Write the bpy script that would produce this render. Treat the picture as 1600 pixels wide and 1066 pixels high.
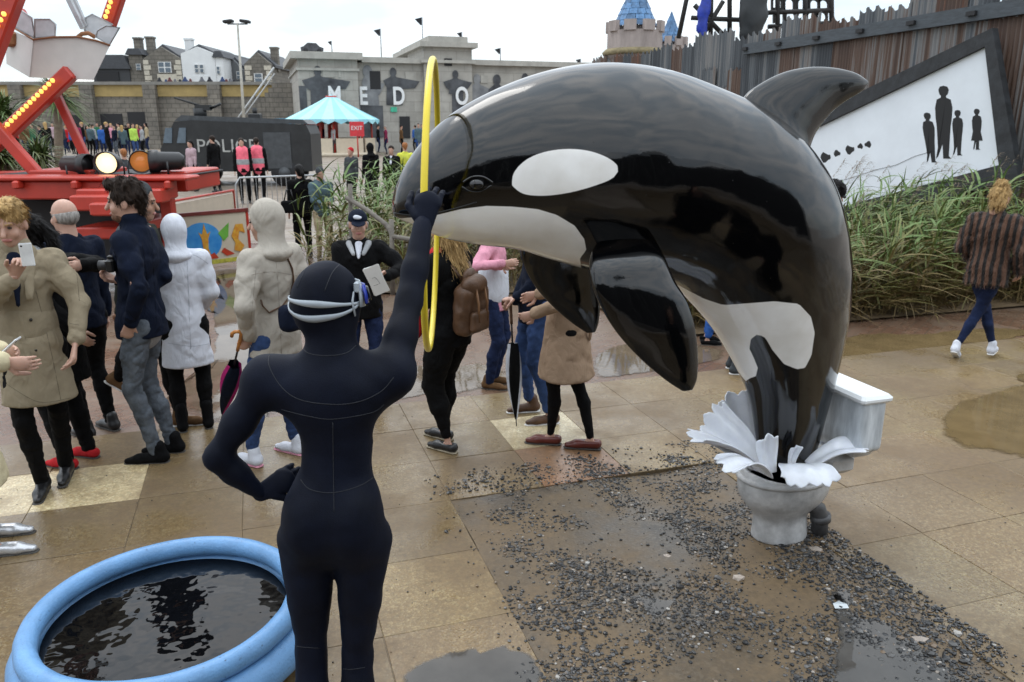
import bpy, bmesh, math, random
import numpy as np
from mathutils import Vector, Matrix, Euler
random.seed(7); RNG = np.random.default_rng(11)
for o in list(bpy.data.objects): bpy.data.objects.remove(o)
S = bpy.context.scene
COL = S.collection
PI = math.pi; R = math.radians

# ---------------------------------------------------------------- camera
CAM_H = 2.2; FPX = 1225.0; PITCH = math.atan((533 - 198) / FPX)
cd = bpy.data.cameras.new('camera'); cam = bpy.data.objects.new('camera', cd); COL.objects.link(cam)
cam.location = (0, 0, CAM_H); cam.rotation_euler = (PI / 2 - PITCH, 0, 0)
cd.sensor_fit = 'HORIZONTAL'; cd.sensor_width = 23.5; cd.lens = 23.5 * FPX / 1600
cd.clip_start = 0.05; cd.clip_end = 3000
cd.dof.use_dof = True; cd.dof.focus_distance = 3.5; cd.dof.aperture_fstop = 4.0
S.camera = cam
# ---------------------------------------------------------------- sky and sun (overcast)
SUN_EL = R(55); SUN_AZ = R(-35)
w = bpy.data.worlds.new('World'); S.world = w; w.use_nodes = True
nt = w.node_tree; nt.nodes.clear()
def wn(t, **k):
    n = nt.nodes.new(t)
    for a, b in k.items(): setattr(n, a, b)
    return n
out = wn('ShaderNodeOutputWorld'); bgs = wn('ShaderNodeBackground'); bgc = wn('ShaderNodeBackground'); add = wn('ShaderNodeAddShader')
sky = wn('ShaderNodeTexSky', sky_type='NISHITA'); sky.sun_disc = False; sky.sun_elevation = SUN_EL; sky.sun_rotation = SUN_AZ
nt.links.new(sky.outputs[0], bgs.inputs[0]); bgs.inputs[1].default_value = 0.05
tc = wn('ShaderNodeTexCoord'); mp = wn('ShaderNodeMapping'); mp.inputs['Scale'].default_value = (1.0, 1.0, 3.2)
nz = wn('ShaderNodeTexNoise'); nz.inputs['Scale'].default_value = 4.6; nz.inputs['Detail'].default_value = 6; nz.inputs['Roughness'].default_value = .5
cr = wn('ShaderNodeValToRGB'); cr.color_ramp.elements[0].position = .38; cr.color_ramp.elements[1].position = .66
cr.color_ramp.elements[0].color = (.58, .66, .73, 1); cr.color_ramp.elements[1].color = (.96, .97, .97, 1)
nt.links.new(tc.outputs['Generated'], mp.inputs[0]); nt.links.new(mp.outputs[0], nz.inputs[0]); nt.links.new(nz.outputs[0], cr.inputs[0])
# an overcast sky brightens evenly from the horizon to the zenith
sx = wn('ShaderNodeSeparateXYZ'); nt.links.new(tc.outputs['Generated'], sx.inputs[0])
mr = wn('ShaderNodeMapRange'); mr.inputs['From Min'].default_value = 0; mr.inputs['From Max'].default_value = 1
mr.inputs['To Min'].default_value = 1.18; mr.inputs['To Max'].default_value = 3.6
nt.links.new(sx.outputs[2], mr.inputs[0]); nt.links.new(cr.outputs[0], bgc.inputs[0]); nt.links.new(mr.outputs[0], bgc.inputs[1])
nt.links.new(bgs.outputs[0], add.inputs[0]); nt.links.new(bgc.outputs[0], add.inputs[1]); nt.links.new(add.outputs[0], out.inputs[0])
sd = bpy.data.lights.new('sun', 'SUN'); so = bpy.data.objects.new('sun', sd); COL.objects.link(so)
sd.energy = 0.9; sd.angle = R(25); sd.color = (1, .97, .92); so.location = (0, 0, 30)
so.rotation_euler = (PI / 2 - SUN_EL, 0, PI - SUN_AZ)
S.view_settings.view_transform = 'Standard'; S.view_settings.look = 'None'; S.view_settings.gamma = 1
S.view_settings.exposure = -0.28; S.view_settings.use_curve_mapping = False

# ---------------------------------------------------------------- coordinates: the paving grid runs along U and V
GA = R(18); GU = np.array([math.cos(GA), math.sin(GA)]); GV = np.array([-math.sin(GA), math.cos(GA)])
def W(u, v, z=0.0): p = GU * u + GV * v; return Vector((p[0], p[1], z))
CP, SP = math.cos(PITCH), math.sin(PITCH)
def ray(x, y):
    k = (533 - y) / FPX
    return Vector(((x - 800) / FPX, CP + k * SP, -SP + k * CP))
def ground(x, y, z=0.0):
    r = ray(x, y); t = (z - CAM_H) / r.z; return r * t + Vector((0, 0, CAM_H))
def at_depth(x, y, Y):
    r = ray(x, y); return r * (Y / r.y) + Vector((0, 0, CAM_H))
def on_u(x, y, u):
    r = ray(x, y); t = u / (r.x * GU[0] + r.y * GU[1]); return r * t + Vector((0, 0, CAM_H))
def on_v(x, y, v):
    r = ray(x, y); t = v / (r.x * GV[0] + r.y * GV[1]); return r * t + Vector((0, 0, CAM_H))
def far_z(Y): return 0.0 if Y < 16 else min(1.0, (Y - 16) / 26.0) * 0.75 - .0

# ---------------------------------------------------------------- materials
MATS = {}
def mat(name, col, rough=.6, metal=0.0, var=.18, vscale=6.0, bump=.15, bscale=60.0, spec=.5, coat=0.0, col2=None, emit=None, stretch=None, trans=0.0, rnd=0.0, coords='Object', sheen=0.0):
    if name in MATS: return MATS[name]
    m = bpy.data.materials.new(name); m.use_nodes = True; n = m.node_tree.nodes; l = m.node_tree.links
    b = n['Principled BSDF']; b.inputs['Roughness'].default_value = rough; b.inputs['Metallic'].default_value = metal
    b.inputs['Specular IOR Level'].default_value = spec; b.inputs['Coat Weight'].default_value = coat
    if trans: b.inputs['Transmission Weight'].default_value = trans
    if sheen: b.inputs['Sheen Weight'].default_value = sheen
    t = n.new('ShaderNodeTexCoord'); mpn = n.new('ShaderNodeMapping'); l.new(t.outputs[coords], mpn.inputs[0])
    if stretch: mpn.inputs['Scale'].default_value = stretch
    z = n.new('ShaderNodeTexNoise'); z.inputs['Scale'].default_value = vscale; z.inputs['Detail'].default_value = 5; z.inputs['Roughness'].default_value = .62
    l.new(mpn.outputs[0], z.inputs[0])
    r = n.new('ShaderNodeValToRGB'); r.color_ramp.elements[0].position = .3; r.color_ramp.elements[1].position = .7
    c2 = col2 if col2 else tuple(min(1, c * (1 + var)) for c in col)
    c1 = col if col2 else tuple(c * (1 - var) for c in col)
    r.color_ramp.elements[0].color = (*c1, 1); r.color_ramp.elements[1].color = (*c2, 1)
    l.new(z.outputs[0], r.inputs[0]); last = r.outputs[0]
    if rnd:
        oi = n.new('ShaderNodeObjectInfo'); hs = n.new('ShaderNodeHueSaturation'); mm = n.new('ShaderNodeMapRange')
        mm.inputs['To Min'].default_value = 1 - rnd; mm.inputs['To Max'].default_value = 1 + rnd
        l.new(oi.outputs['Random'], mm.inputs[0]); l.new(mm.outputs[0], hs.inputs['Value']); l.new(last, hs.inputs['Color']); last = hs.outputs[0]
    l.new(last, b.inputs['Base Color'])
    rr = n.new('ShaderNodeMapRange'); rr.inputs['To Min'].default_value = max(0, rough - .08); rr.inputs['To Max'].default_value = min(1, rough + .08)
    l.new(z.outputs[0], rr.inputs[0]); l.new(rr.outputs[0], b.inputs['Roughness'])
    if bump:
        z2 = n.new('ShaderNodeTexNoise'); z2.inputs['Scale'].default_value = bscale; z2.inputs['Detail'].default_value = 4
        l.new(mpn.outputs[0], z2.inputs[0]); bp = n.new('ShaderNodeBump'); bp.inputs['Strength'].default_value = bump; bp.inputs['Distance'].default_value = .01
        l.new(z2.outputs[0], bp.inputs['Height']); l.new(bp.outputs[0], b.inputs['Normal'])
    if emit: b.inputs['Emission Color'].default_value = (*emit[0], 1); b.inputs['Emission Strength'].default_value = emit[1]
    MATS[name] = m; return m
def nodes(m): return m.node_tree.nodes, m.node_tree.links, m.node_tree.nodes['Principled BSDF']

# ---------------------------------------------------------------- object helpers
def link(o, parent=None):
    COL.objects.link(o)
    if parent is not None: o.parent = parent
    return o
def tag(o, label=None, cat=None, group=None, kind=None):
    if label: o['label'] = label
    if cat: o['category'] = cat
    if group: o['group'] = group
    if kind: o['kind'] = kind
    return o
def empty(name, loc, rz=0.0, label=None, cat=None, group=None):
    o = bpy.data.objects.new(name, None); COL.objects.link(o); o.location = loc; o.rotation_euler = (0, 0, rz); o.empty_display_size = .1
    return tag(o, label, cat, group)
def mesh_obj(name, verts, faces, m, parent=None, smooth=False):
    me = bpy.data.meshes.new(name)
    if isinstance(verts, np.ndarray): verts = verts.tolist()
    if isinstance(faces, np.ndarray): faces = faces.tolist()
    me.from_pydata(verts, [], faces)
    me.materials.append(m)
    if smooth: me.polygons.foreach_set('use_smooth', np.ones(len(me.polygons), bool))
    me.update()
    return link(bpy.data.objects.new(name, me), parent)
class MB:
    """collects simple shapes into ONE mesh"""
    def __init__(s): s.v = []; s.f = []; s.sm = []
    def add(s, v, f, sm=False):
        k = len(s.v); s.v += [tuple(p) for p in v]; s.f += [tuple(i + k for i in q) for q in f]; s.sm += [sm] * len(f); return s
    def box(s, c, d, rz=0.0, M=None, bev=0.0):
        hx, hy, hz = d[0] / 2, d[1] / 2, d[2] / 2
        M = M if M is not None else Matrix.Rotation(rz, 3, 'Z'); c = Vector(c)
        if bev <= 0:
            pts = [(x, y, z) for z in (-hz, hz) for y in (-hy, hy) for x in (-hx, hx)]
            fs = [(0, 2, 3, 1), (4, 5, 7, 6), (0, 1, 5, 4), (2, 6, 7, 3), (0, 4, 6, 2), (1, 3, 7, 5)]
        else:
            b = min(bev, hx * .9, hy * .9, hz * .9); pts = []; fs = []
            prof = [(-hz, b), (-hz + b, 0), (hz - b, 0), (hz, b)]
            for z, i in prof:
                a, e = hx - i, hy - i; q = b
                pts += [(-a + q, -e, z), (a - q, -e, z), (a, -e + q, z), (a, e - q, z), (a - q, e, z), (-a + q, e, z), (-a, e - q, z), (-a, -e + q, z)]
            for k in range(3):
                for j in range(8): fs.append((k * 8 + j, k * 8 + (j + 1) % 8, k * 8 + 8 + (j + 1) % 8, k * 8 + 8 + j))
            fs.append(tuple(reversed(range(8)))); fs.append(tuple(range(24, 32)))
        return s.add([c + M @ Vector(p) for p in pts], fs)
    def tube(s, pts, rad, n=8, sm=True, cap=True, flat=1.0):
        pts = [Vector(p) for p in pts]; m = len(pts); rad = rad if hasattr(rad, '__len__') else [rad] * m
        v = []; f = []; up = None
        for i, p in enumerate(pts):
            t = (pts[min(i + 1, m - 1)] - pts[max(i - 1, 0)]); t = t.normalized() if t.length > 1e-9 else Vector((0, 0, 1))
            if up is None:
                up = Vector((0, 0, 1)) if abs(t.z) < .9 else Vector((1, 0, 0))
            a = t.cross(up); a = a.normalized() if a.length > 1e-6 else t.orthogonal().normalized()
            b = a.cross(t).normalized(); up = b
            for j in range(n):
                q = 2 * PI * j / n; v.append(p + a * (math.cos(q) * rad[i]) + b * (math.sin(q) * rad[i] * flat))
        for i in range(m - 1):
            for j in range(n): f.append((i * n + j, i * n + (j + 1) % n, (i + 1) * n + (j + 1) % n, (i + 1) * n + j))
        if cap: f.append(tuple(reversed(range(n)))); f.append(tuple((m - 1) * n + j for j in range(n)))
        return s.add(v, f, sm)
    def lathe(s, prof, c=(0, 0, 0), n=24, sm=True, sx=1.0, sy=1.0, M=None):
        c = Vector(c); v = []; f = []
        for r_, z in prof:
            for j in range(n):
                q = 2 * PI * j / n; p = Vector((math.cos(q) * r_ * sx, math.sin(q) * r_ * sy, z)); v.append(c + (M @ p if M is not None else p))
        for i in range(len(prof) - 1):
            for j in range(n): f.append((i * n + j, i * n + (j + 1) % n, (i + 1) * n + (j + 1) % n, (i + 1) * n + j))
        f.append(tuple(reversed(range(n)))); f.append(tuple((len(prof) - 1) * n + j for j in range(n)))
        return s.add(v, f, sm)
    def prism(s, poly, d0, d1, fn):
        """polygon (a,b) extruded between d0 and d1; fn(a,b,d) gives the point"""
        n = len(poly); v = [fn(a, b, d0) for a, b in poly] + [fn(a, b, d1) for a, b in poly]
        f = [tuple(range(n)), tuple(reversed(range(n, 2 * n)))] + [(i, i + n, (i + 1) % n + n, (i + 1) % n) for i in range(n)]
        return s.add(v, f)
    def build(s, name, m, parent=None):
        me = bpy.data.meshes.new(name); me.from_pydata([tuple(p) for p in s.v], [], s.f); me.materials.append(m)
        me.polygons.foreach_set('use_smooth', np.array(s.sm, bool)); me.update()
        bm = bmesh.new(); bm.from_mesh(me); bmesh.ops.recalc_face_normals(bm, faces=bm.faces); bm.to_mesh(me); bm.free()
        return link(bpy.data.objects.new(name, me), parent)
def copy_tree(o, parent=None):
    c = o.copy(); COL.objects.link(c); c.parent = parent
    for ch in list(o.children): copy_tree(ch, c)
    return c
def text_mesh(name, txt, size, m, M, parent=None, depth=.01, bold=0.0):
    cu = bpy.data.curves.new(name, 'FONT'); cu.body = txt; cu.size = size; cu.extrude = depth; cu.offset = bold; cu.align_x = 'CENTER'
    t = bpy.data.objects.new(name, cu); COL.objects.link(t); dg = bpy.context.evaluated_depsgraph_get()
    me = bpy.data.meshes.new_from_object(t.evaluated_get(dg)); bpy.data.objects.remove(t); me.materials.clear(); me.materials.append(m)
    o = link(bpy.data.objects.new(name, me), parent); o.matrix_local = M; return o

# ---------------------------------------------------------------- smooth bodies: blended distance fields, meshed by surface nets
_NL = RNG.random((32, 32, 32)).astype(np.float32)
def vnoise(x, y, z):
    xi = np.floor(x).astype(int); yi = np.floor(y).astype(int); zi = np.floor(z).astype(int)
    fx = x - xi; fy = y - yi; fz = z - zi
    fx = fx * fx * (3 - 2 * fx); fy = fy * fy * (3 - 2 * fy); fz = fz * fz * (3 - 2 * fz)
    g = lambda a, b, c: _NL[a & 31, b & 31, c & 31]
    c00 = g(xi, yi, zi) * (1 - fx) + g(xi + 1, yi, zi) * fx; c10 = g(xi, yi + 1, zi) * (1 - fx) + g(xi + 1, yi + 1, zi) * fx
    c01 = g(xi, yi, zi + 1) * (1 - fx) + g(xi + 1, yi, zi + 1) * fx; c11 = g(xi, yi + 1, zi + 1) * (1 - fx) + g(xi + 1, yi + 1, zi + 1) * fx
    return (c00 * (1 - fy) + c10 * fy) * (1 - fz) + (c01 * (1 - fy) + c11 * fy) * fz - .5
class Field:
    def __init__(s): s.p = []; s.folds = []; s.fl = None
    def cone(s, a, b, ra, rb, k=.03, flat=1.0, fdir=(0, 1, 0)):
        s.p.append(('c', np.array(a, float), np.array(b, float), ra, rb, k, flat, np.array(fdir, float) / np.linalg.norm(fdir))); return s
    def chain(s, pts, rs, k=.03, flat=1.0, fdir=(0, 1, 0)):
        for i in range(len(pts) - 1): s.cone(pts[i], pts[i + 1], rs[i], rs[i + 1], k, flat, fdir)
        return s
    def ell(s, c, r, Rm=None, k=.02): s.p.append(('e', np.array(c, float), np.array(r, float), Rm, k)); return s
    def box(s, c, h, rd=.01, Rm=None, k=.01): s.p.append(('b', np.array(c, float), np.array(h, float), rd, Rm, k)); return s
    def cut(s, c, r, Rm=None, k=.01): s.p.append(('x', np.array(c, float), np.array(r, float), Rm, k)); return s
    def fold(s, amp, freq, seed=0): s.folds.append((amp, np.array(freq, float), seed, 0)); return s
    def crease(s, amp, freq, seed=0, wd=8.0): s.folds.append((amp, np.array(freq, float), seed, wd)); return s
    def floor(s, z, tilt=(0, 0)): s.fl = (z, tilt); return s
    def bounds(s):
        lo = np.full(3, 1e9); hi = -lo
        for q in s.p:
            if q[0] == 'c': m = max(q[3], q[4]) * max(1, q[6]); a = np.minimum(q[1], q[2]) - m; b = np.maximum(q[1], q[2]) + m
            elif q[0] == 'x': continue
            else: m = np.linalg.norm(q[2]) if (q[3] is not None or q[0] == 'b') and q[0] != 'e' else (q[2] if q[3] is None else np.full(3, max(q[2]))); a = q[1] - m; b = q[1] + m
            lo = np.minimum(lo, a); hi = np.maximum(hi, b)
        return lo - .03, hi + .03
    def mesh(s, h):
        lo, hi = s.bounds(); n = np.ceil((hi - lo) / h).astype(int) + 3; lo = lo - h
        ax = [lo[i] + h * np.arange(n[i]) for i in range(3)]
        F = np.full(n, .12, np.float32)
        for q in s.p:
            kk = q[5] if q[0] in 'cb' else q[4]; mg = kk + .05
            if q[0] == 'c': m = max(q[3], q[4]) * max(1, q[6]) + mg; a = np.minimum(q[1], q[2]) - m; b = np.maximum(q[1], q[2]) + m
            else: m = max(q[2]) * (1.75 if q[0] == 'b' else 1) + mg; a = q[1] - m; b = q[1] + m
            i0 = np.clip(np.floor((a - lo) / h).astype(int), 0, n); i1 = np.clip(np.ceil((b - lo) / h).astype(int) + 1, 0, n)
            if np.any(i1 <= i0): continue
            sl = tuple(slice(i0[i], i1[i]) for i in range(3))
            X, Y, Z = np.meshgrid(ax[0][sl[0]], ax[1][sl[1]], ax[2][sl[2]], indexing='ij')
            P = np.stack([X, Y, Z], -1).astype(np.float32)
            if q[0] == 'c':
                A, B, fl, fd = q[1], q[2], q[6], q[7]
                if fl != 1.0:
                    P = P + (P @ fd)[..., None] * fd * (1 / fl - 1); A = A + (A @ fd) * fd * (1 / fl - 1); B = B + (B @ fd) * fd * (1 / fl - 1)
                ab = B - A; L = max(ab @ ab, 1e-9); t = np.clip(((P - A) @ ab) / L, 0, 1)
                d = np.linalg.norm(P - A - t[..., None] * ab, axis=-1) - (q[3] + (q[4] - q[3]) * t)
                if fl < 1: d = d * (fl * .5 + .5)
            else:
                D = P - q[1]
                if q[-2] is not None: D = D @ np.array(q[-2])      # world -> local
                if q[0] == 'b':
                    e = np.abs(D) - (q[2] - q[3]); d = np.linalg.norm(np.maximum(e, 0), axis=-1) + np.minimum(e.max(-1), 0) - q[3]
                else:
                    g = np.linalg.norm(D / q[2], axis=-1); g2 = np.linalg.norm(D / (q[2] ** 2), axis=-1); d = g * (g - 1) / np.maximum(g2, 1e-6)
            O = F[sl]
            if q[0] == 'x':
                d = -d; hh = np.maximum(kk - np.abs(O - d), 0) / kk; F[sl] = np.maximum(O, d) + hh * hh * kk * .25
            else:
                hh = np.maximum(kk - np.abs(O - d), 0) / kk; F[sl] = np.minimum(O, d) - hh * hh * kk * .25
        if s.folds:
            msk = np.abs(F) < .05; I = np.argwhere(msk); C = lo + I * h; dsp = np.zeros(len(I), np.float32)
            for amp, fr, sd_, wd in s.folds:
                q = (C @ (rotm('X', .55 * math.sin(sd_ * 2.3)) @ rotm('Y', .6 * math.cos(sd_ * 1.7)))) * fr + sd_ * 3.7; wv = vnoise(q[:, 0], q[:, 1], q[:, 2]); dsp += amp * 2 * wv if wd == 0 else amp * np.clip(1 - np.abs(wv) * wd, 0, 1)
            F[msk] += dsp
        if s.fl is not None: F = np.maximum(F, (s.fl[0] - ax[2])[None, None, :] + (ax[0] * s.fl[1][0])[:, None, None] + (ax[1] * s.fl[1][1])[None, :, None]).astype(np.float32)
        return surface_nets(F, lo, h)
def surface_nets(F, lo, h):
    sg = F < 0; n = np.array(F.shape)
    c = [sg[i:n[0] - 1 + i, j:n[1] - 1 + j, k:n[2] - 1 + k] for i in (0, 1) for j in (0, 1) for k in (0, 1)]
    any_ = np.logical_or.reduce(c); all_ = np.logical_and.reduce(c); act = any_ & ~all_
    idx = np.full(act.shape, -1, int); cells = np.argwhere(act); idx[act] = np.arange(len(cells))
    acc = np.zeros((len(cells), 3)); cnt = np.zeros(len(cells))
    val = {(i, j, k): F[cells[:, 0] + i, cells[:, 1] + j, cells[:, 2] + k] for i in (0, 1) for j in (0, 1) for k in (0, 1)}
    for a in val:
        for axn in range(3):
            if a[axn] == 0:
                b = list(a); b[axn] = 1; b = tuple(b); va, vb = val[a], val[b]; cr_ = (va < 0) != (vb < 0)
                t = np.where(cr_, va / np.where(cr_, va - vb, 1), 0); pt = np.tile(np.array(a, float), (len(cells), 1)); pt[:, axn] = t
                acc[cr_] += pt[cr_]; cnt[cr_] += 1
    V = lo + (cells + acc / np.maximum(cnt, 1)[:, None]) * h
    faces = []
    for axn in range(3):
        sl0 = [slice(None)] * 3; sl1 = [slice(None)] * 3; sl0[axn] = slice(0, -1); sl1[axn] = slice(1, None)
        A = sg[tuple(sl0)]; B = sg[tuple(sl1)]; E_ = np.argwhere(A != B)
        o1, o2 = [(1, 2), (2, 0), (0, 1)][axn]
        ok = (E_[:, o1] > 0) & (E_[:, o2] > 0) & (E_[:, o1] < n[o1] - 1) & (E_[:, o2] < n[o2] - 1); E_ = E_[ok]
        ins = A[E_[:, 0], E_[:, 1], E_[:, 2]]
        def cell(d1, d2):
            q = E_.copy(); q[:, o1] += d1; q[:, o2] += d2; return idx[q[:, 0], q[:, 1], q[:, 2]]
        Q = np.stack([cell(-1, -1), cell(0, -1), cell(0, 0), cell(-1, 0)], 1); Q[~ins] = Q[~ins][:, ::-1]; faces.append(Q)
    Fc = np.concatenate(faces); Fc = Fc[(Fc >= 0).all(1)]
    return V, Fc
def field_obj(name, fl, h, m, parent=None, relax=1):
    V, Fc = fl.mesh(h); V = relax_mesh(V, Fc, relax)
    return mesh_obj(name, V, Fc, m, parent, smooth=True)
def relax_mesh(V, Fc, n):
    for _ in range(n):
        acc = np.zeros_like(V); cnt = np.zeros(len(V))
        for i in range(4):
            j = (i + 1) % 4; np.add.at(acc, Fc[:, i], V[Fc[:, j]]); np.add.at(cnt, Fc[:, i], 1); np.add.at(acc, Fc[:, j], V[Fc[:, i]]); np.add.at(cnt, Fc[:, j], 1)
        V = V * .5 + .5 * acc / np.maximum(cnt, 1)[:, None]
    return V
def rotm(ax, ang): return np.array(Matrix.Rotation(ang, 3, ax))
# ================================================================ THE SETTING: ground, paving, puddles, gravel
COURT = -0.12
def wet_mat(name, c_dry, c_dry2, c_mud, speck=(.5, .42, .28), speck_amt=.35, mud_lo=.42, mud_hi=.62, sp_scale=130, rough=(.17, .55), objcol=False, brick=None):
    m = bpy.data.materials.new(name); m.use_nodes = True; n, l, b = nodes(m)
    g = n.new('ShaderNodeNewGeometry'); pos = g.outputs['Position']
    def noise(sc, det=5, ro=.6):
        q = n.new('ShaderNodeTexNoise'); q.inputs['Scale'].default_value = sc; q.inputs['Detail'].default_value = det; q.inputs['Roughness'].default_value = ro; l.new(pos, q.inputs[0]); return q.outputs[0]
    def ramp(v, a, c, ca=(0, 0, 0, 1), cb=(1, 1, 1, 1)):
        q = n.new('ShaderNodeValToRGB'); q.color_ramp.elements[0].position = a; q.color_ramp.elements[1].position = c
        q.color_ramp.elements[0].color = ca; q.color_ramp.elements[1].color = cb; l.new(v, q.inputs[0]); return q.outputs[0]
    def mix(f, a, c, mode='MIX'):
        q = n.new('ShaderNodeMix'); q.data_type = 'RGBA'; q.blend_type = mode
        if isinstance(f, float): q.inputs[0].default_value = f
        else: l.new(f, q.inputs[0])
        for i, s in ((6, a), (7, c)):
            if isinstance(s, tuple): q.inputs[i].default_value = (*s[:3], 1)
            else: l.new(s, q.inputs[i])
        return q.outputs[2]
    base = mix(ramp(noise(2.3), .35, .65), c_dry, c_dry2)
    if brick:
        br = n.new('ShaderNodeTexBrick'); mp_ = n.new('ShaderNodeMapping'); mp_.inputs['Rotation'].default_value = (0, 0, -GA - .6); l.new(pos, mp_.inputs[0]); l.new(mp_.outputs[0], br.inputs[0])
        br.inputs['Scale'].default_value = 1; br.inputs['Brick Width'].default_value = .21; br.inputs['Row Height'].default_value = .105; br.inputs['Mortar Size'].default_value = .006
        br.inputs['Color1'].default_value = (*brick[0], 1); br.inputs['Color2'].default_value = (*brick[1], 1); br.inputs['Mortar'].default_value = (*brick[2], 1)
        base = mix(.75, base, br.outputs[0])
    vo = n.new('ShaderNodeTexVoronoi'); vo.inputs['Scale'].default_value = sp_scale; l.new(pos, vo.inputs[0])
    sp = ramp(vo.outputs['Color'], .55, .8); sp2 = mix(speck_amt, (0, 0, 0), sp)
    base = mix(sp2, base, speck)
    if objcol:
        oi = n.new('ShaderNodeObjectInfo'); base = mix(.6, base, oi.outputs['Color'], 'MULTIPLY')
    mudm = ramp(noise(.95, 8, .68), mud_lo, mud_hi)
    colr = mix(mudm, base, c_mud); dirt = ramp(noise(34, 6, .7), .30, .62); colr = mix(dirt, mix(.42, colr, (.035, .028, .02)), colr)
    if objcol: colr = mix(.6, colr, oi.outputs['Color'], 'MULTIPLY')
    l.new(colr, b.inputs['Base Color'])
    rg = n.new('ShaderNodeMapRange'); l.new(ramp(noise(1.9, 5, .6), .38, .6), rg.inputs[0]); rg.inputs['To Min'].default_value = rough[0]; rg.inputs['To Max'].default_value = rough[1]
    l.new(rg.outputs[0], b.inputs['Roughness'])
    bp = n.new('ShaderNodeBump'); bp.inputs['Strength'].default_value = .35; bp.inputs['Distance'].default_value = .006
    hm = mix(mudm, vo.outputs['Distance'], (.3, .3, .3)); hm = mix(.4, hm, noise(55, 4)); l.new(hm, bp.inputs['Height']); l.new(bp.outputs[0], b.inputs['Normal'])
    return m
M_SLAB = wet_mat('wet_aggregate_slab', (.178, .120, .057), (.225, .157, .077), (.152, .100, .048), speck=(.42, .34, .19), objcol=True, sp_scale=95, speck_amt=.38, mud_lo=.40, mud_hi=.58)
M_BED = wet_mat('mud_bed', (.115, .08, .044), (.135, .095, .053), (.12, .082, .044), speck_amt=.1)
M_COURT = wet_mat('wet_brick_court', (.15, .09, .06), (.18, .115, .075), (.16, .115, .078), speck_amt=.08, mud_lo=.45, mud_hi=.7, rough=(.12, .45), brick=((.13, .062, .038), (.17, .09, .055), (.08, .058, .042)))
M_FAR = wet_mat('pale_far_ground', (.24, .195, .155), (.29, .24, .19), (.19, .145, .11), speck_amt=.1, rough=(.3, .7))
M_SOIL = wet_mat('dark_wet_soil', (.045, .036, .025), (.07, .053, .035), (.150, .102, .054), speck=(.16, .14, .11), speck_amt=.4, mud_lo=.36, mud_hi=.56, sp_scale=70, rough=(.34, .7))

# ground sheet, reaching the horizon, with the gentle rise towards the buildings
ys = [-15, 2, 6, 10, 14, 16, 20, 25, 30, 36, 42, 60, 100, 250, 900]; xs = [-700, -200, -80, -40, -20, -10, 0, 10, 20, 40, 80, 200, 700]
V = [(x, y, COURT - .004 + far_z(y)) for y in ys for x in xs]; nx = len(xs)
Fq = [(j * nx + i, j * nx + i + 1, (j + 1) * nx + i + 1, (j + 1) * nx + i) for j in range(len(ys) - 1) for i in range(nx - 1)]
tag(mesh_obj('ground', V, Fq, M_FAR), kind='structure')
# the brick court beyond the kerb
pts = [W(-14, 6.0), W(14, 6.0), W(14, 13), W(3, 14.5), W(1.5, 21), W(-4, 22), W(-14, 18)]
tag(mesh_obj('brick_court', [(p.x, p.y, COURT) for p in pts], [tuple(range(len(pts)))], M_COURT), kind='structure')
# pavement bed, then every slab on it
SL = .605; U0, V0 = .995, 3.06
mb = MB(); PIT = (U0, U0 + 3 * SL, -3.0, V0 + 2 * SL)
for (a, b, c, d) in ((-9, PIT[0], -4, 6.06), (PIT[1], 14, -4, 6.06), (PIT[0], PIT[1], PIT[3], 6.06)):
    q = [W(a, c), W(b, c), W(b, d), W(a, d)]; mb.prism([(p.x, p.y) for p in q], -.16, -.0042, lambda x, y, z: (x, y, z))
pave = mb.build('pavement', M_BED); tag(pave, kind='structure')
slab_meshes = []
for k in range(4):
    mm = MB().box((0, 0, -.03), (SL - .0025, SL - .0025, .06), bev=.0022); o = mm.build('paving_slab', M_SLAB); slab_meshes.append(o.data); bpy.data.objects.remove(o)
SPECIAL = {}
def slab_at(px, py, col):
    g = ground(px, py); u = g.x * GU[0] + g.y * GU[1]; v = g.x * GV[0] + g.y * GV[1]
    SPECIAL[(math.floor((u - U0) / SL), math.floor((v - V0) / SL))] = col
for q in ((815, 668), (800, 695), (850, 685)): slab_at(*q, (2.1, 2.35, 2.7, 1))
for q in ((120, 745), (60, 765), (170, 765), (60, 795)): slab_at(*q, (2.3, 2.5, 2.75, 1))
slab_at(880, 735, (1.25, 1.0, 1.05, 1))
for q in ((1130, 720), (1040, 730), (1000, 660), (760, 930)): slab_at(*q, (1.15, 1.14, 1.06, 1))
for i in range(-8, 17):
    for j in range(-6, 5):
        if 0 <= i < 3 and j < 2: continue
        p = W(U0 + (i + .5) * SL, V0 + (j + .5) * SL)
        if p.y < 1.6: continue
        o = link(bpy.data.objects.new('paving_slab', random.choice(slab_meshes)), pave)
        o.location = (p.x, p.y, random.uniform(-.0015, .0015)); o.rotation_euler = (random.uniform(-.0022, .0022), random.uniform(-.0022, .0022), GA + random.uniform(-.006, .006) + random.choice((0, PI / 2, PI)))
        t = random.uniform(.92, 1.08); o.color = SPECIAL.get((i, j), (t * random.uniform(.98, 1.03), t, t * random.uniform(.96, 1.03), 1))

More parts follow.
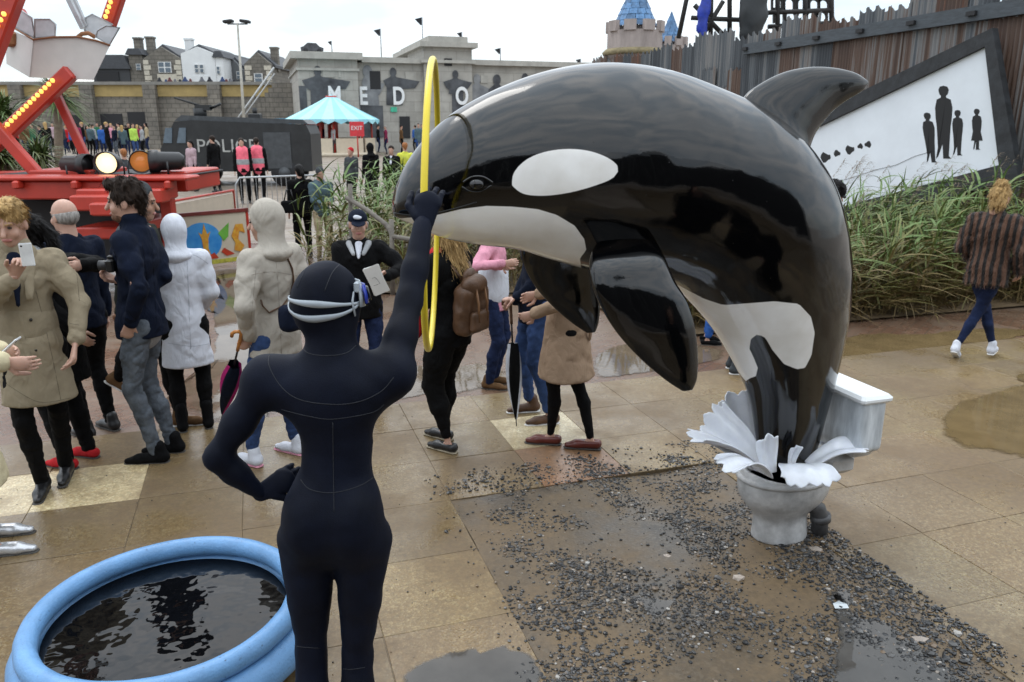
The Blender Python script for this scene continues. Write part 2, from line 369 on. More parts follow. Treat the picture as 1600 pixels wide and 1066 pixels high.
# gravel pit where slabs are missing
def pit_h(u, v): return -.011 + .04 * vnoise(u * 2.1, v * 2.1, u * 0 + .5) + .016 * vnoise(u * 7., v * 7., u * 0 + 2.5)
nu, nv = 46, 66; u_ = np.linspace(PIT[0] - .0, PIT[1], nu); v_ = np.linspace(.4, PIT[3], nv)
gu, gv = np.meshgrid(u_, v_); gu, gv = gu.ravel(), gv.ravel()
V = np.stack([GU[0] * gu + GV[0] * gv, GU[1] * gu + GV[1] * gv, pit_h(gu, gv)], -1)
Fq = [(j * nu + i, j * nu + i + 1, (j + 1) * nu + i + 1, (j + 1) * nu + i) for j in range(nv - 1) for i in range(nu - 1)]
tag(mesh_obj('gravel_pit_soil', V, Fq, M_SOIL, smooth=True), kind='structure')

# puddles: real thin sheets of water
def water_mat(name, col, rough=.025, bump=.02, bscale=14.0):
    m = mat(name, col, rough=rough, var=.25, vscale=3.0, bump=bump, bscale=bscale, spec=.6); n, l, b = nodes(m)
    for k in list(b.inputs['Roughness'].links): l.remove(k)
    b.inputs['Roughness'].default_value = rough; b.inputs['IOR'].default_value = 1.34
    # shallow water thins out to nothing at its rim
    at_ = n.new('ShaderNodeAttribute'); at_.attribute_name = 'depth'; g_ = n.new('ShaderNodeNewGeometry'); z_ = n.new('ShaderNodeTexNoise'); z_.inputs['Scale'].default_value = 16; z_.inputs['Detail'].default_value = 6; z_.inputs['Roughness'].default_value = .7; l.new(g_.outputs['Position'], z_.inputs[0])
    ad_ = n.new('ShaderNodeMath'); ad_.operation = 'ADD'; l.new(at_.outputs['Fac'], ad_.inputs[0]); l.new(z_.outputs[0], ad_.inputs[1]); mr_ = n.new('ShaderNodeMapRange'); mr_.inputs['From Min'].default_value = .58; mr_.inputs['From Max'].default_value = .92; mr_.inputs['To Max'].default_value = .93; l.new(ad_.outputs[0], mr_.inputs[0]); l.new(mr_.outputs[0], b.inputs['Alpha']); return m
M_PUD = water_mat('muddy_puddle', (.15, .105, .05)); M_PUDG = water_mat('grey_puddle', (.085, .078, .07)); M_FLOOD = water_mat('flooded_court', (.13, .098, .068), .04, .04)
def puddle(pxs, z, m, wob=.05, sub=14, name='puddle'):
    P = [ground(x, y, z) for x, y in pxs]; out_ = []
    n = len(P)
    for i in range(n):
        p0, p1, p2, p3 = P[i - 1], P[i], P[(i + 1) % n], P[(i + 2) % n]
        for k in range(sub):
            t = k / sub; q = .5 * ((2 * p1) + (p2 - p0) * t + (2 * p0 - 5 * p1 + 4 * p2 - p3) * t * t + (3 * p1 - p0 - 3 * p2 + p3) * t ** 3)
            a = np.array([q.x * 4.3]), np.array([q.y * 4.3]), np.array([1.3]); b2 = np.array([q.x * 15.]), np.array([q.y * 15.]), np.array([7.3])
            d = wob * (vnoise(*a)[0] * 1.6 + vnoise(*b2)[0] * .8); out_.append((q.x + d, q.y + d * 1.3, z))
    c = sum((Vector(o) for o in out_), Vector()) / len(out_); k = len(out_); V = list(out_); dep = [0.0] * k
    for sc_, d_ in ((.90, .45), (.78, 1.0)): V += [tuple(c + (Vector(o) - c) * sc_) for o in out_]; dep += [d_] * k
    F2_ = [(r * k + i, r * k + (i + 1) % k, (r + 1) * k + (i + 1) % k, (r + 1) * k + i) for r in (0, 1) for i in range(k)] + [tuple(range(2 * k, 3 * k))]
    o = mesh_obj(name, V, F2_, m); at_ = o.data.attributes.new('depth', 'FLOAT', 'POINT'); at_.data.foreach_set('value', np.array(dep, np.float32)); return tag(o, kind='structure')
puddle([(1475, 645), (1520, 620), (1600, 600), (1680, 590), (1720, 650), (1640, 715), (1560, 705), (1480, 690)], .0045, M_PUD, .10)
puddle([(1590, 585), (1640, 578), (1660, 592), (1600, 598)], .0045, M_PUD)
puddle([(1285, 930), (1360, 925), (1440, 985), (1530, 1060), (1560, 1130), (1400, 1160), (1310, 1120), (1305, 1000)], -.010, M_PUDG, .16)
puddle([(965, 925), (1010, 918), (1060, 930), (1035, 958), (1010, 970), (985, 950)], -.008, M_PUDG, .14)
puddle([(640, 1045), (720, 1020), (830, 1020), (860, 1060), (800, 1120), (640, 1110)], .0045, M_PUDG, .07)
puddle([(880, 1050), (940, 1035), (960, 1075), (900, 1100)], -.010, M_PUDG, .10)
# flood water standing in the lower court
puddle([(250, 640), (330, 560), (330, 470), (345, 425), (410, 425), (440, 470), (450, 540), (430, 655), (360, 668)], COURT + .005, M_FLOOD, .10)
puddle([(560, 600), (620, 560), (680, 575), (760, 570), (800, 600), (690, 614), (600, 626)], COURT + .005, M_FLOOD, .08)
puddle([(930, 555), (990, 535), (1100, 540), (1130, 560), (1000, 585), (930, 590)], COURT + .005, M_FLOOD, .06)
puddle([(1290, 555), (1330, 525), (1450, 520), (1560, 512), (1640, 520), (1500, 540), (1380, 556)], COURT + .005, M_PUD, .08)

# gravel: too many stones to count, real geometry joined into one
def ico():
    bm = bmesh.new(); bmesh.ops.create_icosphere(bm, subdivisions=1, radius=1); v = np.array([p.co[:] for p in bm.verts]); f = np.array([[q.index for q in fc.verts] for fc in bm.faces]); bm.free(); return v, f
IV, IF = ico()
m = mat('wet_gravel', (.05, .05, .052), rough=.3, bump=.1); n, l, b = nodes(m)
gi = n.new('ShaderNodeNewGeometry'); rp = n.new('ShaderNodeValToRGB'); e = rp.color_ramp.elements
for pos_, c_ in ((.4, (.020, .020, .021)), (.70, (.05, .048, .046)), (.88, (.14, .135, .13)), (.96, (.17, .11, .06))):
    q = e.new(pos_); q.color = (*c_, 1)
e[0].color = (.012, .012, .013, 1); e[-1].color = (.42, .40, .37, 1)
l.new(gi.outputs['Random Per Island'], rp.inputs[0])
for k in list(b.inputs['Base Color'].links): l.remove(k)
l.new(rp.outputs[0], b.inputs['Base Color'])
M_GRAVEL = m
def pebbles(name, spots, sizes, parent=None):
    spots = np.array(spots); n_ = len(spots); sz = np.array(sizes)[:, None, None]
    r3 = RNG.uniform(.6, 1.25, (n_, 1, 3)) * sz; r3[..., 2] *= .62; a = RNG.uniform(0, 6.28, (n_, 1)); c, s2 = np.cos(a), np.sin(a)
    v = IV[None] * r3 * RNG.uniform(.8, 1.2, (n_, 12, 1)); v = np.stack([v[..., 0] * c - v[..., 1] * s2, v[..., 0] * s2 + v[..., 1] * c, v[..., 2]], -1) + spots[:, None, :]
    return mesh_obj(name, v.reshape(-1, 3), (IF[None] + 12 * np.arange(n_)[:, None, None]).reshape(-1, 3), M_GRAVEL, parent)
N_ = 95000; u = RNG.uniform(PIT[0] - .12, PIT[1] + .15, N_); v = RNG.uniform(1.1, PIT[3] + .42, N_); one = np.ones(N_)
dn = vnoise(u * 1.7, v * 1.7, one * 9.1) + .75 * vnoise(u * 5., v * 5., one * 4.1) + .1
outside = np.maximum.reduce([PIT[0] - u, u - PIT[1], (v - PIT[3]) * .9, 0 * u]); left = np.maximum(0, PIT[0] + .75 - u) * .9 + np.maximum(0, 2.9 - v) * .25
keep = np.argwhere(RNG.random(N_) <= np.clip(dn * 2.2 + .5 - outside * 5 - left, .03, 1))[:30000, 0]
u, v, outside = u[keep], v[keep], outside[keep]; k_ = len(u); sizes = .0032 + .009 * RNG.random(k_) ** 3 + np.where(RNG.random(k_) < .03, .010 * RNG.random(k_), 0)
z = np.where(outside == 0, pit_h(u, v), .001) + sizes * .25
spots = np.stack([GU[0] * u + GV[0] * v, GU[1] * u + GV[1] * v, z], -1)
tag(pebbles('gravel', spots, sizes), 'dark wet gravel and chippings spread where slabs are missing', 'gravel', kind='stuff')
# scattered bits of litter, twigs and grit lying about the paving
spots = []; sizes = []
for k in range(900):
    p = ground(RNG.uniform(-40, 1640), RNG.uniform(610, 1066))
    u = p.x * GU[0] + p.y * GU[1]; v = p.x * GV[0] + p.y * GV[1]
    if PIT[0] < u < PIT[1] and v < PIT[3]: continue
    s_ = .0015 + .004 * RNG.random() ** 3; spots.append((p.x, p.y, .002)); sizes.append(s_)
tag(pebbles('grit', spots, sizes), 'fine loose grit scattered over the wet paving slabs', 'grit', kind='stuff')
STONE = mat('pale_stone', (.38, .32, .27), rough=.5, rnd=.25)
for (px, py, s_, lab) in ((1275, 862, .038, 'broken brick lump beside the toilet foot'), (1155, 905, .03, 'pale tan stone lying alone on the gravel'), (1042, 872, .022, 'small white stone chip on the dark gravel'), (1437, 1003, .035, 'mottled stone at the puddle edge')):
    g = ground(px, py, -.02); v = IV * np.array([1.2, .8, .6]) * s_ * RNG.uniform(.8, 1.15, (12, 1)); o = mesh_obj('stone', v, IF, STONE); o.location = (g.x, g.y, -.012); tag(o, lab, 'stone')
PL = mat('clear_plastic_litter', (.6, .64, .66), rough=.15, var=.1)
g = ground(1313, 951, -.02); mbx = MB(); mbx.add([(-.035, -.02, 0), (.03, -.024, .004), (.036, .016, .001), (-.002, .022, .012), (-.03, .018, .002)], [(0, 1, 2, 3, 4)]); o = mbx.build('plastic_wrapper', PL); o.location = (g.x, g.y, -.006); tag(o, 'crumpled clear plastic wrapper lying at the puddle edge', 'litter')
# ================================================================ BACKGROUND BUILDINGS
def uv(p): return p.x * GU[0] + p.y * GU[1], p.x * GV[0] + p.y * GV[1]
def ubox(mb, u0, u1, v0, v1, z0, z1, bev=0.0): p = W((u0 + u1) / 2, (v0 + v1) / 2, (z0 + z1) / 2); return mb.box(p, (abs(u1 - u0), abs(v1 - v0), z1 - z0), rz=GA, bev=bev)
def render_mat(name, c1, c2, course=.62, wdt=1.3, mortar=.02, dark=.7):
    m = mat(name, c1, rough=.8, col2=c2, vscale=1.3, bump=.2, bscale=12, coords='Object'); n, l, b = nodes(m); src = b.inputs['Base Color'].links[0].from_socket
    br = n.new('ShaderNodeTexBrick'); t = n.new('ShaderNodeTexCoord'); sp = n.new('ShaderNodeSeparateXYZ'); cb = n.new('ShaderNodeCombineXYZ'); l.new(t.outputs['Object'], sp.inputs[0]); ad = n.new('ShaderNodeMath'); l.new(sp.outputs[0], ad.inputs[0]); l.new(sp.outputs[1], ad.inputs[1]); l.new(ad.outputs[0], cb.inputs[0]); l.new(sp.outputs[2], cb.inputs[1]); l.new(cb.outputs[0], br.inputs[0])
    br.inputs['Scale'].default_value = 1; br.inputs['Brick Width'].default_value = wdt; br.inputs['Row Height'].default_value = course; br.inputs['Mortar Size'].default_value = mortar; br.inputs['Color1'].default_value = (1, 1, 1, 1); br.inputs['Color2'].default_value = (.88, .88, .88, 1); br.inputs['Mortar'].default_value = (dark, dark, dark, 1)
    mx = n.new('ShaderNodeMix'); mx.data_type = 'RGBA'; mx.blend_type = 'MULTIPLY'; mx.inputs[0].default_value = 1; l.new(src, mx.inputs[6]); l.new(br.outputs[0], mx.inputs[7]); l.new(mx.outputs[2], b.inputs['Base Color']); return m
M_RENDER = render_mat('grey_render', (.30, .285, .255), (.42, .40, .36)); M_CORN = mat('cornice_render', (.36, .345, .31), rough=.8, vscale=2); M_VOID = mat('dark_opening', (.012, .012, .014), rough=.7); M_MUR = mat('mural_charcoal', (.025, .026, .03), rough=.75, col2=(.10, .105, .115), vscale=1.6); M_MURG = mat('mural_grey', (.12, .125, .135), rough=.75, col2=(.26, .265, .27), vscale=1.4); M_WHITE = mat('white_letter_paint', (.72, .73, .73), rough=.6, var=.05)
FV = 51.8; GZ = COURT + .75
def F_(px, py): p = on_v(px, py, FV); return uv(p)[0], p.z
bld = empty('long_building', W(2.5, FV, GZ), 0, 'long grey rendered building with a painted mural and letters', 'building'); BL = bld.location
def bpart(name, m, fn, parent=bld): mb = MB(); fn(mb); mb.v = [(Vector(p) - BL) for p in mb.v]; return mb.build(name, m, parent)
uL, zT = F_(463, 90); uA = F_(556, 90)[0]; uT0, zTT = F_(660, 82)[0], F_(695, 66)[1]; uT1 = F_(735, 82)[0]; uR = 60
bpart('wall', M_RENDER, lambda b: ubox(b, uA, uR, FV, FV + 9, GZ - .2, zT - .2)); bpart('end_block', M_RENDER, lambda b: ubox(b, uL, uA, FV - .5, FV + 9, GZ - .2, zT - .1)); bpart('tower', M_RENDER, lambda b: ubox(b, uT0, uT1, FV - .35, FV + 5, GZ - .2, zTT - .35))
for a, b_, dv, z0, z1 in ((uL - .4, uA + .3, -.9, zT - .1, zT + .3), (uA + .31, uT0 - .01, -.35, zT - .2, zT + .12), (uT1 + .01, uR, -.35, zT - .2, zT + .12), (uT0 - .3, uT1 + .3, -.75, zTT - .35, zTT - .05), (uT0 + .3, uT1 - .3, -.5, zTT - .049, zTT + .3), (uT0 - .2, uT1 + .2, -.6, zTT - 1.3, zTT - 1.12), (uL - .1, uA + .1, -.62, zT - .75, zT - .6)): bpart('cornice', M_CORN, lambda b: ubox(b, a, b_, FV + dv, FV + 9.2 if dv < -.4 else FV + 9.1, z0, z1))
for (x0, x1, y0, y1, dv, m_, nm) in ((503, 522, 108, 122, -.51, M_CORN, 'blank_window'), (527, 532, 108, 122, -.51, M_CORN, 'blank_window'), (577, 595, 111, 140, -.02, M_VOID, 'window'), (633, 650, 113, 126, -.02, M_CORN, 'blank_window'), (692, 704, 92, 104, -.37, M_VOID, 'window'), (751, 762, 118, 130, -.02, M_CORN, 'blank_window'), (624, 641, 182, 216, -.02, M_VOID, 'doorway'), (704, 722, 143, 190, -.38, M_MUR, 'door_panel'), (466, 482, 135, 205, -.52, M_MUR, 'door_panel'), (563, 600, 165, 215, -.02, M_MUR, 'door_panel')):
    a, z1 = F_(x0, y0); b_, z0 = F_(x1, y1)
    bpart(nm, m_, lambda q: ubox(q, a, b_, FV + dv - .04, FV + dv + .2, max(z0, GZ - .1), z1))
def mural(px, py, r, arms, m_, dv=-.03, body=26):
    """a plain painted bust with outstretched arms"""
    u0, z0 = F_(px, py); s = r * 52 / 1225; mb = MB(); pts = [(u0 + s * .78 * math.cos(t), z0 + s * math.sin(t)) for t in np.linspace(0, 2 * PI, 18, endpoint=False)]
    mb.prism(pts, FV + dv - .010, FV + dv, lambda a, b, d: W(a, d, b))
    a0, a1 = F_(arms[0], py)[0], F_(arms[1], py)[0]; zt = z0 - s * 1.1; sh = s * 1.6
    mb.prism([(a0, zt - s * .75), (a0 + .2, zt - s * 2.2), (u0 - sh, zt - s * 2.7), (u0 - sh * 1.15, zt - body * .042), (u0 + sh * 1.2, zt - body * .042), (u0 + sh, zt - s * 2.6), (a1 - .3, zt - s * 2.3), (a1, zt - s * .8), (u0 + sh * .5, zt), (u0 + s * .4, zt + s * .4), (u0 - s * .4, zt + s * .4), (u0 - sh * .5, zt)], FV + dv - .014, FV + dv, lambda a, b, d: W(a, d, b))
    mb.v = [Vector(p) - BL for p in mb.v]; mb.build('mural_figure', m_, bld)
mural(495, 112, 7, (470, 545), M_MUR, -.54, 50); mural(614, 113, 6.5, (598, 655), M_MUR, -.05, 40); mural(709, 117, 6, (690, 735), M_MUR, -.42, 22); mural(745, 124, 7.5, (730, 765), M_MURG, -.05, 40); mural(776, 125, 8, (762, 800), M_MUR, -.06, 40); mural(574, 112, 9, (564, 600), M_MURG, -.045, 70); mural(820, 122, 7, (800, 850), M_MUR, -.05, 40)
TXR = Matrix.Rotation(GA, 4, 'Z') @ Matrix.Rotation(PI / 2, 4, 'X')
for ch, px, dv in (('M', 522, -.62), ('E', 568, -.1), ('D', 623, -.1), ('O', 719, -.5)):
    u0, z0 = F_(px, 163); text_mesh('letter', ch, 1.35, M_WHITE, Matrix.Translation(W(u0, FV + dv, z0) - BL) @ TXR @ Matrix.Diagonal((.78, 1.1, 1, 1)), bld, .04, .035)
a, z1 = F_(610, 170); bpart('green_sign', mat('green_sign', (.05, .40, .25), rough=.5, bump=0), lambda q: ubox(q, a, a + .4, FV - .12, FV - .05, z1 - .2, z1 + .1))
M_POLE = mat('grey_steel', (.22, .23, .24), rough=.4, metal=.6); M_FLAG = cloth_black = mat('dark_flag', (.012, .014, .018), rough=.8)
for px, yt, yb, s in ((519, 64, 84, .6), (596, 45, 88, 1), (661, 27, 82, 1.1), (722, 50, 68, .8), (782, 75, 99, .9), (907, 92, 110, .8)):
    b0 = on_v(px, yb, FV + 1.5); t0 = on_v(px, yt, FV + 1.5); o = empty('roof_flag', b0, 0, 'thin roof pole with a small dark pennant on the long building', 'flag', 'roof flags'); L = t0.z - b0.z
    MB().tube([(0, 0, -.3), (0, 0, L)], .035, 6).build('pole', M_POLE, o); MB().add([(0, 0, L), (-.45 * s, .05, L - .1 * s), (-.1 * s, .02, L - .45 * s), (0, 0, L - .4 * s)], [(0, 1, 2, 3)]).build('pennant', M_FLAG, o)
p = on_v(488, 82, FV + 1); car = empty('rooftop_car', p, GA, 'small black stunt car perched on the building roof', 'car')
mb = MB(); mb.prism([(-1.2, .15), (1.2, .15), (1.25, .45), (.8, .6), (.45, .95), (-.5, .98), (-.95, .6), (-1.25, .5)], -.45, .45, lambda a, b, d: (a, d, b)); mb.build('body', M_MUR, car); car.scale = (.55, .55, .55)
for x in (-.75, .75):
    for y in (-.45, .45): MB().tube([(x, y - .08, .15), (x, y + .08, .15)], .24, 12).build('wheel', M_VOID, car)

# ---------------------------------------------------------------- promenade wall, stairs and houses
WY = 60.0
def wx(px, Y=WY, py=150): return at_depth(px, py, Y).x
def wz(py, Y=WY, px=200): return at_depth(px, py, Y).z
M_STONE = render_mat('rough_stone_wall', (.12, .11, .095), (.24, .215, .18), .32, .62, .03, .55); M_BAND = mat('ochre_band', (.34, .25, .10), rough=.8, vscale=1.2, var=.2); M_COPE = mat('coping_stone', (.20, .19, .17), rough=.8, vscale=2)
pw = empty('promenade_wall', (wx(200), WY, GZ), 0, 'long stone retaining wall with an ochre band below the houses', 'wall')
def wpart(name, m, x0, x1, y0, y1, z0, z1): mb = MB(); mb.box(((x0 + x1) / 2 - wx(200), (y0 + y1) / 2 - WY, (z0 + z1) / 2 - GZ), (x1 - x0, y1 - y0, z1 - z0)); return mb.build(name, m, pw)
zt_, zb_ = wz(133), wz(151); wpart('stone_face', M_STONE, -52, wx(430), WY, WY + 6, GZ - .3, zb_); wpart('ochre_band', M_BAND, -52, wx(430), WY - .08, WY + 6, zb_, zt_); wpart('coping', M_COPE, -52.2, wx(431), WY - .3, WY + 6.2, zt_, zt_ + .22)
for px in (30, 140, 238, 338): wpart('pilaster', M_STONE, wx(px) - .45, wx(px) + .45, WY - .55, WY - .081, GZ - .3, zt_ - .01)
for px, w_, py in ((170, .8, 178), (120, 1.0, 180), (215, .9, 175)): wpart('doorway', M_VOID, wx(px) - w_, wx(px) + w_, WY - .06, WY + .3, GZ - .2, wz(py))
st = empty('stone_staircase', (wx(400), WY - 3, GZ), 0, 'stone staircase with a pale handrail climbing beside the wall', 'stairs'); n_ = 14; x0s, x1s = wx(370) - wx(400), wx(450) - wx(400); hs_ = (zt_ - GZ)
for k in range(n_): MB().box((x0s + (x1s - x0s) * (k + .5) / n_, 1.2, hs_ * (k + 1) / n_ / 2), (abs(x1s - x0s) / n_ - .01, 2.4, hs_ * (k + 1) / n_)).build('step', M_STONE, st)
MB().tube([(x0s, 0, 1.0), (x1s, 0, hs_ + 1.0)], .07, 6).tube([(x0s, 0, .6), (x1s, 0, hs_ + .6)], .05, 6).build('handrail', mat('pale_rail', (.45, .46, .46), rough=.5), st)
MB().box((x1s + 1.5, 2.5, hs_ / 2), (3.0, 5, hs_)).build('landing', M_STONE, st)
M_SLATE = mat('slate_roof', (.045, .048, .055), rough=.6, vscale=8, var=.3); M_HST = render_mat('house_stone', (.11, .10, .085), (.20, .18, .15), .3, .6, .03, .6); M_HWH = mat('white_house_paint', (.66, .67, .67), rough=.7, var=.06, vscale=1.5); M_QUO = mat('pale_quoin', (.48, .44, .36), rough=.7); M_PANE = mat('window_glass', (.10, .13, .16), rough=.08, bump=0); M_WFR = mat('window_frame_white', (.66, .66, .65), rough=.5, bump=0)
HY = 70.0
def house(label, px0, px1, pyb, pye, pya, wallm, wins, gable=True, quoin=False, chim=(), door=None, Y=HY, depth=8):
    x0, x1 = wx(px0, Y), wx(px1, Y); xm = (x0 + x1) / 2; zb = wz(pyb, Y); ze = wz(pye, Y); za = wz(pya, Y); o = empty('house', (xm, Y, zb - 2), 0, label, 'house', None); w2 = (x1 - x0) / 2; B0 = Vector((xm, Y, zb - 2)); h0 = ze - zb + 2; ha = za - zb + 2
    mb = MB(); mb.prism([(-w2, 0), (w2, 0), (w2, h0), (0, ha), (-w2, h0)] if gable else [(-w2, 0), (w2, 0), (w2, h0), (-w2, h0)], 0, depth, lambda a, b, d: (a, d, b)); mb.build('wall', wallm, o)
    rf = MB()
    if gable:
        for s in (-1, 1): rf.prism([(s * (w2 + .25), h0 - .28), (0, ha + .02), (0, ha + .25), (s * (w2 + .25), h0 - .05)], .5, depth + .2, lambda a, b, d: (a, d, b))
    else: rf.prism([(-w2 - .2, h0 + .005), (w2 + .2, h0 + .005), (w2 * .8, ha), (-w2 * .8, ha)], -.2, depth + .2, lambda a, b, d: (a, d, b))
    ro = rf.build('roof', M_SLATE, o)
    for cx, ch_ in chim:
        q = wx(cx, Y) - xm; MB().box((q, 2, h0 + ch_ * .3), (.6, .6, ch_ * .6 + 1.0)).box((q, 2, h0 + ch_ * .6 + .55), (.72, .72, .15)).build('chimney', wallm, ro)
    for (a, b, c, d) in wins:
        xa, xb, zc, zd = wx(a, Y) - xm, wx(b, Y) - xm, wz(c, Y) - zb + 2, wz(d, Y) - zb + 2; wn_ = MB().box(((xa + xb) / 2, -.06, (zc + zd) / 2), (xb - xa, .1, zc - zd)).build('window', M_WFR, o)
        k = 2 if xb - xa > .9 else 1
        for i in range(k):
            for j in range(2): ww = (xb - xa) / k; hh = (zc - zd) / 2; MB().box((xa + ww * (i + .5), -.125, zd + hh * (j + .5)), (ww * .78, .02, hh * .8)).build('pane', M_PANE, wn_)
    if door:
        xa, xb, zc = wx(door[0], Y) - xm, wx(door[1], Y) - xm, wz(door[2], Y) - zb + 2; MB().box(((xa + xb) / 2, -.05, zc / 2), (xb - xa, .08, zc)).build('shop_front', door[3], o)
    if quoin:
        for s in (-1, 1):
            for k in range(int(h0 / .42)): MB().box((s * (w2 - (.22 if k % 2 else .3)), -.03, k * .42 + .2), (.44 if k % 2 else .6, .06, .36)).build('quoin', M_QUO, o)
    return o
house('grey stone gabled house with pale quoins and a round plaque', 230, 288, 136, 92, 73, M_HST, ((253, 273, 97, 114),), quoin=True, chim=((229, 2.2),), door=(250, 280, 116, M_QUO))
house('white painted gabled house next to the stone gable', 289, 341, 136, 84, 73, M_HWH, ((309, 315, 101, 114), (317, 323, 101, 114)), chim=((290, 1.3),), door=(305, 328, 119, M_HWH))
house('narrow pale house wing beside the white gable', 341.5, 353, 136, 90, 80, M_HWH, ((343, 348, 104, 116), (344, 350, 83, 90)), gable=False)
house('low dark shop with a lean-to roof and open front', 150, 207, 136, 108, 86, mat('dark_board', (.04, .042, .045), rough=.7), ((173, 190, 92, 97),), gable=False, door=(155, 190, 112, M_VOID), Y=HY + .5)
house('stone terraced house with tall chimneys', 208, 229, 136, 86, 76, M_HST, ((219, 226, 100, 110),), gable=False, chim=((210, 1.6),), Y=HY + .6)
house('stone gabled house with pale quoins beyond the lamp mast', 386, 427, 136, 100, 82, M_HST, ((400, 413, 115, 129),), quoin=True, chim=((424, 1.5),), Y=HY + 1)
house('dark roofed shelter between the white house and the lamp mast', 353.5, 385, 136, 112, 93, mat('shelter_steel', (.10, .105, .11), rough=.5), ((373, 380, 112, 124),), gable=True, Y=HY + 2)
for k, px in enumerate((252, 262, 268, 276, 284, 292, 300, 318, 330, 350, 356, 362, 368)):
    p = Vector((wx(px, WY + 1), WY + 1, wz(138, WY + 1))); o = empty('promenade_visitor', p - Vector((0, 0, .9)), 0, 'tiny onlooker in %s behind the promenade coping' % ('black', 'dark blue', 'dark red', 'grey')[k % 4], 'person', 'onlookers on the promenade'); cm = mat('onlooker_%d' % (k % 4), ((.02, .02, .025), (.03, .05, .12), (.10, .03, .03), (.12, .12, .13))[k % 4], rough=.9)
    hh_ = random.uniform(1.55, 1.75); V_, Fc_ = Field().cone((0, 0, .1), (0, 0, .9), .15, .17, .05, .7).cone((0, 0, .9), (0, 0, hh_ - .35), .2, .2, .05, .65).cone((-.2, 0, hh_ - .4), (.2, 0, hh_ - .4), .08, .08, .05).ell((0, 0, hh_ - .13), (.09, .1, .13), None, .05).mesh(.06); mesh_obj('body', V_, Fc_, cm, o, True)
# ---------------------------------------------------------------- lamp mast
Y_ = 42; b0 = Vector((wx(377, Y_), Y_, GZ)); t0 = at_depth(371, 36, Y_); lm = empty('floodlight_mast', b0, 0, 'tall thin mast with twin floodlights above the truck', 'lamp'); d = t0 - b0
MB().tube([(0, 0, 0), d], [.09, .05], 8).build('mast', mat('weathered_mast', (.40, .38, .33), rough=.6), lm); MB().tube([d + Vector((-.5, 0, -.05)), d + Vector((.5, 0, -.05))], .04, 6).build('crossarm', M_POLE, lm)
for s in (-1, 1): MB().box(d + Vector((s * .42, -.1, .06)), (.48, .4, .14), M=Matrix.Rotation(s * .12, 3, 'Y'), bev=.03).build('floodlight', M_PIPE0 if 'M_PIPE0' in globals() else M_VOID, lm)
MB().box((0, 0, .7), (.35, .35, 1.4)).build('base_cover', mat('ochre_cover', (.42, .28, .10), rough=.7), lm)

# ---------------------------------------------------------------- carousel
Y_ = 46; cx = wx(517, Y_); rz0 = wz(187, Y_, 517); az = wz(147, Y_, 517); rr_ = (wx(590, Y_) - wx(443, Y_)) / 2; car_ = empty('carousel', (cx, Y_, GZ), 0, 'small carousel with a pale blue conical canopy', 'carousel'); M_CAN = mat('pale_blue_canvas', (.22, .50, .58), rough=.6, var=.12, vscale=2.0, rnd=.0); M_CANW = mat('paler_blue_canvas', (.32, .60, .66), rough=.6, var=.1); M_RED = mat('red_ride_paint', (.42, .035, .02), rough=.38, var=.15, vscale=3, bump=.1); M_CREAM = mat('cream_panel', (.58, .50, .38), rough=.5, var=.06)
ns = 24
for k in range(ns):
    a0, a1 = 2 * PI * k / ns, 2 * PI * (k + 1) / ns; v = []; am = (a0 + a1) / 2
    for t in np.linspace(0.02, 1, 6):
        zz = az - GZ - (az - rz0) * (t ** .92); r_ = rr_ * t
        for a, q in ((a0, 1), (am, .985), (a1, 1)): v.append((r_ * q * math.cos(a), r_ * q * math.sin(a), zz))
    zz = rz0 - GZ; v += [(rr_ * math.cos(a0), rr_ * math.sin(a0), zz - .1), (rr_ * math.cos(am), rr_ * math.sin(am), zz - .26), (rr_ * math.cos(a1), rr_ * math.sin(a1), zz - .1)]
    MB().add(v, [(i * 3 + j, i * 3 + j + 1, i * 3 + 4 + j, i * 3 + 3 + j) for i in range(6) for j in (0, 1)]).build('canopy_panel', M_CAN if k % 2 else M_CANW, car_)
for k in range(8):
    a = 2 * PI * (k + .3) / 8; MB().tube([(rr_ * .82 * math.cos(a), rr_ * .82 * math.sin(a), 0), (rr_ * .82 * math.cos(a), rr_ * .82 * math.sin(a), rz0 - GZ + .2)], .055, 8).build('post', M_RED, car_)
    a2 = a + PI / 8; MB().box((rr_ * .82 * math.cos(a2), rr_ * .82 * math.sin(a2), .55), (.06, rr_ * .6, .8), rz=a2).build('rounding_board', M_CREAM, car_)
MB().lathe([(rr_ * .9, 0), (rr_ * .9, .18), (rr_ * .5, .2)], n=32).build('deck', M_CREAM, car_); MB().tube([(0, 0, .2), (0, 0, az - GZ - .1)], .3, 12).build('centre_column', M_RED, car_)
sg = empty('exit_sign', fpos0(555, 43) if 'fpos0' in globals() else Vector((wx(555, 43), 43, GZ)), 0, 'red EXIT sign board standing by the carousel', 'sign'); MB().box((0, 0, 1.45), (.75, .05, .75)).build('board', mat('red_sign', (.55, .03, .04), rough=.5, bump=0), sg); MB().tube([(0, .04, 0), (0, .04, 1.2)], .04, 6).build('post', M_RED, sg); text_mesh('exit_lettering', 'EXIT', .3, M_WHITE, Matrix.Translation((0, -.04, 1.4)) @ Matrix.Rotation(PI / 2, 4, 'X'), sg, .004)
pb = empty('pay_box', (wx(490, 45), 45, GZ), 0, 'narrow red pay box beside the carousel', 'kiosk'); MB().box((0, 0, .9), (.8, .8, 1.8), bev=.04).build('booth', M_RED, pb); MB().box((0, -.42, 1.35), (.55, .04, .5)).build('hatch', M_VOID, pb); MB().box((0, 0, 1.86), (1.0, 1.0, .1)).build('roof', M_CREAM, pb)
bb_ = MB().box((0, 0, .75), (1.5, .08, 1.0)); o = bb_.build('blue_board', mat('sky_blue_board', (.08, .38, .62), rough=.5)); o.location = (wx(438, 50), 50, GZ + .8); tag(o, 'plain sky blue board behind the black truck', 'board')

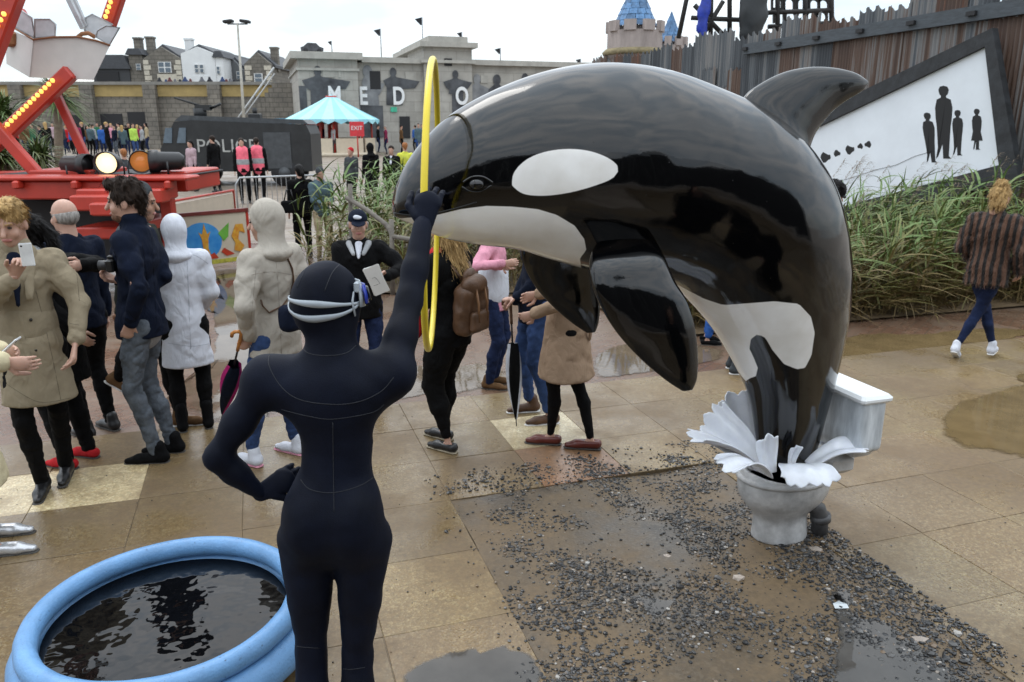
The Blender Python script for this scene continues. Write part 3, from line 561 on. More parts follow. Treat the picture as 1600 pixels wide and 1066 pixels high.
# ---------------------------------------------------------------- police truck
Y_ = 27.5; z_ = COURT + far_z(27.5); k_ = Y_ / 1225 * 1.0; cx = wx(368, Y_, 220); tr = empty('armoured_truck', (cx, Y_, z_), R(4), 'black armoured truck with white POLICE lettering and a roof gun', 'truck'); M_BLK = mat('matt_black_armour', (.014, .015, .016), rough=.5, var=.5, vscale=3, bump=.2, bscale=20); M_BLK2 = mat('grey_black_roof', (.05, .055, .06), rough=.45, var=.3)
L = (wx(485, Y_) - wx(250, Y_)); w2 = L / 2; mb = MB(); mb.prism([(-w2, .5), (w2, .5), (w2, 1.75), (w2 * .95, 2.05), (-w2 * .55, 2.2), (-w2 * .78, 2.15), (-w2, 1.25)], 0, 2.1, lambda a, b, d: (a, d, b)); mb.build('hull', M_BLK, tr)
mb = MB(); mb.prism([(-w2 * .80, 2.17), (w2 * .97, 2.07), (w2 * .9, 2.22), (-w2 * .7, 2.36)], .15, 1.95, lambda a, b, d: (a, d, b)); mb.build('roof', M_BLK2, tr)
for x in (-w2 * .62, w2 * .62):
    for y in (-.02, 1.9): wh = MB().tube([(x, y, .45), (x, y + .25, .45)], .46, 18).build('wheel', M_VOID, tr); MB().tube([(x, y - .02, .45), (x, y, .45)], .2, 12).build('hub', M_BLK2, wh)
for x in (-w2 * .9, -w2 * .72): MB().prism([(x - .13, 1.45), (x + .16, 1.45), (x + .22, 1.95), (x + .0, 1.95)], -.03, .02, lambda a, b, d: (a, d, b)).build('window', M_PANE, tr)
MB().box((w2 * .55, -.015, 1.2), (.9, .03, 1.2)).build('side_door', M_BLK2, tr); text_mesh('police_lettering', 'POLICE', .62, mat('faded_white_paint', (.38, .38, .36), rough=.7, var=.3), Matrix.Translation((-w2 * .12, -.02, 1.15)) @ Matrix.Rotation(PI / 2, 4, 'X'), tr, .004)
MB().tube([(-w2 * .55, 1, 2.3), (-w2 * .55, 1, 2.6)], .22, 12).build('turret_ring', M_BLK, tr); MB().tube([(-w2 * .45, 1, 2.62), (-w2 * .85, .8, 2.95)], .04, 6).box((-w2 * .5, 1, 2.62), (.5, .3, .18)).tube([(-w2 * .4, 1, 2.6), (-w2 * .25, .9, 2.75)], .05, 6).build('roof_gun', M_BLK, tr); MB().box((w2 * .2, .9, 2.33), (.4, .4, .2), bev=.03).tube([(w2 * .2, .9, 2.4), (w2 * .2, .9, 2.62)], .08, 8).build('roof_hatch', M_BLK, tr)

# ---------------------------------------------------------------- crowd barrier
Y_ = 19.5; br_ = empty('crowd_barrier', (wx(440, Y_, 290), Y_, COURT + far_z(Y_)), R(35), 'galvanised steel crowd barrier with rounded corners', 'barrier'); M_GALV = mat('galvanised_steel', (.36, .37, .38), rough=.35, metal=.7, var=.15)
MB().tube([(-1.1, 0, .1), (-1.1, 0, .9), (-1.0, 0, 1.05), (1.0, 0, 1.05), (1.1, 0, .9), (1.1, 0, .1)], .022, 8).tube([(-1.1, 0, .2), (1.1, 0, .2)], .018, 6).build('frame', M_GALV, br_)
for k in range(17): MB().tube([(-.98 + k * .1225, 0, .2), (-.98 + k * .1225, 0, 1.05)], .009, 5, cap=False).build('bar', M_GALV, br_)
for x in (-.8, .8): MB().tube([(x, -.3, .02), (x, 0, .12), (x, .3, .02)], .02, 6).build('foot', M_GALV, br_)

# ---------------------------------------------------------------- corrugated fence along V at constant U, with a timber rail
FU = 11.8; m = mat('rusty_corrugated_iron', (.05, .055, .06), rough=.55, var=.3, vscale=2.0, bump=.15, bscale=40); n, l, b = nodes(m); M_CORR = m
t = n.new('ShaderNodeTexCoord'); mpn = n.new('ShaderNodeMapping'); mpn.inputs['Scale'].default_value = (2.6, 2.6, .28); l.new(t.outputs['Object'], mpn.inputs[0]); oi = n.new('ShaderNodeObjectInfo'); va = n.new('ShaderNodeVectorMath'); va.operation = 'ADD'; cm_ = n.new('ShaderNodeCombineXYZ'); sc = n.new('ShaderNodeMath'); sc.operation = 'MULTIPLY'; sc.inputs[1].default_value = 37; l.new(oi.outputs['Random'], sc.inputs[0]); l.new(sc.outputs[0], cm_.inputs[0]); l.new(sc.outputs[0], cm_.inputs[2]); l.new(mpn.outputs[0], va.inputs[0]); l.new(cm_.outputs[0], va.inputs[1])
z = n.new('ShaderNodeTexNoise'); z.inputs['Scale'].default_value = 2.2; z.inputs['Detail'].default_value = 7; z.inputs['Roughness'].default_value = .65; l.new(va.outputs[0], z.inputs[0]); ad = n.new('ShaderNodeMath'); ad.operation = 'ADD'; mu = n.new('ShaderNodeMath'); mu.operation = 'MULTIPLY_ADD'; mu.inputs[1].default_value = .42; mu.inputs[2].default_value = -.21; l.new(oi.outputs['Random'], mu.inputs[0]); l.new(z.outputs[0], ad.inputs[0]); l.new(mu.outputs[0], ad.inputs[1])
rp = n.new('ShaderNodeValToRGB'); e = rp.color_ramp.elements; e[0].position = .25; e[0].color = (.030, .035, .042, 1); e[1].position = .85; e[1].color = (.17, .06, .025, 1)
for ps, c in ((.40, (.085, .095, .105)), (.50, (.19, .185, .18)), (.58, (.10, .055, .035)), (.70, (.055, .028, .018))): q = e.new(ps); q.color = (*c, 1)
l.new(ad.outputs[0], rp.inputs[0]); l.new(rp.outputs[0], b.inputs['Base Color'])
fen = empty('corrugated_fence', W(FU, 10, 0), 0, 'tall fence of rusty corrugated iron sheets with a timber rail', 'fence')
def corr(wd, ht, waves=8, amp=.016, jag=0.0, seed=0):
    r_ = random.Random(seed); v = []; nn = waves * 6
    for i in range(nn + 1):
        q = wd * i / nn; dz = jag * (r_.random() - .5) * .4 + jag * math.sin(i * .35 + seed)
        for zz in (0, ht * .5, ht + dz): v.append((amp * math.sin(2 * PI * waves * i / nn), q, zz))
    return v, [(i * 3 + j, i * 3 + 3 + j, i * 3 + 4 + j, i * 3 + 1 + j) for i in range(nn) for j in (0, 1)]
cms = []
for k in range(4):
    v, fc = corr(.68, 1, seed=k, jag=.012); me = bpy.data.meshes.new('corrugated_sheet'); me.from_pydata(v, [], fc); me.materials.append(M_CORR); me.polygons.foreach_set('use_smooth', np.ones(len(fc), bool)); cms.append(me)
k = 0
for i in range(31):
    v0 = 7.5 + i * .64
    for tier in (0, 1):
        o = link(bpy.data.objects.new('corrugated_sheet', cms[k % 4]), fen); k += 1; ht = 4.05 + random.uniform(-.03, .03) if tier == 0 else random.uniform(4.42, 4.72)
        if tier == 0 and v0 > 17.5: ht = random.uniform(3.2, 3.9)
        p = W(FU + (.0 if tier == 0 else .10) + random.uniform(-.015, .015), v0, -.1) - fen.location; o.location = p; o.rotation_euler = (random.uniform(-.008, .008), 0, GA + random.uniform(-.012, .012)); o.scale = (1, 1, ht)
rail = MB(); ubox(rail, FU - .14, FU - .04, 7.6, 17.6, 3.90, 4.14); rail.v = [Vector(p) - fen.location for p in rail.v]; M_TIM = mat('weathered_blue_grey_timber', (.055, .065, .075), rough=.75, var=.3, vscale=5, bump=.4, bscale=30, stretch=(1, 1, 6)); rail.build('timber_rail', M_TIM, fen)
for i in range(8): MB().box(W(FU - .17, 8.4 + i * 1.3, 4.02) - fen.location, (.06, .18, .07), rz=GA).build('rail_cleat', M_VOID, fen)
# tilted billboard leaning on the fence
bU = FU - .35
def bq(px, py, du=0.0): return on_u(px, py, bU + du)
TR, BR, BLc, TL = (1557, 44), (1598, 278), (1150, 400), (1150, 240)
org = bq(1400, 280); org.z = 0; bbd = empty('billboard', org, 0, 'large crooked white billboard in a dark timber frame', 'billboard'); NRM = Vector((GU[0], GU[1], 0))
def quadbox(name, q, t0, t1, m, parent=bbd):
    pts = [p - NRM * t0 - org for p in q] + [p - NRM * t1 - org for p in q]; return MB().add(pts, [(0, 1, 2, 3), (7, 6, 5, 4), (0, 4, 5, 1), (1, 5, 6, 2), (2, 6, 7, 3), (3, 7, 4, 0)]).build(name, m, parent)
o4 = [bq(*TR), bq(*BR), bq(*BLc), bq(*TL)]; iTR, iBR, iBL, iTL = bq(1545, 73), bq(1567, 258), bq(1150, 368), bq(1150, 262); i4 = [iTR, iBR, iBL, iTL]
quadbox('panel', i4, -.02, .02, mat('white_board_paint', (.70, .74, .78), rough=.5, var=.05, vscale=2, bump=.05)); M_FRM = mat('charred_timber_frame', (.022, .024, .027), rough=.75, var=.5, vscale=6, bump=.4, bscale=25)
for a, b_ in ((0, 1), (1, 2), (2, 3), (3, 0)): quadbox('frame_board', [o4[a], o4[b_], i4[b_], i4[a]], -.03, .09, M_FRM)
M_INK = mat('black_print', (.004, .004, .005), rough=.6, bump=0)
def figure(px, py0, py1, tilt=0.0, skirt=False):
    """plain standing silhouette printed on the board"""
    h_ = py1 - py0; pts = [(0, 0), (.055, .015), (.075, .06), (.06, .115), (.035, .14), (.04, .165), (.10, .19), (.125, .30), (.115, .45), (.10, .56)] + ([(.15, .78), (.06, .78), (.055, .97), (.09, 1.0), (-.02, 1.0)] if skirt else [(.085, .78), (.075, .965), (.11, 1.0), (-.0, 1.0)])
    left = [(-a * .9, b) for a, b in reversed(pts[1:-1])]; poly = pts + [(-.01, .8)] + left
    q = [bq(px + a * h_ + (b - .5) * h_ * tilt, py0 + b * h_, -.021) for a, b in poly]; n_ = len(q); MB().add([p - org for p in q] + [p - NRM * .003 - org for p in q], [tuple(range(n_)), tuple(reversed(range(n_, 2 * n_)))] + [(i, (i + 1) % n_, n_ + (i + 1) % n_, n_ + i) for i in range(n_)]).build('printed_figure', M_INK, bbd)
figure(1474, 134, 248); figure(1452, 176, 254, .1); figure(1496, 172, 243); figure(1526, 170, 234, 0, True)
for (x, y, r_) in ((1290, 246, 9), (1308, 240, 6), (1328, 234, 8), (1344, 229, 5), (1356, 226, 6), (1273, 250, 7)):
    q = [bq(x + r_ * .9 * math.cos(t), y + r_ * math.sin(t) * (.8 + .3 * math.sin(3 * t + x)), -.021) for t in np.linspace(0, 2 * PI, 12, endpoint=False)]; MB().add([p - org for p in q], [tuple(range(12))]).build('printed_shape', M_INK, bbd)
MB().tube([bq(x, y, -.022) - org for x, y in ((1280, 292), (1330, 278), (1370, 265), (1400, 258), (1430, 244), (1458, 236))], .008, 5, flat=.3).build('painted_crack', M_INK, bbd)

# ---------------------------------------------------------------- castle turrets and ruin
M_SHIN = mat('blue_shingle', (.07, .16, .30), rough=.6, var=.35, vscale=9, bump=.3, rnd=.3); M_TUR = mat('pinkish_turret_render', (.33, .28, .26), rough=.85, var=.25, vscale=4, bump=.4, bscale=14, stretch=(1, 1, .3)); M_MOSS = mat('mossy_ledge', (.22, .18, .10), rough=.9, var=.3)
def turret(px, Y, r, py_top, py_roof, py_wall, py_bot, label, sh=12):
    cx = at_depth(px, py_wall, Y); zw, zb, zr, zt = (at_depth(px, q, Y).z for q in (py_wall, py_bot, py_roof, py_top)); o = empty('castle_turret', (cx.x, Y, 0), 0, label, 'turret')
    MB().lathe([(r * .82, 0), (r * .82, zb - .4), (r * 1.1, zb), (r * 1.12, zb + .12), (r, zb + .2), (r, zw)], n=16, sm=False).build('drum', M_TUR, o); MB().lathe([(r * 1.13, zb), (r * 1.18, zb + .1), (r * 1.05, zb + .22)], n=16).build('ledge', M_MOSS, o); MB().lathe([(r * .62, zw - .1), (r * .6, zr)], n=16).build('neck', M_TUR, o)
    for k in range(9): a = 2 * PI * k / 9 + .2; MB().box((r * .97 * math.cos(a), r * .97 * math.sin(a), zw + .14), (.16, r * .42, .34), rz=a).build('merlon', M_TUR, o)
    rows = 9
    for i in range(rows):
        t0, t1 = i / rows, (i + 1.25) / rows; r0, r1 = r * .78 * (1 - t0 * .97), r * .78 * (1 - min(t1, 1) * .97); z0, z1 = zr + (zt - zr) * t0, zr + (zt - zr) * min(t1, 1)
        kk = max(6, int(sh * (1 - t0)) + 3)
        for j in range(kk):
            a0, a1 = 2 * PI * (j + (i % 2) * .5) / kk, 2 * PI * (j + .94 + (i % 2) * .5) / kk; MB().add([(r0 * 1.05 * math.cos(a0), r0 * 1.05 * math.sin(a0), z0), (r0 * 1.05 * math.cos(a1), r0 * 1.05 * math.sin(a1), z0 - .01), (r1 * math.cos(a1), r1 * math.sin(a1), z1), (r1 * math.cos(a0), r1 * math.sin(a0), z1)], [(0, 1, 2, 3)]).build('shingle', M_SHIN, o)
    return o
turret(992, 29, .95, -40, 42, 50, 88, 'round castle turret with battlements and a blue shingled cone roof'); turret(1047, 33, .62, 18, 66, 72, 100, 'slim castle turret with a pointed blue shingled roof', 8)
ru = empty('castle_ruin', (0, 0, 0), 0, 'gutted castle tower frame with arched openings above the fence', 'ruin'); c0 = at_depth(1180, 30, 24); ru.location = (c0.x, 24, 0); M_IRON = mat('dark_burnt_iron', (.018, .016, .015), rough=.7, var=.4)
def rp_(px, py, Y=24): return at_depth(px, py, Y) - ru.location
for pxa, pya, pxb, pyb in ((1085, -60, 1060, 60), (1112, -60, 1110, 70), (1140, -60, 1140, 70), (1165, -60, 1165, 70), (1215, -60, 1215, 70), (1258, -60, 1258, 60), (1298, -60, 1300, 60), (1080, 28, 1175, 32), (1085, 8, 1135, 60), (1130, 2, 1095, 60), (1200, 20, 1300, 16), (1200, 42, 1300, 36)): MB().tube([rp_(pxa, pya), rp_(pxb, pyb)], .07, 6).build('frame_bar', M_IRON, ru)
for k, (x, y) in enumerate(((1215, 4), (1234, 6), (1254, 7), (1273, 8), (1288, 8), (1218, 24), (1236, 27), (1254, 28), (1269, 28), (1285, 27))):
    pts = []; w_, h_ = 6.5, 9
    outer = [(-9, 12), (9, 12), (9, -12), (-9, -12)]; arch = [(-w_, h_), (-w_, -2)] + [(-w_ * math.cos(t), -2 - 6 * math.sin(t)) for t in np.linspace(0, PI, 7)][1:-1] + [(w_, -2), (w_, h_)]
    poly = [(-9, 12), (-w_, 12)] + arch[1:-1] + [(w_, 12), (9, 12), (9, -12), (-9, -12)]
    q = [rp_(x + a, y + b, 24.3) for a, b in poly]; n_ = len(q); MB().add(q + [p + Vector((0, .12, 0)) for p in q], [tuple(range(n_)), tuple(reversed(range(n_, 2 * n_)))] + [(i, (i + 1) % n_, n_ + (i + 1) % n_, n_ + i) for i in range(n_)]).build('arched_opening', M_IRON, ru)
M_TARP = mat('blue_tarpaulin', (.012, .035, .32), rough=.4, var=.3, vscale=8, bump=.5, bscale=12)
field_obj('tarpaulin', Field().chain([rp_(1104, -20, 23.6), rp_(1100, 20, 23.6), rp_(1098, 55, 23.6)], [.16, .14, .16], .05, .5).fold(.05, (5, 5, 3)), .05, M_TARP, ru); field_obj('black_sheeting', Field().chain([rp_(1180, -30, 23.5), rp_(1176, 20, 23.5), rp_(1172, 48, 23.5)], [.42, .40, .3], .05, .4).fold(.06, (4, 4, 2)), .06, mat('black_sheeting', (.02, .023, .026), rough=.4), ru)
# ================================================================ REEDS, PALMS, BRANCH RAIL, FAIRGROUND RIDE
def leaf_mat(name, lo, mid, hi, zlo, zhi, trans=.25):
    m = bpy.data.materials.new(name); m.use_nodes = True; n, l, b = nodes(m); g = n.new('ShaderNodeNewGeometry'); sp = n.new('ShaderNodeSeparateXYZ'); l.new(g.outputs['Position'], sp.inputs[0]); mr_ = n.new('ShaderNodeMapRange'); mr_.inputs['From Min'].default_value = zlo; mr_.inputs['From Max'].default_value = zhi; l.new(sp.outputs[2], mr_.inputs[0])
    ad = n.new('ShaderNodeMath'); ad.operation = 'MULTIPLY_ADD'; ad.inputs[1].default_value = .7; ad.inputs[2].default_value = -.35; l.new(g.outputs['Random Per Island'], ad.inputs[0]); a2 = n.new('ShaderNodeMath'); l.new(mr_.outputs[0], a2.inputs[0]); l.new(ad.outputs[0], a2.inputs[1]); rp = n.new('ShaderNodeValToRGB'); e = rp.color_ramp.elements; e[0].position = .15; e[0].color = (*lo, 1); e[1].position = .85; e[1].color = (*hi, 1); q = e.new(.45); q.color = (*mid, 1)
    l.new(a2.outputs[0], rp.inputs[0]); l.new(rp.outputs[0], b.inputs['Base Color']); b.inputs['Roughness'].default_value = .5; b.inputs['Specular IOR Level'].default_value = .3
    return m
M_REED = leaf_mat('reed_leaf', (.17, .12, .05), (.14, .14, .04), (.10, .165, .045), 0, 1.5)
def blades(roots, dirs, lens, wid, droop, seg=5, twist=.3):
    """curved tapering strips; all arrays per blade"""
    n_ = len(roots); t = np.linspace(0, 1, seg + 1)[None, :, None]; up = np.array([0, 0, 1.0]); d = dirs / np.linalg.norm(dirs, axis=1, keepdims=True)
    hz = d * np.array([1, 1, 0]) + 1e-6; hz /= np.linalg.norm(hz, axis=1, keepdims=True); c = roots[:, None, :] + d[:, None, :] * (lens[:, None, None] * t) + (hz[:, None, :] * .5 - up[None, None, :]) * (droop * lens)[:, None, None] * t ** 2.2
    sd_ = np.cross(d, up); sd_ /= np.maximum(np.linalg.norm(sd_, axis=1, keepdims=True), 1e-6); sd_ = sd_ + up * RNG.uniform(-twist, twist, (n_, 1)); ww = (wid[:, None, None] * (1 - t ** 1.6) * (.5 + .5 * np.minimum(t * 5, 1)) + .0008)
    V = np.stack([c - sd_[:, None, :] * ww, c + sd_[:, None, :] * ww], 2).reshape(n_, -1, 3); k = (seg + 1) * 2; f0 = np.array([[2 * i, 2 * i + 1, 2 * i + 3, 2 * i + 2] for i in range(seg)]); F_ = (f0[None] + (np.arange(n_) * k)[:, None, None]).reshape(-1, 4)
    return V.reshape(-1, 3), F_
def reeds(name, label, pts, hmin, hmax, wind, leaves=8, z0=COURT, prof=None):
    n_ = len(pts); hts = RNG.uniform(hmin, hmax, n_); uq = pts[:, 0] * GU[0] + pts[:, 1] * GU[1]; hts = hts * (prof(uq) if prof else 1); roots = np.concatenate([pts, np.full((n_, 1), z0)], 1); lean = np.stack([RNG.normal(wind[0] * .25, .10, n_), RNG.normal(wind[1] * .25, .10, n_), np.ones(n_)], 1); sv, sf = blades(roots, lean, hts, np.full(n_, .005), np.full(n_, .10), 4)
    VV = [sv]; FF = [sf]; o = len(sv); ld = lean / np.linalg.norm(lean, axis=1, keepdims=True)
    for k in range(leaves):
        t = RNG.uniform(.12, .98, n_); r_ = roots + ld * (hts * t)[:, None]; r_[:, 0] += wind[0] * .06 * hts * t ** 2; a = RNG.uniform(0, 2 * PI, n_); d = np.stack([np.cos(a) * .55 + wind[0] * .9, np.sin(a) * .55 + wind[1] * .9, RNG.uniform(.15, 1.0, n_)], 1); v, f_ = blades(r_, d, RNG.uniform(.3, .65, n_), RNG.uniform(.008, .018, n_), RNG.uniform(.2, .6, n_), 5, .7); VV.append(v); FF.append(f_ + o); o += len(v)
    m_ = int(n_ * 2.2); idx = RNG.integers(0, n_, m_); g_ = roots[idx] + RNG.normal(0, .12, (m_, 3)) * np.array([1, 1, 0]); a = RNG.uniform(0, 2 * PI, m_); v, f_ = blades(g_, np.stack([np.cos(a) * .5, np.sin(a) * .5, RNG.uniform(.5, 1.2, m_)], 1), RNG.uniform(.3, .75, m_), RNG.uniform(.004, .009, m_), RNG.uniform(.2, .7, m_), 4, .7); VV.append(v); FF.append(f_ + o)
    return tag(mesh_obj(name, np.concatenate(VV), np.concatenate(FF), M_REED), label, 'reeds', kind='stuff')
def scatter(n_, u0, u1, v0, v1, edge=.25):
    u = RNG.uniform(u0, u1, n_); v = v0 + (v1 - v0) * RNG.random(n_) ** 1.4 + edge * vnoise(u * 1.3, u * 0 + 2., u * 0 + 1.) * 2; return np.stack([GU[0] * u + GV[0] * v, GU[1] * u + GV[1] * v], 1)
reeds('reed_bed', 'windblown green reeds growing in front of the billboard and fence', scatter(1300, 4.6, 11.6, 7.75, 10.2), .75, 1.5, (.55, .05), 9, prof=lambda u: .72 + .48 * np.exp(-((u - 8.9) / .95) ** 2) + .22 * np.exp(-((u - 11) / .7) ** 2))
p2 = np.stack([RNG.uniform(-3.3, 1.0, 650), RNG.uniform(11.2, 16.0, 650)], 1); p2 = p2[(p2[:, 0] > -3.05 + (p2[:, 1] - 11) * .02)]
reeds('reed_bed', 'tall reeds growing behind the rustic branch railing', p2, .9, 1.75, (.2, 0), 8)
# feathery seed heads are parts of the reeds' mass
hp = scatter(70, 5.2, 11.4, 7.9, 10.2); hz_ = RNG.uniform(1.2, 1.75, 70); nb = 46; rt = np.repeat(np.concatenate([hp, hz_[:, None]], 1), nb, 0); rt[:, 2] += RNG.uniform(-.14, .1, len(rt)); rt[:, 0] += (rt[:, 2] - np.repeat(hz_, nb)) * .6; a = RNG.uniform(0, 2 * PI, len(rt)); v, f_ = blades(rt, np.stack([np.cos(a) * .5 + .6, np.sin(a) * .5, RNG.uniform(.1, .8, len(rt))], 1), RNG.uniform(.05, .12, len(rt)), RNG.uniform(.0015, .003, len(rt)), RNG.uniform(.3, .8, len(rt)), 3)
tag(mesh_obj('reed_plumes', v, f_, mat('reed_plume', (.16, .12, .08), rough=.9, var=.3)), 'feathery brown plumes on top of the windblown reeds', 'reeds', kind='stuff')
pts = [W(4.2, 7.6), W(12, 7.55), W(12, 12), W(4.2, 12)]; tag(mesh_obj('reed_soil', [(p.x, p.y, COURT + .03) for p in pts], [(0, 1, 2, 3)], M_SOIL), kind='structure'); tag(mesh_obj('reed_soil', [(-3.4, 11, COURT + .03), (1.2, 11, COURT + .03), (1.2, 16.2, COURT + .03), (-3.4, 16.2, COURT + .03)], [(0, 1, 2, 3)], M_SOIL), kind='structure')
M_GRASS = leaf_mat('short_grass', (.05, .075, .02), (.06, .10, .025), (.08, .13, .03), 0, .3)
# rustic railing
M_BRANCH = mat('grey_branch_wood', (.14, .125, .105), rough=.85, var=.3, vscale=12, bump=.6, bscale=50)
rl = empty('branch_railing', Vector((-1.6, 10.4, COURT)), 0, 'rustic railing of bare grey branches in front of the reeds', 'railing')
def rpt(px, py, Y): return at_depth(px, py, Y) - rl.location
for nm, q in (('rail', [rpt(540, 310, 10.6), rpt(575, 330, 10.4), rpt(602, 352, 10.2), rpt(612, 368, 10.1), rpt(640, 372, 10.0), rpt(668, 392, 9.9)]), ('post', [rpt(547, 290, 10.6), rpt(550, 440, 10.6)]), ('post', [rpt(610, 345, 10.1), rpt(613, 460, 10.1)]), ('post', [rpt(650, 372, 9.95), rpt(652, 470, 9.95)]), ('rail', [rpt(545, 372, 10.6), rpt(612, 412, 10.1), rpt(660, 432, 9.9)])):
    pts = catmull0(q) if 'catmull0' in globals() else q; MB().tube([p + Vector((random.uniform(-.02, .02), 0, random.uniform(-.02, .02))) for p in pts], .032, 7).build(nm, M_BRANCH, rl)
# cabbage palms
M_PALM = leaf_mat('palm_leaf', (.09, .10, .03), (.075, .12, .035), (.10, .16, .05), 1.0, 4.0); M_TRUNK = mat('palm_trunk', (.16, .12, .085), rough=.9, var=.3, vscale=14, bump=.6, bscale=40)
def palm(px, pyb, pyt, Y, rad, label, lean=0.0):
    b0 = at_depth(px, pyb, Y); t0 = at_depth(px + lean, pyt, Y); b0.z = COURT + far_z(Y); o = empty('cabbage_palm', b0, 0, label, 'tree'); d = t0 - b0
    MB().tube([(0, 0, -.1), d * .5 + Vector((.06, 0, 0)), d], [.12, .09, .08], 9).build('trunk', M_TRUNK, o); n_ = 260; a = RNG.uniform(0, 2 * PI, n_); el = RNG.uniform(-.5, 1.4, n_); dr = np.stack([np.cos(a) * np.cos(el), np.sin(a) * np.cos(el), np.sin(el)], 1); v, f_ = blades(np.tile(np.array(d), (n_, 1)) + RNG.normal(0, .05, (n_, 3)), dr, RNG.uniform(.7, 1.05, n_) * rad, RNG.uniform(.014, .024, n_), RNG.uniform(.25, .6, n_), 6, .3); mesh_obj('crown', v, f_, M_PALM, o)
palm(66, 232, 152, 17, .75, 'spiky cabbage palm on a slim trunk behind the ride beam', 24); palm(8, 260, 178, 14, .7, 'spiky cabbage palm beside the stone wall edge', -6); palm(62, 262, 246, 13.5, .55, 'low spiky palm clump beside the red ride base', 0); palm(0, 262, 250, 13, .5, 'low spiky palm clump left of the ride base', 0)

# ---------------------------------------------------------------- fairground wheel
RY = 12.0; M_RR = M_RED; M_BULB = mat('lit_bulb', (.8, .5, .1), rough=.3, bump=0, emit=((1, .62, .12), 1.6)); M_GOND = mat('white_gondola_paint', (.50, .48, .455), rough=.5, var=.07, vscale=3); M_MESH = mat('gondola_screen', (.45, .46, .48), rough=.6); M_RUST = mat('rusty_edge', (.20, .08, .03), rough=.8)
wheel = empty('fairground_wheel', (-8.0, RY, COURT), 0, 'red fairground wheel frame with rows of lit bulbs', 'ride')
def rw(px, py, Y=RY): return at_depth(px, py, Y) - wheel.location
def beam(name, a, b_, w_, m, Ya=RY, Yb=None, parent=wheel):
    p, q = rw(*a, Ya), rw(*b_, Yb or Ya); d = (q - p); L_ = d.length; M_ = d.to_track_quat('Z', 'Y').to_matrix(); return MB().box((p + q) / 2, (w_, w_ * 1.2, L_), M=M_, bev=w_ * .12).build(name, m, parent)
beam('spoke_beam', (-60, 275), (112, 112), .17, M_RR, 11.8); beam('spoke_beam', (-30, 130), (28, -25), .2, M_RR, 11.4); beam('spoke_beam', (168, 42), (196, -40), .16, M_RR, 12.6); beam('strut', (84, 140), (134, 246), .10, M_RR, 12.2); beam('strut', (-10, 195), (70, 285), .13, M_RR, 11.2); beam('hanger_arm', (98, -20), (130, 45), .06, M_GALV, 12.3); beam('hanger_arm', (106, -22), (134, 42), .06, M_GALV, 12.5); beam('strut', (-40, 60), (40, 20), .12, M_RR, 12.8)
for (x0, y0, x1, y1, Y, n_) in ((0, 206, 82, 126, 11.62, 15), (165, 26, 178, -12, 12.45, 6), (6, -4, 22, -40, 11.3, 3), (-4, 40, 6, 22, 11.25, 3)):
    for k in range(n_):
        p = rw(x0 + (x1 - x0) * k / (n_ - 1), y0 + (y1 - y0) * k / (n_ - 1), Y); MB().lathe([(.001, -.032), (.022, -.026), (.032, 0), (.022, .026), (.001, .032)], c=p, n=8).build('bulb', M_BULB, wheel)
gd = empty('gondola', at_depth(95, 120, 12.0), 0, 'white fairground gondola with mesh side screens hanging from the wheel', 'gondola'); GO = gd.location
def gp(px, py, Y): return at_depth(px, py, Y) - GO
def gprism(name, px, Y0, Y1, m): a = [gp(x, y, Y0) for x, y in px]; b_ = [gp(x, y, Y1) for x, y in px]; n_ = len(a); MB().add(a + b_, [tuple(range(n_)), tuple(reversed(range(n_, 2 * n_)))] + [(i, n_ + i, n_ + (i + 1) % n_, (i + 1) % n_) for i in range(n_)]).build(name, m, gd)
gprism('tub', [(52, 62), (85, 58), (120, 58), (150, 64), (172, 71), (146, 125), (46, 121)], 11.8, 12.8, M_GOND); MB().add([gp(8, 43, 12.4), gp(52, 62, 11.79), gp(46, 121, 11.79), gp(10, 100, 12.4)], [(0, 1, 2, 3)]).add([gp(8, 43, 12.41), gp(52, 62, 11.8), gp(46, 121, 11.8), gp(10, 100, 12.41)], [(0, 1, 2, 3)]).build('side_panel', M_GOND, gd)
MB().tube([gp(22, 44, 12.1), gp(52, 62, 11.78), gp(85, 58, 11.78), gp(120, 57.5, 11.78), gp(150, 63.5, 11.78), gp(172, 71, 11.78)], .014, 6).build('rim_trim', M_RUST, gd)
def screen(px, Y): q = [gp(x, y, Y) for x, y in px]; n_ = len(q); s_ = MB().add(q + [p + Vector((0, .012, 0)) for p in q], [tuple(range(n_)), tuple(reversed(range(n_, 2 * n_)))]).build('mesh_screen', M_MESH, gd); MB().tube(q + [q[0]], .012, 6).build('screen_frame', M_GALV, s_)
screen([(16, 38), (24, 10), (50, 28), (54, 60)], 11.9); screen([(54, 60), (54, 30), (78, 30), (87, 38), (86, 56)], 11.82); screen([(132, 48), (134, 28), (144, 22), (176, 38), (150, 56)], 12.5); screen([(150, 58), (152, 48), (166, 40), (187, 43), (171, 70)], 11.85)
MB().tube([gp(122, 58, 12.1), gp(128, 53, 12.1), gp(138, 52, 12.1), gp(148, 58, 12.1)], .03, 8).build('grab_rail', M_RUST, gd); MB().box(gp(18, 62, 12.2), (.22, .2, .2), bev=.03).build('pivot_bearing', M_RUST, gd)
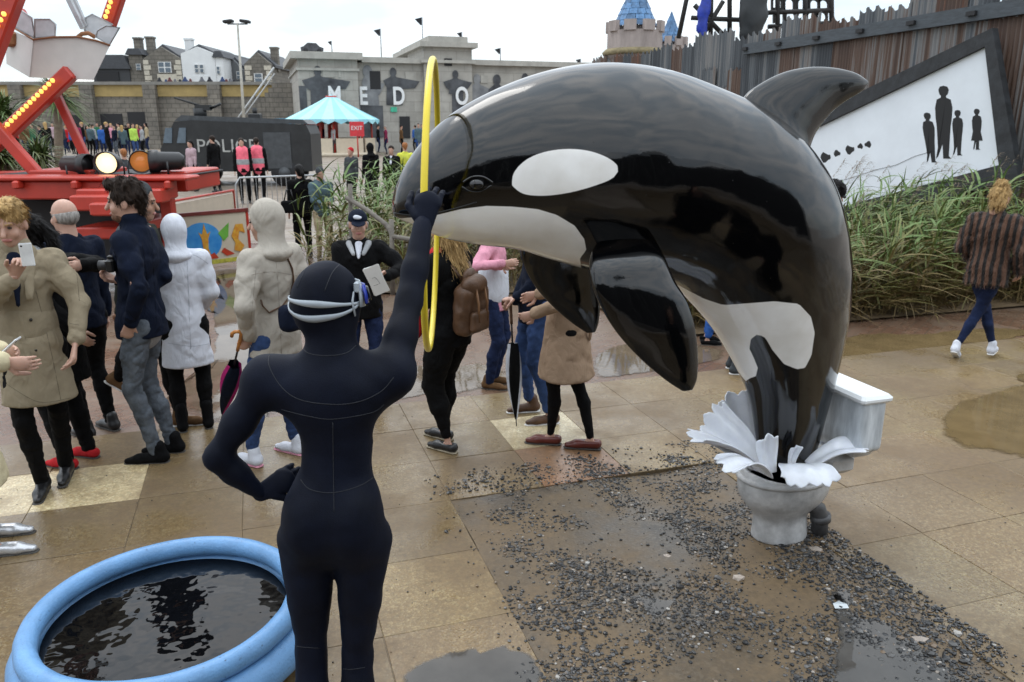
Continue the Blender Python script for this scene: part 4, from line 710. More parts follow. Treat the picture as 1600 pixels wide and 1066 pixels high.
# chassis
base = empty('ride_chassis', (-6.3, 11.6, COURT), 0, 'red steel chassis of the fairground ride', 'ride base'); BO = base.location
def cb(name, px0, px1, py0, py1, Y0, Y1, m=M_RR, bev=.02):
    a = at_depth(px0, py1, Y0); b_ = at_depth(px1, py0, Y0); return MB().box(Vector(((a.x + b_.x) / 2, (Y0 + Y1) / 2, (a.z + b_.z) / 2)) - BO, (b_.x - a.x, Y1 - Y0, b_.z - a.z), bev=bev).build(name, m, base)
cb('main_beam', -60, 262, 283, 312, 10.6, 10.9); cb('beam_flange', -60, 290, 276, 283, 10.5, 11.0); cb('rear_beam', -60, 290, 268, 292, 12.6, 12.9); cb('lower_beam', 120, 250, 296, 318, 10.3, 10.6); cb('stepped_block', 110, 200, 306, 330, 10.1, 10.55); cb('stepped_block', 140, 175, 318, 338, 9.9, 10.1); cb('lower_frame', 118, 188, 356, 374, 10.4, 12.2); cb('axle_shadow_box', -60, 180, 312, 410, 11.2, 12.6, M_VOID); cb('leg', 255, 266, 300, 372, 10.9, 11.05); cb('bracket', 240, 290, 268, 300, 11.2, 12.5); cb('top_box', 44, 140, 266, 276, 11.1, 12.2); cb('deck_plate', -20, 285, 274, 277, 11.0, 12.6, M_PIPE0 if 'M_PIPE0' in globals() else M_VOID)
for x in (18, 110, 196, 256): cb('web_plate', x, x + 8, 283, 296, 10.44, 10.6)
# floodlights on the chassis
M_LAMPB = mat('black_lamp_housing', (.012, .012, .013), rough=.4); M_LENS = mat('lit_lens', (.9, .7, .4), rough=.2, bump=0, emit=((1, .78, .42), 2.2)); M_LENSO = mat('amber_lens', (.45, .17, .05), rough=.2, bump=0, emit=((1, .35, .08), .35))
for k, (px, py, ang, lens, lab) in enumerate(((118, 258, 75, None, 'black ride floodlight turned sideways'), (172, 254, 12, M_LENS, 'black ride floodlight with a lit warm lens'), (220, 252, 25, M_LENSO, 'black ride floodlight with an amber lens'), (262, 252, -70, None, 'black ride floodlight facing away to the right'))):
    p = at_depth(px, py, 11.2); o = empty('ride_floodlight', p, R(ang), lab, 'floodlight'); MB().lathe([(.07, .22), (.12, .16), (.13, -.10), (.155, -.12), (.155, -.24), (.145, -.24), (.14, -.14)], n=20, M=Matrix.Rotation(-PI / 2, 3, 'X')).build('housing', M_LAMPB, o)
    MB().lathe([(.001, 0), (.135, 0), (.135, .01)], n=20, M=Matrix.Rotation(-PI / 2, 3, 'X'), c=(0, -.17, 0)).build('lens', lens or M_LAMPB, o); MB().tube([(-.17, 0, 0), (-.17, 0, -.16), (0, 0, -.2), (.17, 0, -.16), (.17, 0, 0)], .014, 6).tube([(0, 0, -.2), (0, 0, -.3)], .02, 6).build('yoke', M_LAMPB, o)
# painted ride barrier
pa, pb2 = ground(262, 432, COURT), ground(392, 414, COURT); ba = empty('ride_barrier', pa, 0, 'painted fairground barrier panel with scrolls on a cream ground', 'barrier'); d = (pb2 - pa); d.z = 0; L_ = d.length; d.normalize(); nrm_ = Vector((d.y, -d.x, 0)); rz_b = math.atan2(d.y, d.x); ba.rotation_euler = (0, 0, rz_b)
hgt = at_depth(390, 325, pb2.y).z - COURT
MB().box((L_ / 2, 0, hgt * .52), (L_, .03, hgt * .84)).build('panel', mat('cream_barrier_paint', (.60, .53, .42), rough=.4, var=.05), ba); MB().box((L_ / 2, -.01, hgt * .97), (L_ + .04, .06, hgt * .06)).build('top_rail', mat('dark_red_rail', (.16, .025, .02), rough=.45), ba); MB().box((L_ / 2, -.022, hgt * .14), (L_, .012, hgt * .07)).build('bottom_band', mat('yellow_green_band', (.45, .42, .06), rough=.5, var=.4, vscale=20), ba)
for x in (0, L_): MB().box((x, 0, hgt * .5), (.045, .05, hgt)).build('post', M_RR, ba)
def blob(name, pts, m, y): MB().prism(pts, y - .006, y, lambda a, b, dd_: (L_ * a, dd_, hgt * b)).build(name, m, ba)
blob('painted_disc', [(.42 + .24 * math.cos(t), .50 + .32 * math.sin(t)) for t in np.linspace(0, 2 * PI, 28, endpoint=False)], mat('blue_print', (.02, .22, .62), rough=.4, col2=(.10, .40, .75), vscale=3), -.016)
M_OR = mat('orange_print2', (.62, .20, .02), rough=.4, col2=(.70, .42, .06), vscale=14); M_RDP = mat('red_print', (.50, .05, .02), rough=.4); M_GRP = mat('green_print', (.15, .42, .06), rough=.4)
blob('painted_plume', [(.40, .22), (.52, .22), (.49, .38), (.50, .55), (.53, .66), (.49, .62), (.46, .80), (.43, .62), (.39, .66), (.42, .55), (.43, .38)], M_OR, -.024); blob('painted_scroll', [(.33, .20), (.60, .20), (.55, .30), (.46, .24), (.38, .30)], M_RDP, -.030); blob('painted_leaf', [(.62, .62), (.76, .78), (.74, .55), (.68, .48)], M_GRP, -.024); blob('painted_scroll', [(.78, .55), (.84, .74), (.93, .74), (.95, .58), (.88, .62), (.86, .48), (.93, .36), (.88, .26), (.80, .30), (.82, .42)], M_OR, -.024); blob('painted_scroll', [(.64, .30), (.70, .22), (.80, .24), (.74, .30), (.68, .36)], M_RDP, -.024); blob('painted_leaf', [(.10, .5), (.22, .68), (.24, .48), (.16, .38)], M_GRP, -.024); blob('painted_scroll', [(.05, .62), (.14, .74), (.20, .62), (.12, .55)], M_OR, -.024)
# plain cream barrier behind it
p0, p1 = at_depth(262, 330, 13.8), at_depth(366, 330, 16.5); bar2 = empty('ride_barrier', (p0.x, p0.y, COURT), math.atan2(p1.y - p0.y, p1.x - p0.x), 'plain cream fairground barrier panel in a red frame', 'barrier'); L2 = math.hypot(p1.x - p0.x, p1.y - p0.y); MB().box((L2 / 2, 0, .62), (L2, .03, .75)).build('panel', mat('plain_cream_paint', (.50, .43, .34), rough=.5, var=.08), bar2); MB().tube([(0, -.02, 0), (0, -.02, 1.05), (L2, -.02, 1.05), (L2, -.02, 0)], .025, 8).build('frame', M_RR, bar2)
# ---------------------------------------------------------------- unseen hoarding added behind the viewer so the statue's gloss mirrors something dark
ho = empty('added_hoarding', W(1, -7, 0), 0, 'tall dark unseen hoarding added for its reflection in the orca', 'hoarding')
for k in range(46):
    hh_ = 4.6 + 1.6 * vnoise(np.array([k * .33]), np.array([.5]), np.array([.5]))[0] + random.uniform(-.25, .25); p = W(-13 + k * .6, -6.5 + .02 * (k % 3), hh_ / 2) - ho.location
    MB().box(p, (.585, .04, hh_), rz=GA).build('board', mat('dark_reflection_board', (.012, .012, .013), rough=.8, var=.4), ho)  # added boards kept near black to darken the reflection on the statue
# ================================================================ ORCA STATUE
OV = 3.35
def catmull(P, n):
    P = np.array(P, float); m = len(P); out_ = []
    for k in range(n):
        t = k / (n - 1) * (m - 1); i = min(int(t), m - 2); f_ = t - i
        p0, p1, p2, p3 = P[max(i - 1, 0)], P[i], P[i + 1], P[min(i + 2, m - 1)]
        out_.append(.5 * (2 * p1 + (p2 - p0) * f_ + (2 * p0 - 5 * p1 + 4 * p2 - p3) * f_ ** 2 + (3 * p1 - p0 - 3 * p2 + p3) * f_ ** 3))
    return np.array(out_)
def no_patch(o):
    a = o.data.attributes.new('white_patch', 'FLOAT', 'POINT'); a.data.foreach_set('value', np.full(len(o.data.vertices), -9, np.float32)); return o
def loft(A, B, half, nrm, ns, na, name, m, parent, vshift=None):
    """sections spanning from A to B with half thickness along nrm"""
    A = catmull(A, ns); B = catmull(B, ns); half = catmull(np.array(half)[:, None], ns)[:, 0]; th = np.linspace(0, 2 * PI, na, endpoint=False)
    V = []
    for i in range(ns):
        c = (A[i] + B[i]) / 2; d = (A[i] - B[i]) / 2
        V.append(c + np.cos(th)[:, None] * d + np.sin(th)[:, None] * half[i] * nrm)
    V = np.concatenate(V); F_ = [(i * na + j, i * na + (j + 1) % na, (i + 1) * na + (j + 1) % na, (i + 1) * na + j) for i in range(ns - 1) for j in range(na)]
    F_.append(tuple(reversed(range(na)))); F_.append(tuple((ns - 1) * na + j for j in range(na)))
    o = mesh_obj(name, V, F_, m, parent, smooth=True); no_patch(o); return o
NV3 = np.array([GV[0], GV[1], 0.0])
def poly_sd(px, py, poly):
    poly = np.array(poly, float); d = np.full(px.shape, 1e9); ins = np.zeros(px.shape, bool)
    for i in range(len(poly)):
        a, b = poly[i - 1], poly[i]; e = b - a; wx, wy = px - a[0], py - a[1]; t = np.clip((wx * e[0] + wy * e[1]) / (e @ e), 0, 1)
        d = np.minimum(d, np.hypot(wx - t * e[0], wy - t * e[1])); c = ((a[1] > py) != (b[1] > py)) & (px < (b[0] - a[0]) * (py - a[1]) / (b[1] - a[1] + 1e-12) + a[0]); ins ^= c
    return np.where(ins, d, -d)
def smooth_poly(p, n=80): q = list(p) + [p[0]]; return catmull(q, n)[:-1]
# glossy painted fibreglass: black with white patches held in a mesh attribute
m = bpy.data.materials.new('orca_paint'); m.use_nodes = True; n, l, b = nodes(m); M_ORCA = m
at = n.new('ShaderNodeAttribute'); at.attribute_name = 'white_patch'; rp = n.new('ShaderNodeMapRange'); rp.inputs['From Min'].default_value = -.6; rp.inputs['From Max'].default_value = .6; l.new(at.outputs['Fac'], rp.inputs[0])
g = n.new('ShaderNodeTexCoord'); z1 = n.new('ShaderNodeTexNoise'); z1.inputs['Scale'].default_value = 5; z1.inputs['Detail'].default_value = 6; l.new(g.outputs['Object'], z1.inputs[0])
wr = n.new('ShaderNodeValToRGB'); wr.color_ramp.elements[0].color = (.72, .70, .66, 1); wr.color_ramp.elements[1].color = (.86, .855, .84, 1); wr.color_ramp.elements[0].position = .32; wr.color_ramp.elements[1].position = .6; l.new(z1.outputs[0], wr.inputs[0])
mx = n.new('ShaderNodeMix'); mx.data_type = 'RGBA'; mx.inputs[6].default_value = (.0012, .0013, .0016, 1); l.new(rp.outputs[0], mx.inputs[0]); l.new(wr.outputs[0], mx.inputs[7]); l.new(mx.outputs[2], b.inputs['Base Color'])
b.inputs['Roughness'].default_value = .16; b.inputs['IOR'].default_value = 1.47; b.inputs['Coat Weight'].default_value = .28; b.inputs['Coat Roughness'].default_value = .05; b.inputs['Coat IOR'].default_value = 1.5
z2 = n.new('ShaderNodeTexNoise'); z2.inputs['Scale'].default_value = 3.2; z2.inputs['Detail'].default_value = 1.5; l.new(g.outputs['Object'], z2.inputs[0])
z3 = n.new('ShaderNodeTexNoise'); z3.inputs['Scale'].default_value = 120; z3.inputs['Detail'].default_value = 3; l.new(g.outputs['Object'], z3.inputs[0])
b1 = n.new('ShaderNodeBump'); b1.inputs['Strength'].default_value = .4; b1.inputs['Distance'].default_value = .06; l.new(z2.outputs[0], b1.inputs['Height'])
b2 = n.new('ShaderNodeBump'); b2.inputs['Strength'].default_value = .025; b2.inputs['Distance'].default_value = .004; l.new(z3.outputs[0], b2.inputs['Height']); l.new(b1.outputs[0], b2.inputs['Normal']); l.new(b2.outputs[0], b.inputs['Normal'])
# dust and water specks
vs = n.new('ShaderNodeTexVoronoi'); vs.inputs['Scale'].default_value = 16; l.new(g.outputs['Object'], vs.inputs[0]); vr = n.new('ShaderNodeMapRange'); vr.inputs['From Min'].default_value = .02; vr.inputs['From Max'].default_value = .06; vr.inputs['To Min'].default_value = .5; vr.inputs['To Max'].default_value = .07
l.new(vs.outputs['Distance'], vr.inputs[0]); l.new(vr.outputs[0], b.inputs['Roughness'])
orca = empty('orca_statue', W(2.67, OV, .3), 0, 'glossy black and white leaping orca statue rising out of a toilet bowl', 'statue')
ORI = np.array(orca.location)
def opt(x, y, v=OV): return np.array(on_v(x, y, v)) - ORI
ST = [((614, 314), (614, 327)), ((621, 287), (618, 339)), ((638, 252), (648, 352)), ((668, 213), (690, 371)), ((715, 172), (745, 382)), ((790, 133), (805, 389)), ((870, 107), (855, 404)), ((950, 98), (910, 419)), ((1030, 107), (965, 428)), ((1110, 134), (1015, 438)), ((1190, 172), (1060, 453)), ((1250, 228), (1092, 483)), ((1287, 292), (1122, 519)), ((1307, 370), (1145, 556)), ((1312, 440), (1163, 590)), ((1308, 510), (1176, 624)), ((1298, 580), (1182, 657)), ((1285, 640), (1186, 692)), ((1272, 700), (1192, 727)), ((1262, 745), (1202, 765))]
A = [opt(*t) for t, _ in ST]; B = [opt(*q) for _, q in ST]
wf = [1.6, 1.0, .92, .86, .84, .84, .84, .84, .84, .83, .82, .82, .8, .78, .76, .72, .68, .66, .64, .6]
half = [np.linalg.norm(a - q) / 2 * f_ for a, q, f_ in zip(A, B, wf)]
body = loft(A, B, half, NV3, 190, 120, 'body', M_ORCA, orca)
me = body.data; co = np.zeros(len(me.vertices) * 3); me.vertices.foreach_get('co', co); co = co.reshape(-1, 3) + ORI
uu = co[:, 0] * GU[0] + co[:, 1] * GU[1]; vv = co[:, 0] * GV[0] + co[:, 1] * GV[1]; vv = OV - np.abs(vv - OV)
X = uu * GU[0] + vv * GV[0]; Y = uu * GU[1] + vv * GV[1]; Z = co[:, 2] - CAM_H; dd = Y * CP - Z * SP; px = 800 + FPX * X / dd; py = 533 - FPX * (Y * SP + Z * CP) / dd
EYE = smooth_poly([(800, 290), (803, 270), (822, 250), (850, 238), (885, 233), (920, 236), (950, 247), (966, 262), (958, 278), (930, 290), (890, 301), (850, 306), (818, 303)])
CHIN = [(560, 344), (618, 342), (645, 340), (683, 336), (720, 327), (760, 322), (800, 323), (840, 327), (870, 336), (898, 353), (913, 374), (916, 391), (906, 404), (914, 460), (912, 520), (600, 520), (560, 400)]
BEL = [(1036, 436), (1060, 446), (1100, 467), (1130, 477), (1170, 474), (1210, 471), (1248, 475), (1267, 495), (1273, 520), (1268, 555), (1258, 575), (1245, 577), (1225, 569), (1207, 547), (1196, 528), (1184, 522), (1173, 530), (1171, 545), (1178, 560), (1184, 575), (1181, 588), (1172, 591), (1130, 620), (1000, 540)]
sdv = np.maximum.reduce([poly_sd(px, py, EYE), poly_sd(px, py, CHIN), poly_sd(px, py, BEL)])
ta = me.attributes['white_patch']; ta.data.foreach_set('value', sdv.astype(np.float32))
def fin(name, prs, vs_, half, parent=orca, mirror=False):
    f_ = (lambda v: 2 * OV - v) if mirror else (lambda v: v)
    def pt(x, y, v):
        q = np.array(on_v(x, y, v)); u = q[0] * GU[0] + q[1] * GU[1]; return np.array(W(u, f_(v), q[2])) - ORI
    return loft([pt(*a, v) for (a, _), v in zip(prs, vs_)], [pt(*q, v) for (_, q), v in zip(prs, vs_)], half, NV3, 60, 40, name, M_ORCA, parent)
fin('dorsal_fin', [((1150, 185), (1252, 262)), ((1165, 150), (1262, 236)), ((1190, 130), (1271, 212)), ((1225, 113), (1286, 190)), ((1265, 105), (1304, 171)), ((1303, 106), (1326, 155)), ((1336, 114), (1346, 143)), ((1355, 126), (1356, 131))], [OV] * 8, [.13, .085, .07, .058, .046, .036, .022, .004])
PEC = [((940, 370), (1018, 366)), ((923, 402), (1036, 398)), ((924, 440), (1053, 437)), ((940, 482), (1073, 470)), ((966, 523), (1085, 510)), ((1002, 562), (1090, 553)), ((1040, 594), (1089, 590)), ((1066, 611), (1082, 609))]
PVS = [3.12, 2.96, 2.90, 2.87, 2.85, 2.84, 2.83, 2.83]; PH = [.08, .07, .055, .045, .036, .028, .018, .006]
fin('pectoral_fin', PEC, PVS, PH); fin('pectoral_fin', PEC, PVS, PH, mirror=True)
from mathutils.bvhtree import BVHTree
def bvh_of(o):
    vs_ = [o.matrix_world @ v.co if o.parent is None else (o.parent.matrix_basis @ (o.matrix_basis @ v.co)) for v in o.data.vertices]
    return BVHTree.FromPolygons(vs_, [tuple(p.vertices) for p in o.data.polygons])
OB = bvh_of(body)
def hit(bv, x, y):
    q = bv.ray_cast(Vector((0, 0, CAM_H)), ray(x, y).normalized()); return (q[0], q[1]) if q[0] else (None, None)
def line_on(bv, pxs, rad, name, m, parent, lift=0.0, sub=6):
    pts = []
    for p in catmull(pxs, (len(pxs) - 1) * sub + 1):
        h_, nrm = hit(bv, *p)
        if h_: pts.append(h_ + nrm * lift * (1 if nrm.dot(ray(*p)) < 0 else -1) - parent.location)
    return MB().tube(pts, rad, 6).build(name, m, parent) if len(pts) > 1 else None
M_GROOVE = mat('dark_groove', (.002, .002, .002), rough=.5, bump=0)
line_on(OB, [(617, 333), (640, 336), (675, 334), (715, 325), (745, 316)], .004, 'mouth_line', M_GROOVE, orca)
h_, nr = hit(OB, 745, 288); fe = Field().ell(np.array(h_ - orca.location), (.034, .03, .024), k=.01)
eye = no_patch(field_obj('eye', fe, .006, M_ORCA, orca)); no_patch(line_on(OB, [(722, 292), (735, 299), (752, 299), (768, 290)], .005, 'eyelid', M_ORCA, orca, .001)); no_patch(line_on(OB, [(724, 285), (738, 277), (755, 277), (770, 286)], .006, 'eyelid', M_ORCA, orca, .001))

# ================================================================ TOILET with its frozen splash
M_CER = mat('stained_ceramic', (.30, .30, .30), rough=.35, var=.35, vscale=9, bump=.3, bscale=40, col2=(.62, .62, .62)); M_LID = mat('white_ceramic', (.74, .76, .77), rough=.25, var=.06, bump=.05)
M_TANK = mat('streaked_ceramic', (.33, .36, .39), rough=.35, var=.2, vscale=14, col2=(.66, .70, .73), stretch=(1.6, 1.6, .25)); M_PIPE = mat('dark_rubber', (.03, .03, .033), rough=.45)
toi = empty('toilet', W(2.66, 3.32, -.02), GA, 'grimy white ceramic toilet with a plastic water splash', 'toilet')
fb = Field(); fb.ell((0, 0, .33), (.27, .195, .20), k=.03).cone((-.02, 0, .22), (.0, 0, .06), .145, .150, .06, .78).cone((0, 0, .06), (0, 0, .0), .150, .165, .03, .78).floor(.0).cut((0, 0, .52), (.30, .30, .155), None, .012)
fb.cut((-.01, 0, .375), (.205, .14, .13), None, .02)
field_obj('bowl', fb, .0095, M_CER, toi, 2)
rim = MB(); rim.lathe([(.215, .362), (.27, .362), (.282, .374), (.276, .388), (.25, .392), (.222, .386), (.212, .374), (.215, .362)], n=40, sy=.74); rim.build('rim', M_CER, toi)
tk = Field().box((.365, 0, .68), (.085, .21, .15), .03, None, .01).box((.37, 0, .56), (.07, .16, .08), .03, None, .05); field_obj('cistern', tk, .011, M_TANK, toi, 2)
MB().box((.365, 0, .835), (.205, .46, .045), bev=.016).build('cistern_lid', M_LID, toi)
MB().tube([(.08, -.05, .19), (.14, -.07, .195), (.18, -.08, .17), (.20, -.085, .12), (.205, -.085, .01)], [.042, .045, .046, .045, .045], 16).tube([(.198, -.085, .135), (.204, -.085, .10)], .056, 16).build('waste_pipe', mat('grimy_pipe', (.07, .07, .072), rough=.45, var=.4, vscale=12), toi)
MB().box((.30, 0, .42), (.2, .2, .12), bev=.03).build('cistern_bracket', M_CER, toi)
m = mat('milky_acrylic', (.78, .81, .87), rough=.12, var=.1, vscale=8, bump=.25, bscale=18, spec=.6); nodes(m)[2].inputs['Transmission Weight'].default_value = .12; nodes(m)[2].inputs['Subsurface Weight'].default_value = .25; nodes(m)[2].inputs['Subsurface Radius'].default_value = (.03, .03, .04); M_ACR = m
def splash(bpx, tpx, vb, vt, wb, wt, bend, nl, seed, side=None):
    """a curved sheet from the bowl outwards, its far edge broken into drops"""
    rnd_ = np.random.default_rng(seed); b0 = np.array(on_v(*bpx, vb)); t0 = np.array(on_v(*tpx, vt)); d = t0 - b0; L = np.linalg.norm(d)
    sd_ = np.cross(d, (0, 0, 1)) if side is None else np.array(side, float); sd_ = sd_ - d * (sd_ @ d) / (d @ d); sd_ /= np.linalg.norm(sd_); up = np.cross(sd_, d / L)
    if up[2] < 0: up = -up
    ns, nt_ = 22, 61; P = np.zeros((ns, nt_, 3)); ph = rnd_.uniform(0, 6, 4)
    for j in range(nt_):
        t = j / (nt_ - 1) * 2 - 1; lob = .87 + .07 * abs(math.sin(t * nl * PI * .8 + ph[0])) + .015 * abs(math.sin(t * nl * 7 + ph[1])) - .15 * t * t
        for i in range(ns):
            s_ = i / (ns - 1) * lob; wd = (wb + (wt * 1.25 - wb) * s_ ** .8) / 2
            P[i, j] = b0 + d * s_ + sd_ * (t * wd * (1 + .06 * math.sin(s_ * 9 + ph[2]))) + up * (bend * math.sin(s_ * PI * .9) + .016 * math.sin(t * 5 + ph[3]) * s_ + .025 * (t * t - .4) * s_)
    V = P.reshape(-1, 3) - np.array(toi.location); c, s2 = math.cos(-GA), math.sin(-GA); V = np.stack([V[:, 0] * c - V[:, 1] * s2, V[:, 0] * s2 + V[:, 1] * c, V[:, 2]], -1)
    o = mesh_obj('splash', V, [(i * nt_ + j, i * nt_ + j + 1, (i + 1) * nt_ + j + 1, (i + 1) * nt_ + j) for i in range(ns - 1) for j in range(nt_ - 1)], M_ACR, toi, True)
    md = o.modifiers.new('thick', 'SOLIDIFY'); md.thickness = .009; md.offset = 0; ms = o.modifiers.new('round', 'SUBSURF'); ms.levels = 1; ms.render_levels = 1
sv = tuple(NV3)
splash((1185, 730), (1066, 684), 3.25, 3.15, .10, .17, .05, 2.6, 1, sv); splash((1188, 725), (1092, 643), 3.3, 3.3, .10, .24, .03, 2.4, 2, (.4, .5, .6)); splash((1186, 712), (1132, 612), 3.42, 3.5, .08, .24, -.02, 2.1, 3, (.8, .3, .4))
splash((1196, 742), (1118, 742), 3.12, 2.98, .10, .16, .08, 2.5, 4, sv); splash((1203, 740), (1203, 676), 3.10, 3.08, .07, .11, .02, 1.6, 5, (1, .2, 0)); splash((1236, 742), (1252, 694), 3.15, 3.13, .035, .05, .03, 1.0, 6, (1, .2, 0))
splash((1240, 725), (1268, 772), 3.14, 2.93, .16, .30, .07, 3.2, 7, (1, .25, 0)); splash((1262, 728), (1362, 706), 3.2, 3.1, .09, .17, .07, 2.8, 8, sv); splash((1265, 722), (1372, 664), 3.4, 3.42, .1, .22, .02, 2.2, 9, (.3, .7, .5))

# ================================================================ WETSUIT MANNEQUIN
m = mat('navy_neoprene', (.0032, .0048, .0115), rough=.62, var=.5, vscale=4, bump=.12, bscale=260, spec=.12, sheen=.018); M_NEO = m
nodes(m)[2].inputs['Sheen Tint'].default_value = (.35, .5, .9, 1); nodes(m)[2].inputs['Sheen Roughness'].default_value = .4
man = empty('wetsuit_mannequin', (-.5, 2.3, 0), 0, 'navy wetsuit mannequin with hood raising an arm to a hoop', 'mannequin'); MO = np.array(man.location)
def mp_(x, y, Y): return np.array(at_depth(x, y, Y)) - MO
YB = 2.30
f = Field(); nk = mp_(518, 552, YB); ch = mp_(518, 625, YB - .01); wa = mp_(527, 700, YB); pe = mp_(523, 790, YB); cr_ = mp_(521, 838, YB)
f.cone(ch, wa, .132, .096, .06, .74).cone(wa, pe, .096, .140, .06, .80).cone(pe, cr_, .140, .110, .05, .85)
sl, sr = mp_(418, 592, YB + .0), mp_(612, 585, YB + .03)
f.cone(sl, sr, .062, .062, .08, .9).cone(ch + np.array([-.075, .02, .02]), sl, .09, .06, .07).cone(ch + np.array([.075, .02, .02]), sr, .09, .062, .07)
f.cone(nk + np.array([0, 0, -.06]), nk + np.array([0, .015, .08]), .080, .072, .05)
hd = mp_(509, 470, YB + .02); hR = rotm('Z', R(-52)) @ rotm('X', R(-6))
f.ell(hd, (.089, .112, .124), hR, .02).ell(hd + hR @ np.array([0, .03, -.06]), (.058, .07, .07), hR, .03)
# left arm, hand on hip
el, wl = mp_(338, 716, YB - .06), mp_(408, 770, YB + .0)
f.chain([sl, sl * .45 + el * .55, el], [.058, .047, .040], .04).chain([el, el * .6 + wl * .4, wl], [.040, .041, .029], .03)
# right arm raised
er, wr_ = mp_(640, 470, 2.50), mp_(661, 352, 2.66)
f.chain([sr, sr * .5 + er * .5, er], [.060, .050, .042], .04).chain([er, er * .6 + wr_ * .4, wr_], [.042, .043, .034], .03)
# legs
for s_, hx, kx, ax, fx in ((-1, 479, 484, 492, 494), (1, 566, 556, 548, 547)):
    hp = mp_(hx, 830, YB); kn = mp_(kx, 985, YB - .0); hp[2] = .90; kn[2] = .47; an = np.array([kn[0] + s_ * .0, kn[1] - .03, .09])
    f.chain([hp, hp * .5 + kn * .5, kn], [.098, .073, .052], .016); f.chain([kn, kn * .65 + an * .35 + np.array([0, -.02, 0]), an], [.055, .056, .036], .025)
    f.cone(an + np.array([0, -.03, -.045]), an + np.array([s_ * .03, .16, -.06]), .042, .034, .03, .7, (0, 0, 1))
    f.ell(np.array([pe[0] + s_ * .075, pe[1] - .065, pe[2] - .045]), (.074, .080, .12), None, .06)
f.fold(.003, (14, 14, 14), 1).crease(.004, (5, 5, 16), 4, 12).crease(.003, (9, 9, 20), 9, 10)
V1, F1 = f.mesh(.0115); V1 = relax_mesh(V1, F1, 7)
def hand(fl, wrist, palm_end, nrm, curl, spread=.019, s=1.0, thumb=1, bend_to=None, r=.0088):
    """palm from the wrist to the knuckles; four fingers of unequal length that bend towards nrm; a thumb off the side"""
    wrist = np.array(wrist, float); pe_ = np.array(palm_end, float); d = pe_ - wrist; d /= np.linalg.norm(d); nrm = np.array(nrm, float); nrm -= d * (nrm @ d); nrm /= np.linalg.norm(nrm); sd_ = np.cross(d, nrm)
    fl.cone(wrist, pe_, .026 * s, .037 * s, .015, .5, nrm)
    for i, (o_, ln) in enumerate(((-1.5, .85), (-.5, 1.0), (.5, .95), (1.5, .74))):
        p = pe_ + sd_ * o_ * spread * s; dr = d.copy(); a = 0
        for k, seg in enumerate((.042, .026, .022)):
            a += curl * (1.0, 1.15, .8)[k]; dr = d * math.cos(a) + nrm * math.sin(a); q = p + dr * seg * ln * s; fl.cone(p, q, (r, r * .94, r * .85)[k] * s, (r * .94, r * .85, r * .76)[k] * s, .005); p = q
    p = wrist + d * .03 * s - sd_ * thumb * .026 * s
    for k, (seg, aa, bb) in enumerate(((.04, .75, .3), (.03, .5, .75), (.024, .35, .9))):
        dr = d * (1 - aa * .4) - sd_ * thumb * aa * (.9 if k == 0 else .15) + nrm * bb * (curl + .2); dr /= np.linalg.norm(dr); q = p + dr * seg * s; fl.cone(p, q, (.0125, .0105, .0098)[k] * s, (.0105, .0098, .0085)[k] * s, .008); p = q
    return fl
fh = Field(); hand(fh, wr_ + np.array([0, 0, -.01]), mp_(668, 318, 2.69), (.1, .95, .1), .42, s=1.2, thumb=-1, spread=.021); V2, F2 = fh.mesh(.0048); V2 = relax_mesh(V2, F2, 1)
fh = Field(); hand(fh, wl, mp_(442, 752, YB + .02), (.25, .9, -.1), .5, s=1.1, thumb=1); V3, F3 = fh.mesh(.0048); V3 = relax_mesh(V3, F3, 1)
mbody = mesh_obj('body', np.concatenate([V1, V2, V3]), np.concatenate([F1, F2 + len(V1), F3 + len(V1) + len(V2)]), M_NEO, man, True)
BB = bvh_of(mbody); M_SEAM = mat('seam_thread', (.010, .012, .018), rough=.7)
for pl in ([(424, 545), (420, 570), (440, 605), (470, 625), (520, 632), (560, 628), (595, 612), (615, 590)], [(440, 640), (480, 650), (520, 655), (580, 645), (600, 632)], [(470, 540), (482, 552), (510, 556), (540, 552), (556, 540)], [(487, 400), (475, 425), (464, 450)], [(540, 405), (520, 425), (507, 455)], [(470, 750), (485, 765), (520, 770), (560, 760), (585, 745)], [(520, 660), (521, 740), (522, 800)], [(448, 1003), (465, 1010), (500, 1013)], [(522, 1042), (545, 1046), (570, 1043)]):
    line_on(BB, pl, .0013, 'seam', M_SEAM, man, .0004)
M_STRAP = mat('clear_silicone_strap', (.33, .37, .41), rough=.22, var=.1, bump=.05); M_BLUE = mat('blue_mask_frame', (.02, .04, .30), rough=.25, bump=0); M_GLASS = mat('mask_lens', (.02, .025, .03), rough=.05, bump=0)
HC = Vector(hd + MO)
def band(tilt_n, offset, a0, a1, wfun, thick, name, m, n=60):
    N = Vector(tilt_n).normalized(); A_ = N.orthogonal().normalized(); A_ = (Vector((1, 0, 0)) - N * N.x).normalized(); B_ = N.cross(A_); pts = []; mb = MB(); v = []; fc = []
    for i in range(n + 1):
        a = a0 + (a1 - a0) * i / n; d = A_ * math.cos(a) + B_ * math.sin(a); w_ = wfun(i / n)
        for s_ in (-1, 0, 1):
            c0 = HC + N * (offset + s_ * w_ / 2); q = BB.ray_cast(c0 + d * .145, -d); p = q[0] if q[0] else c0 + d * .09
            v.append(p + d * thick - man.location)
    for i in range(n):
        for k in range(2): fc.append((i * 3 + k, i * 3 + k + 1, i * 3 + 4 + k, i * 3 + 3 + k))
    mb.add(v, fc, True); o = mb.build(name, m, man); md = o.modifiers.new('t', 'SOLIDIFY'); md.thickness = .004; md.offset = 0; return o
wf1 = lambda t: .008 + .013 * math.exp(-((t - .45) / .2) ** 2)
band((.10, .05, 1), .005, R(-172), R(5), wf1, .0035, 'mask_strap', M_STRAP); band((.06, -.36, 1), .0, R(-172), R(5), wf1, .0035, 'mask_strap', M_STRAP)
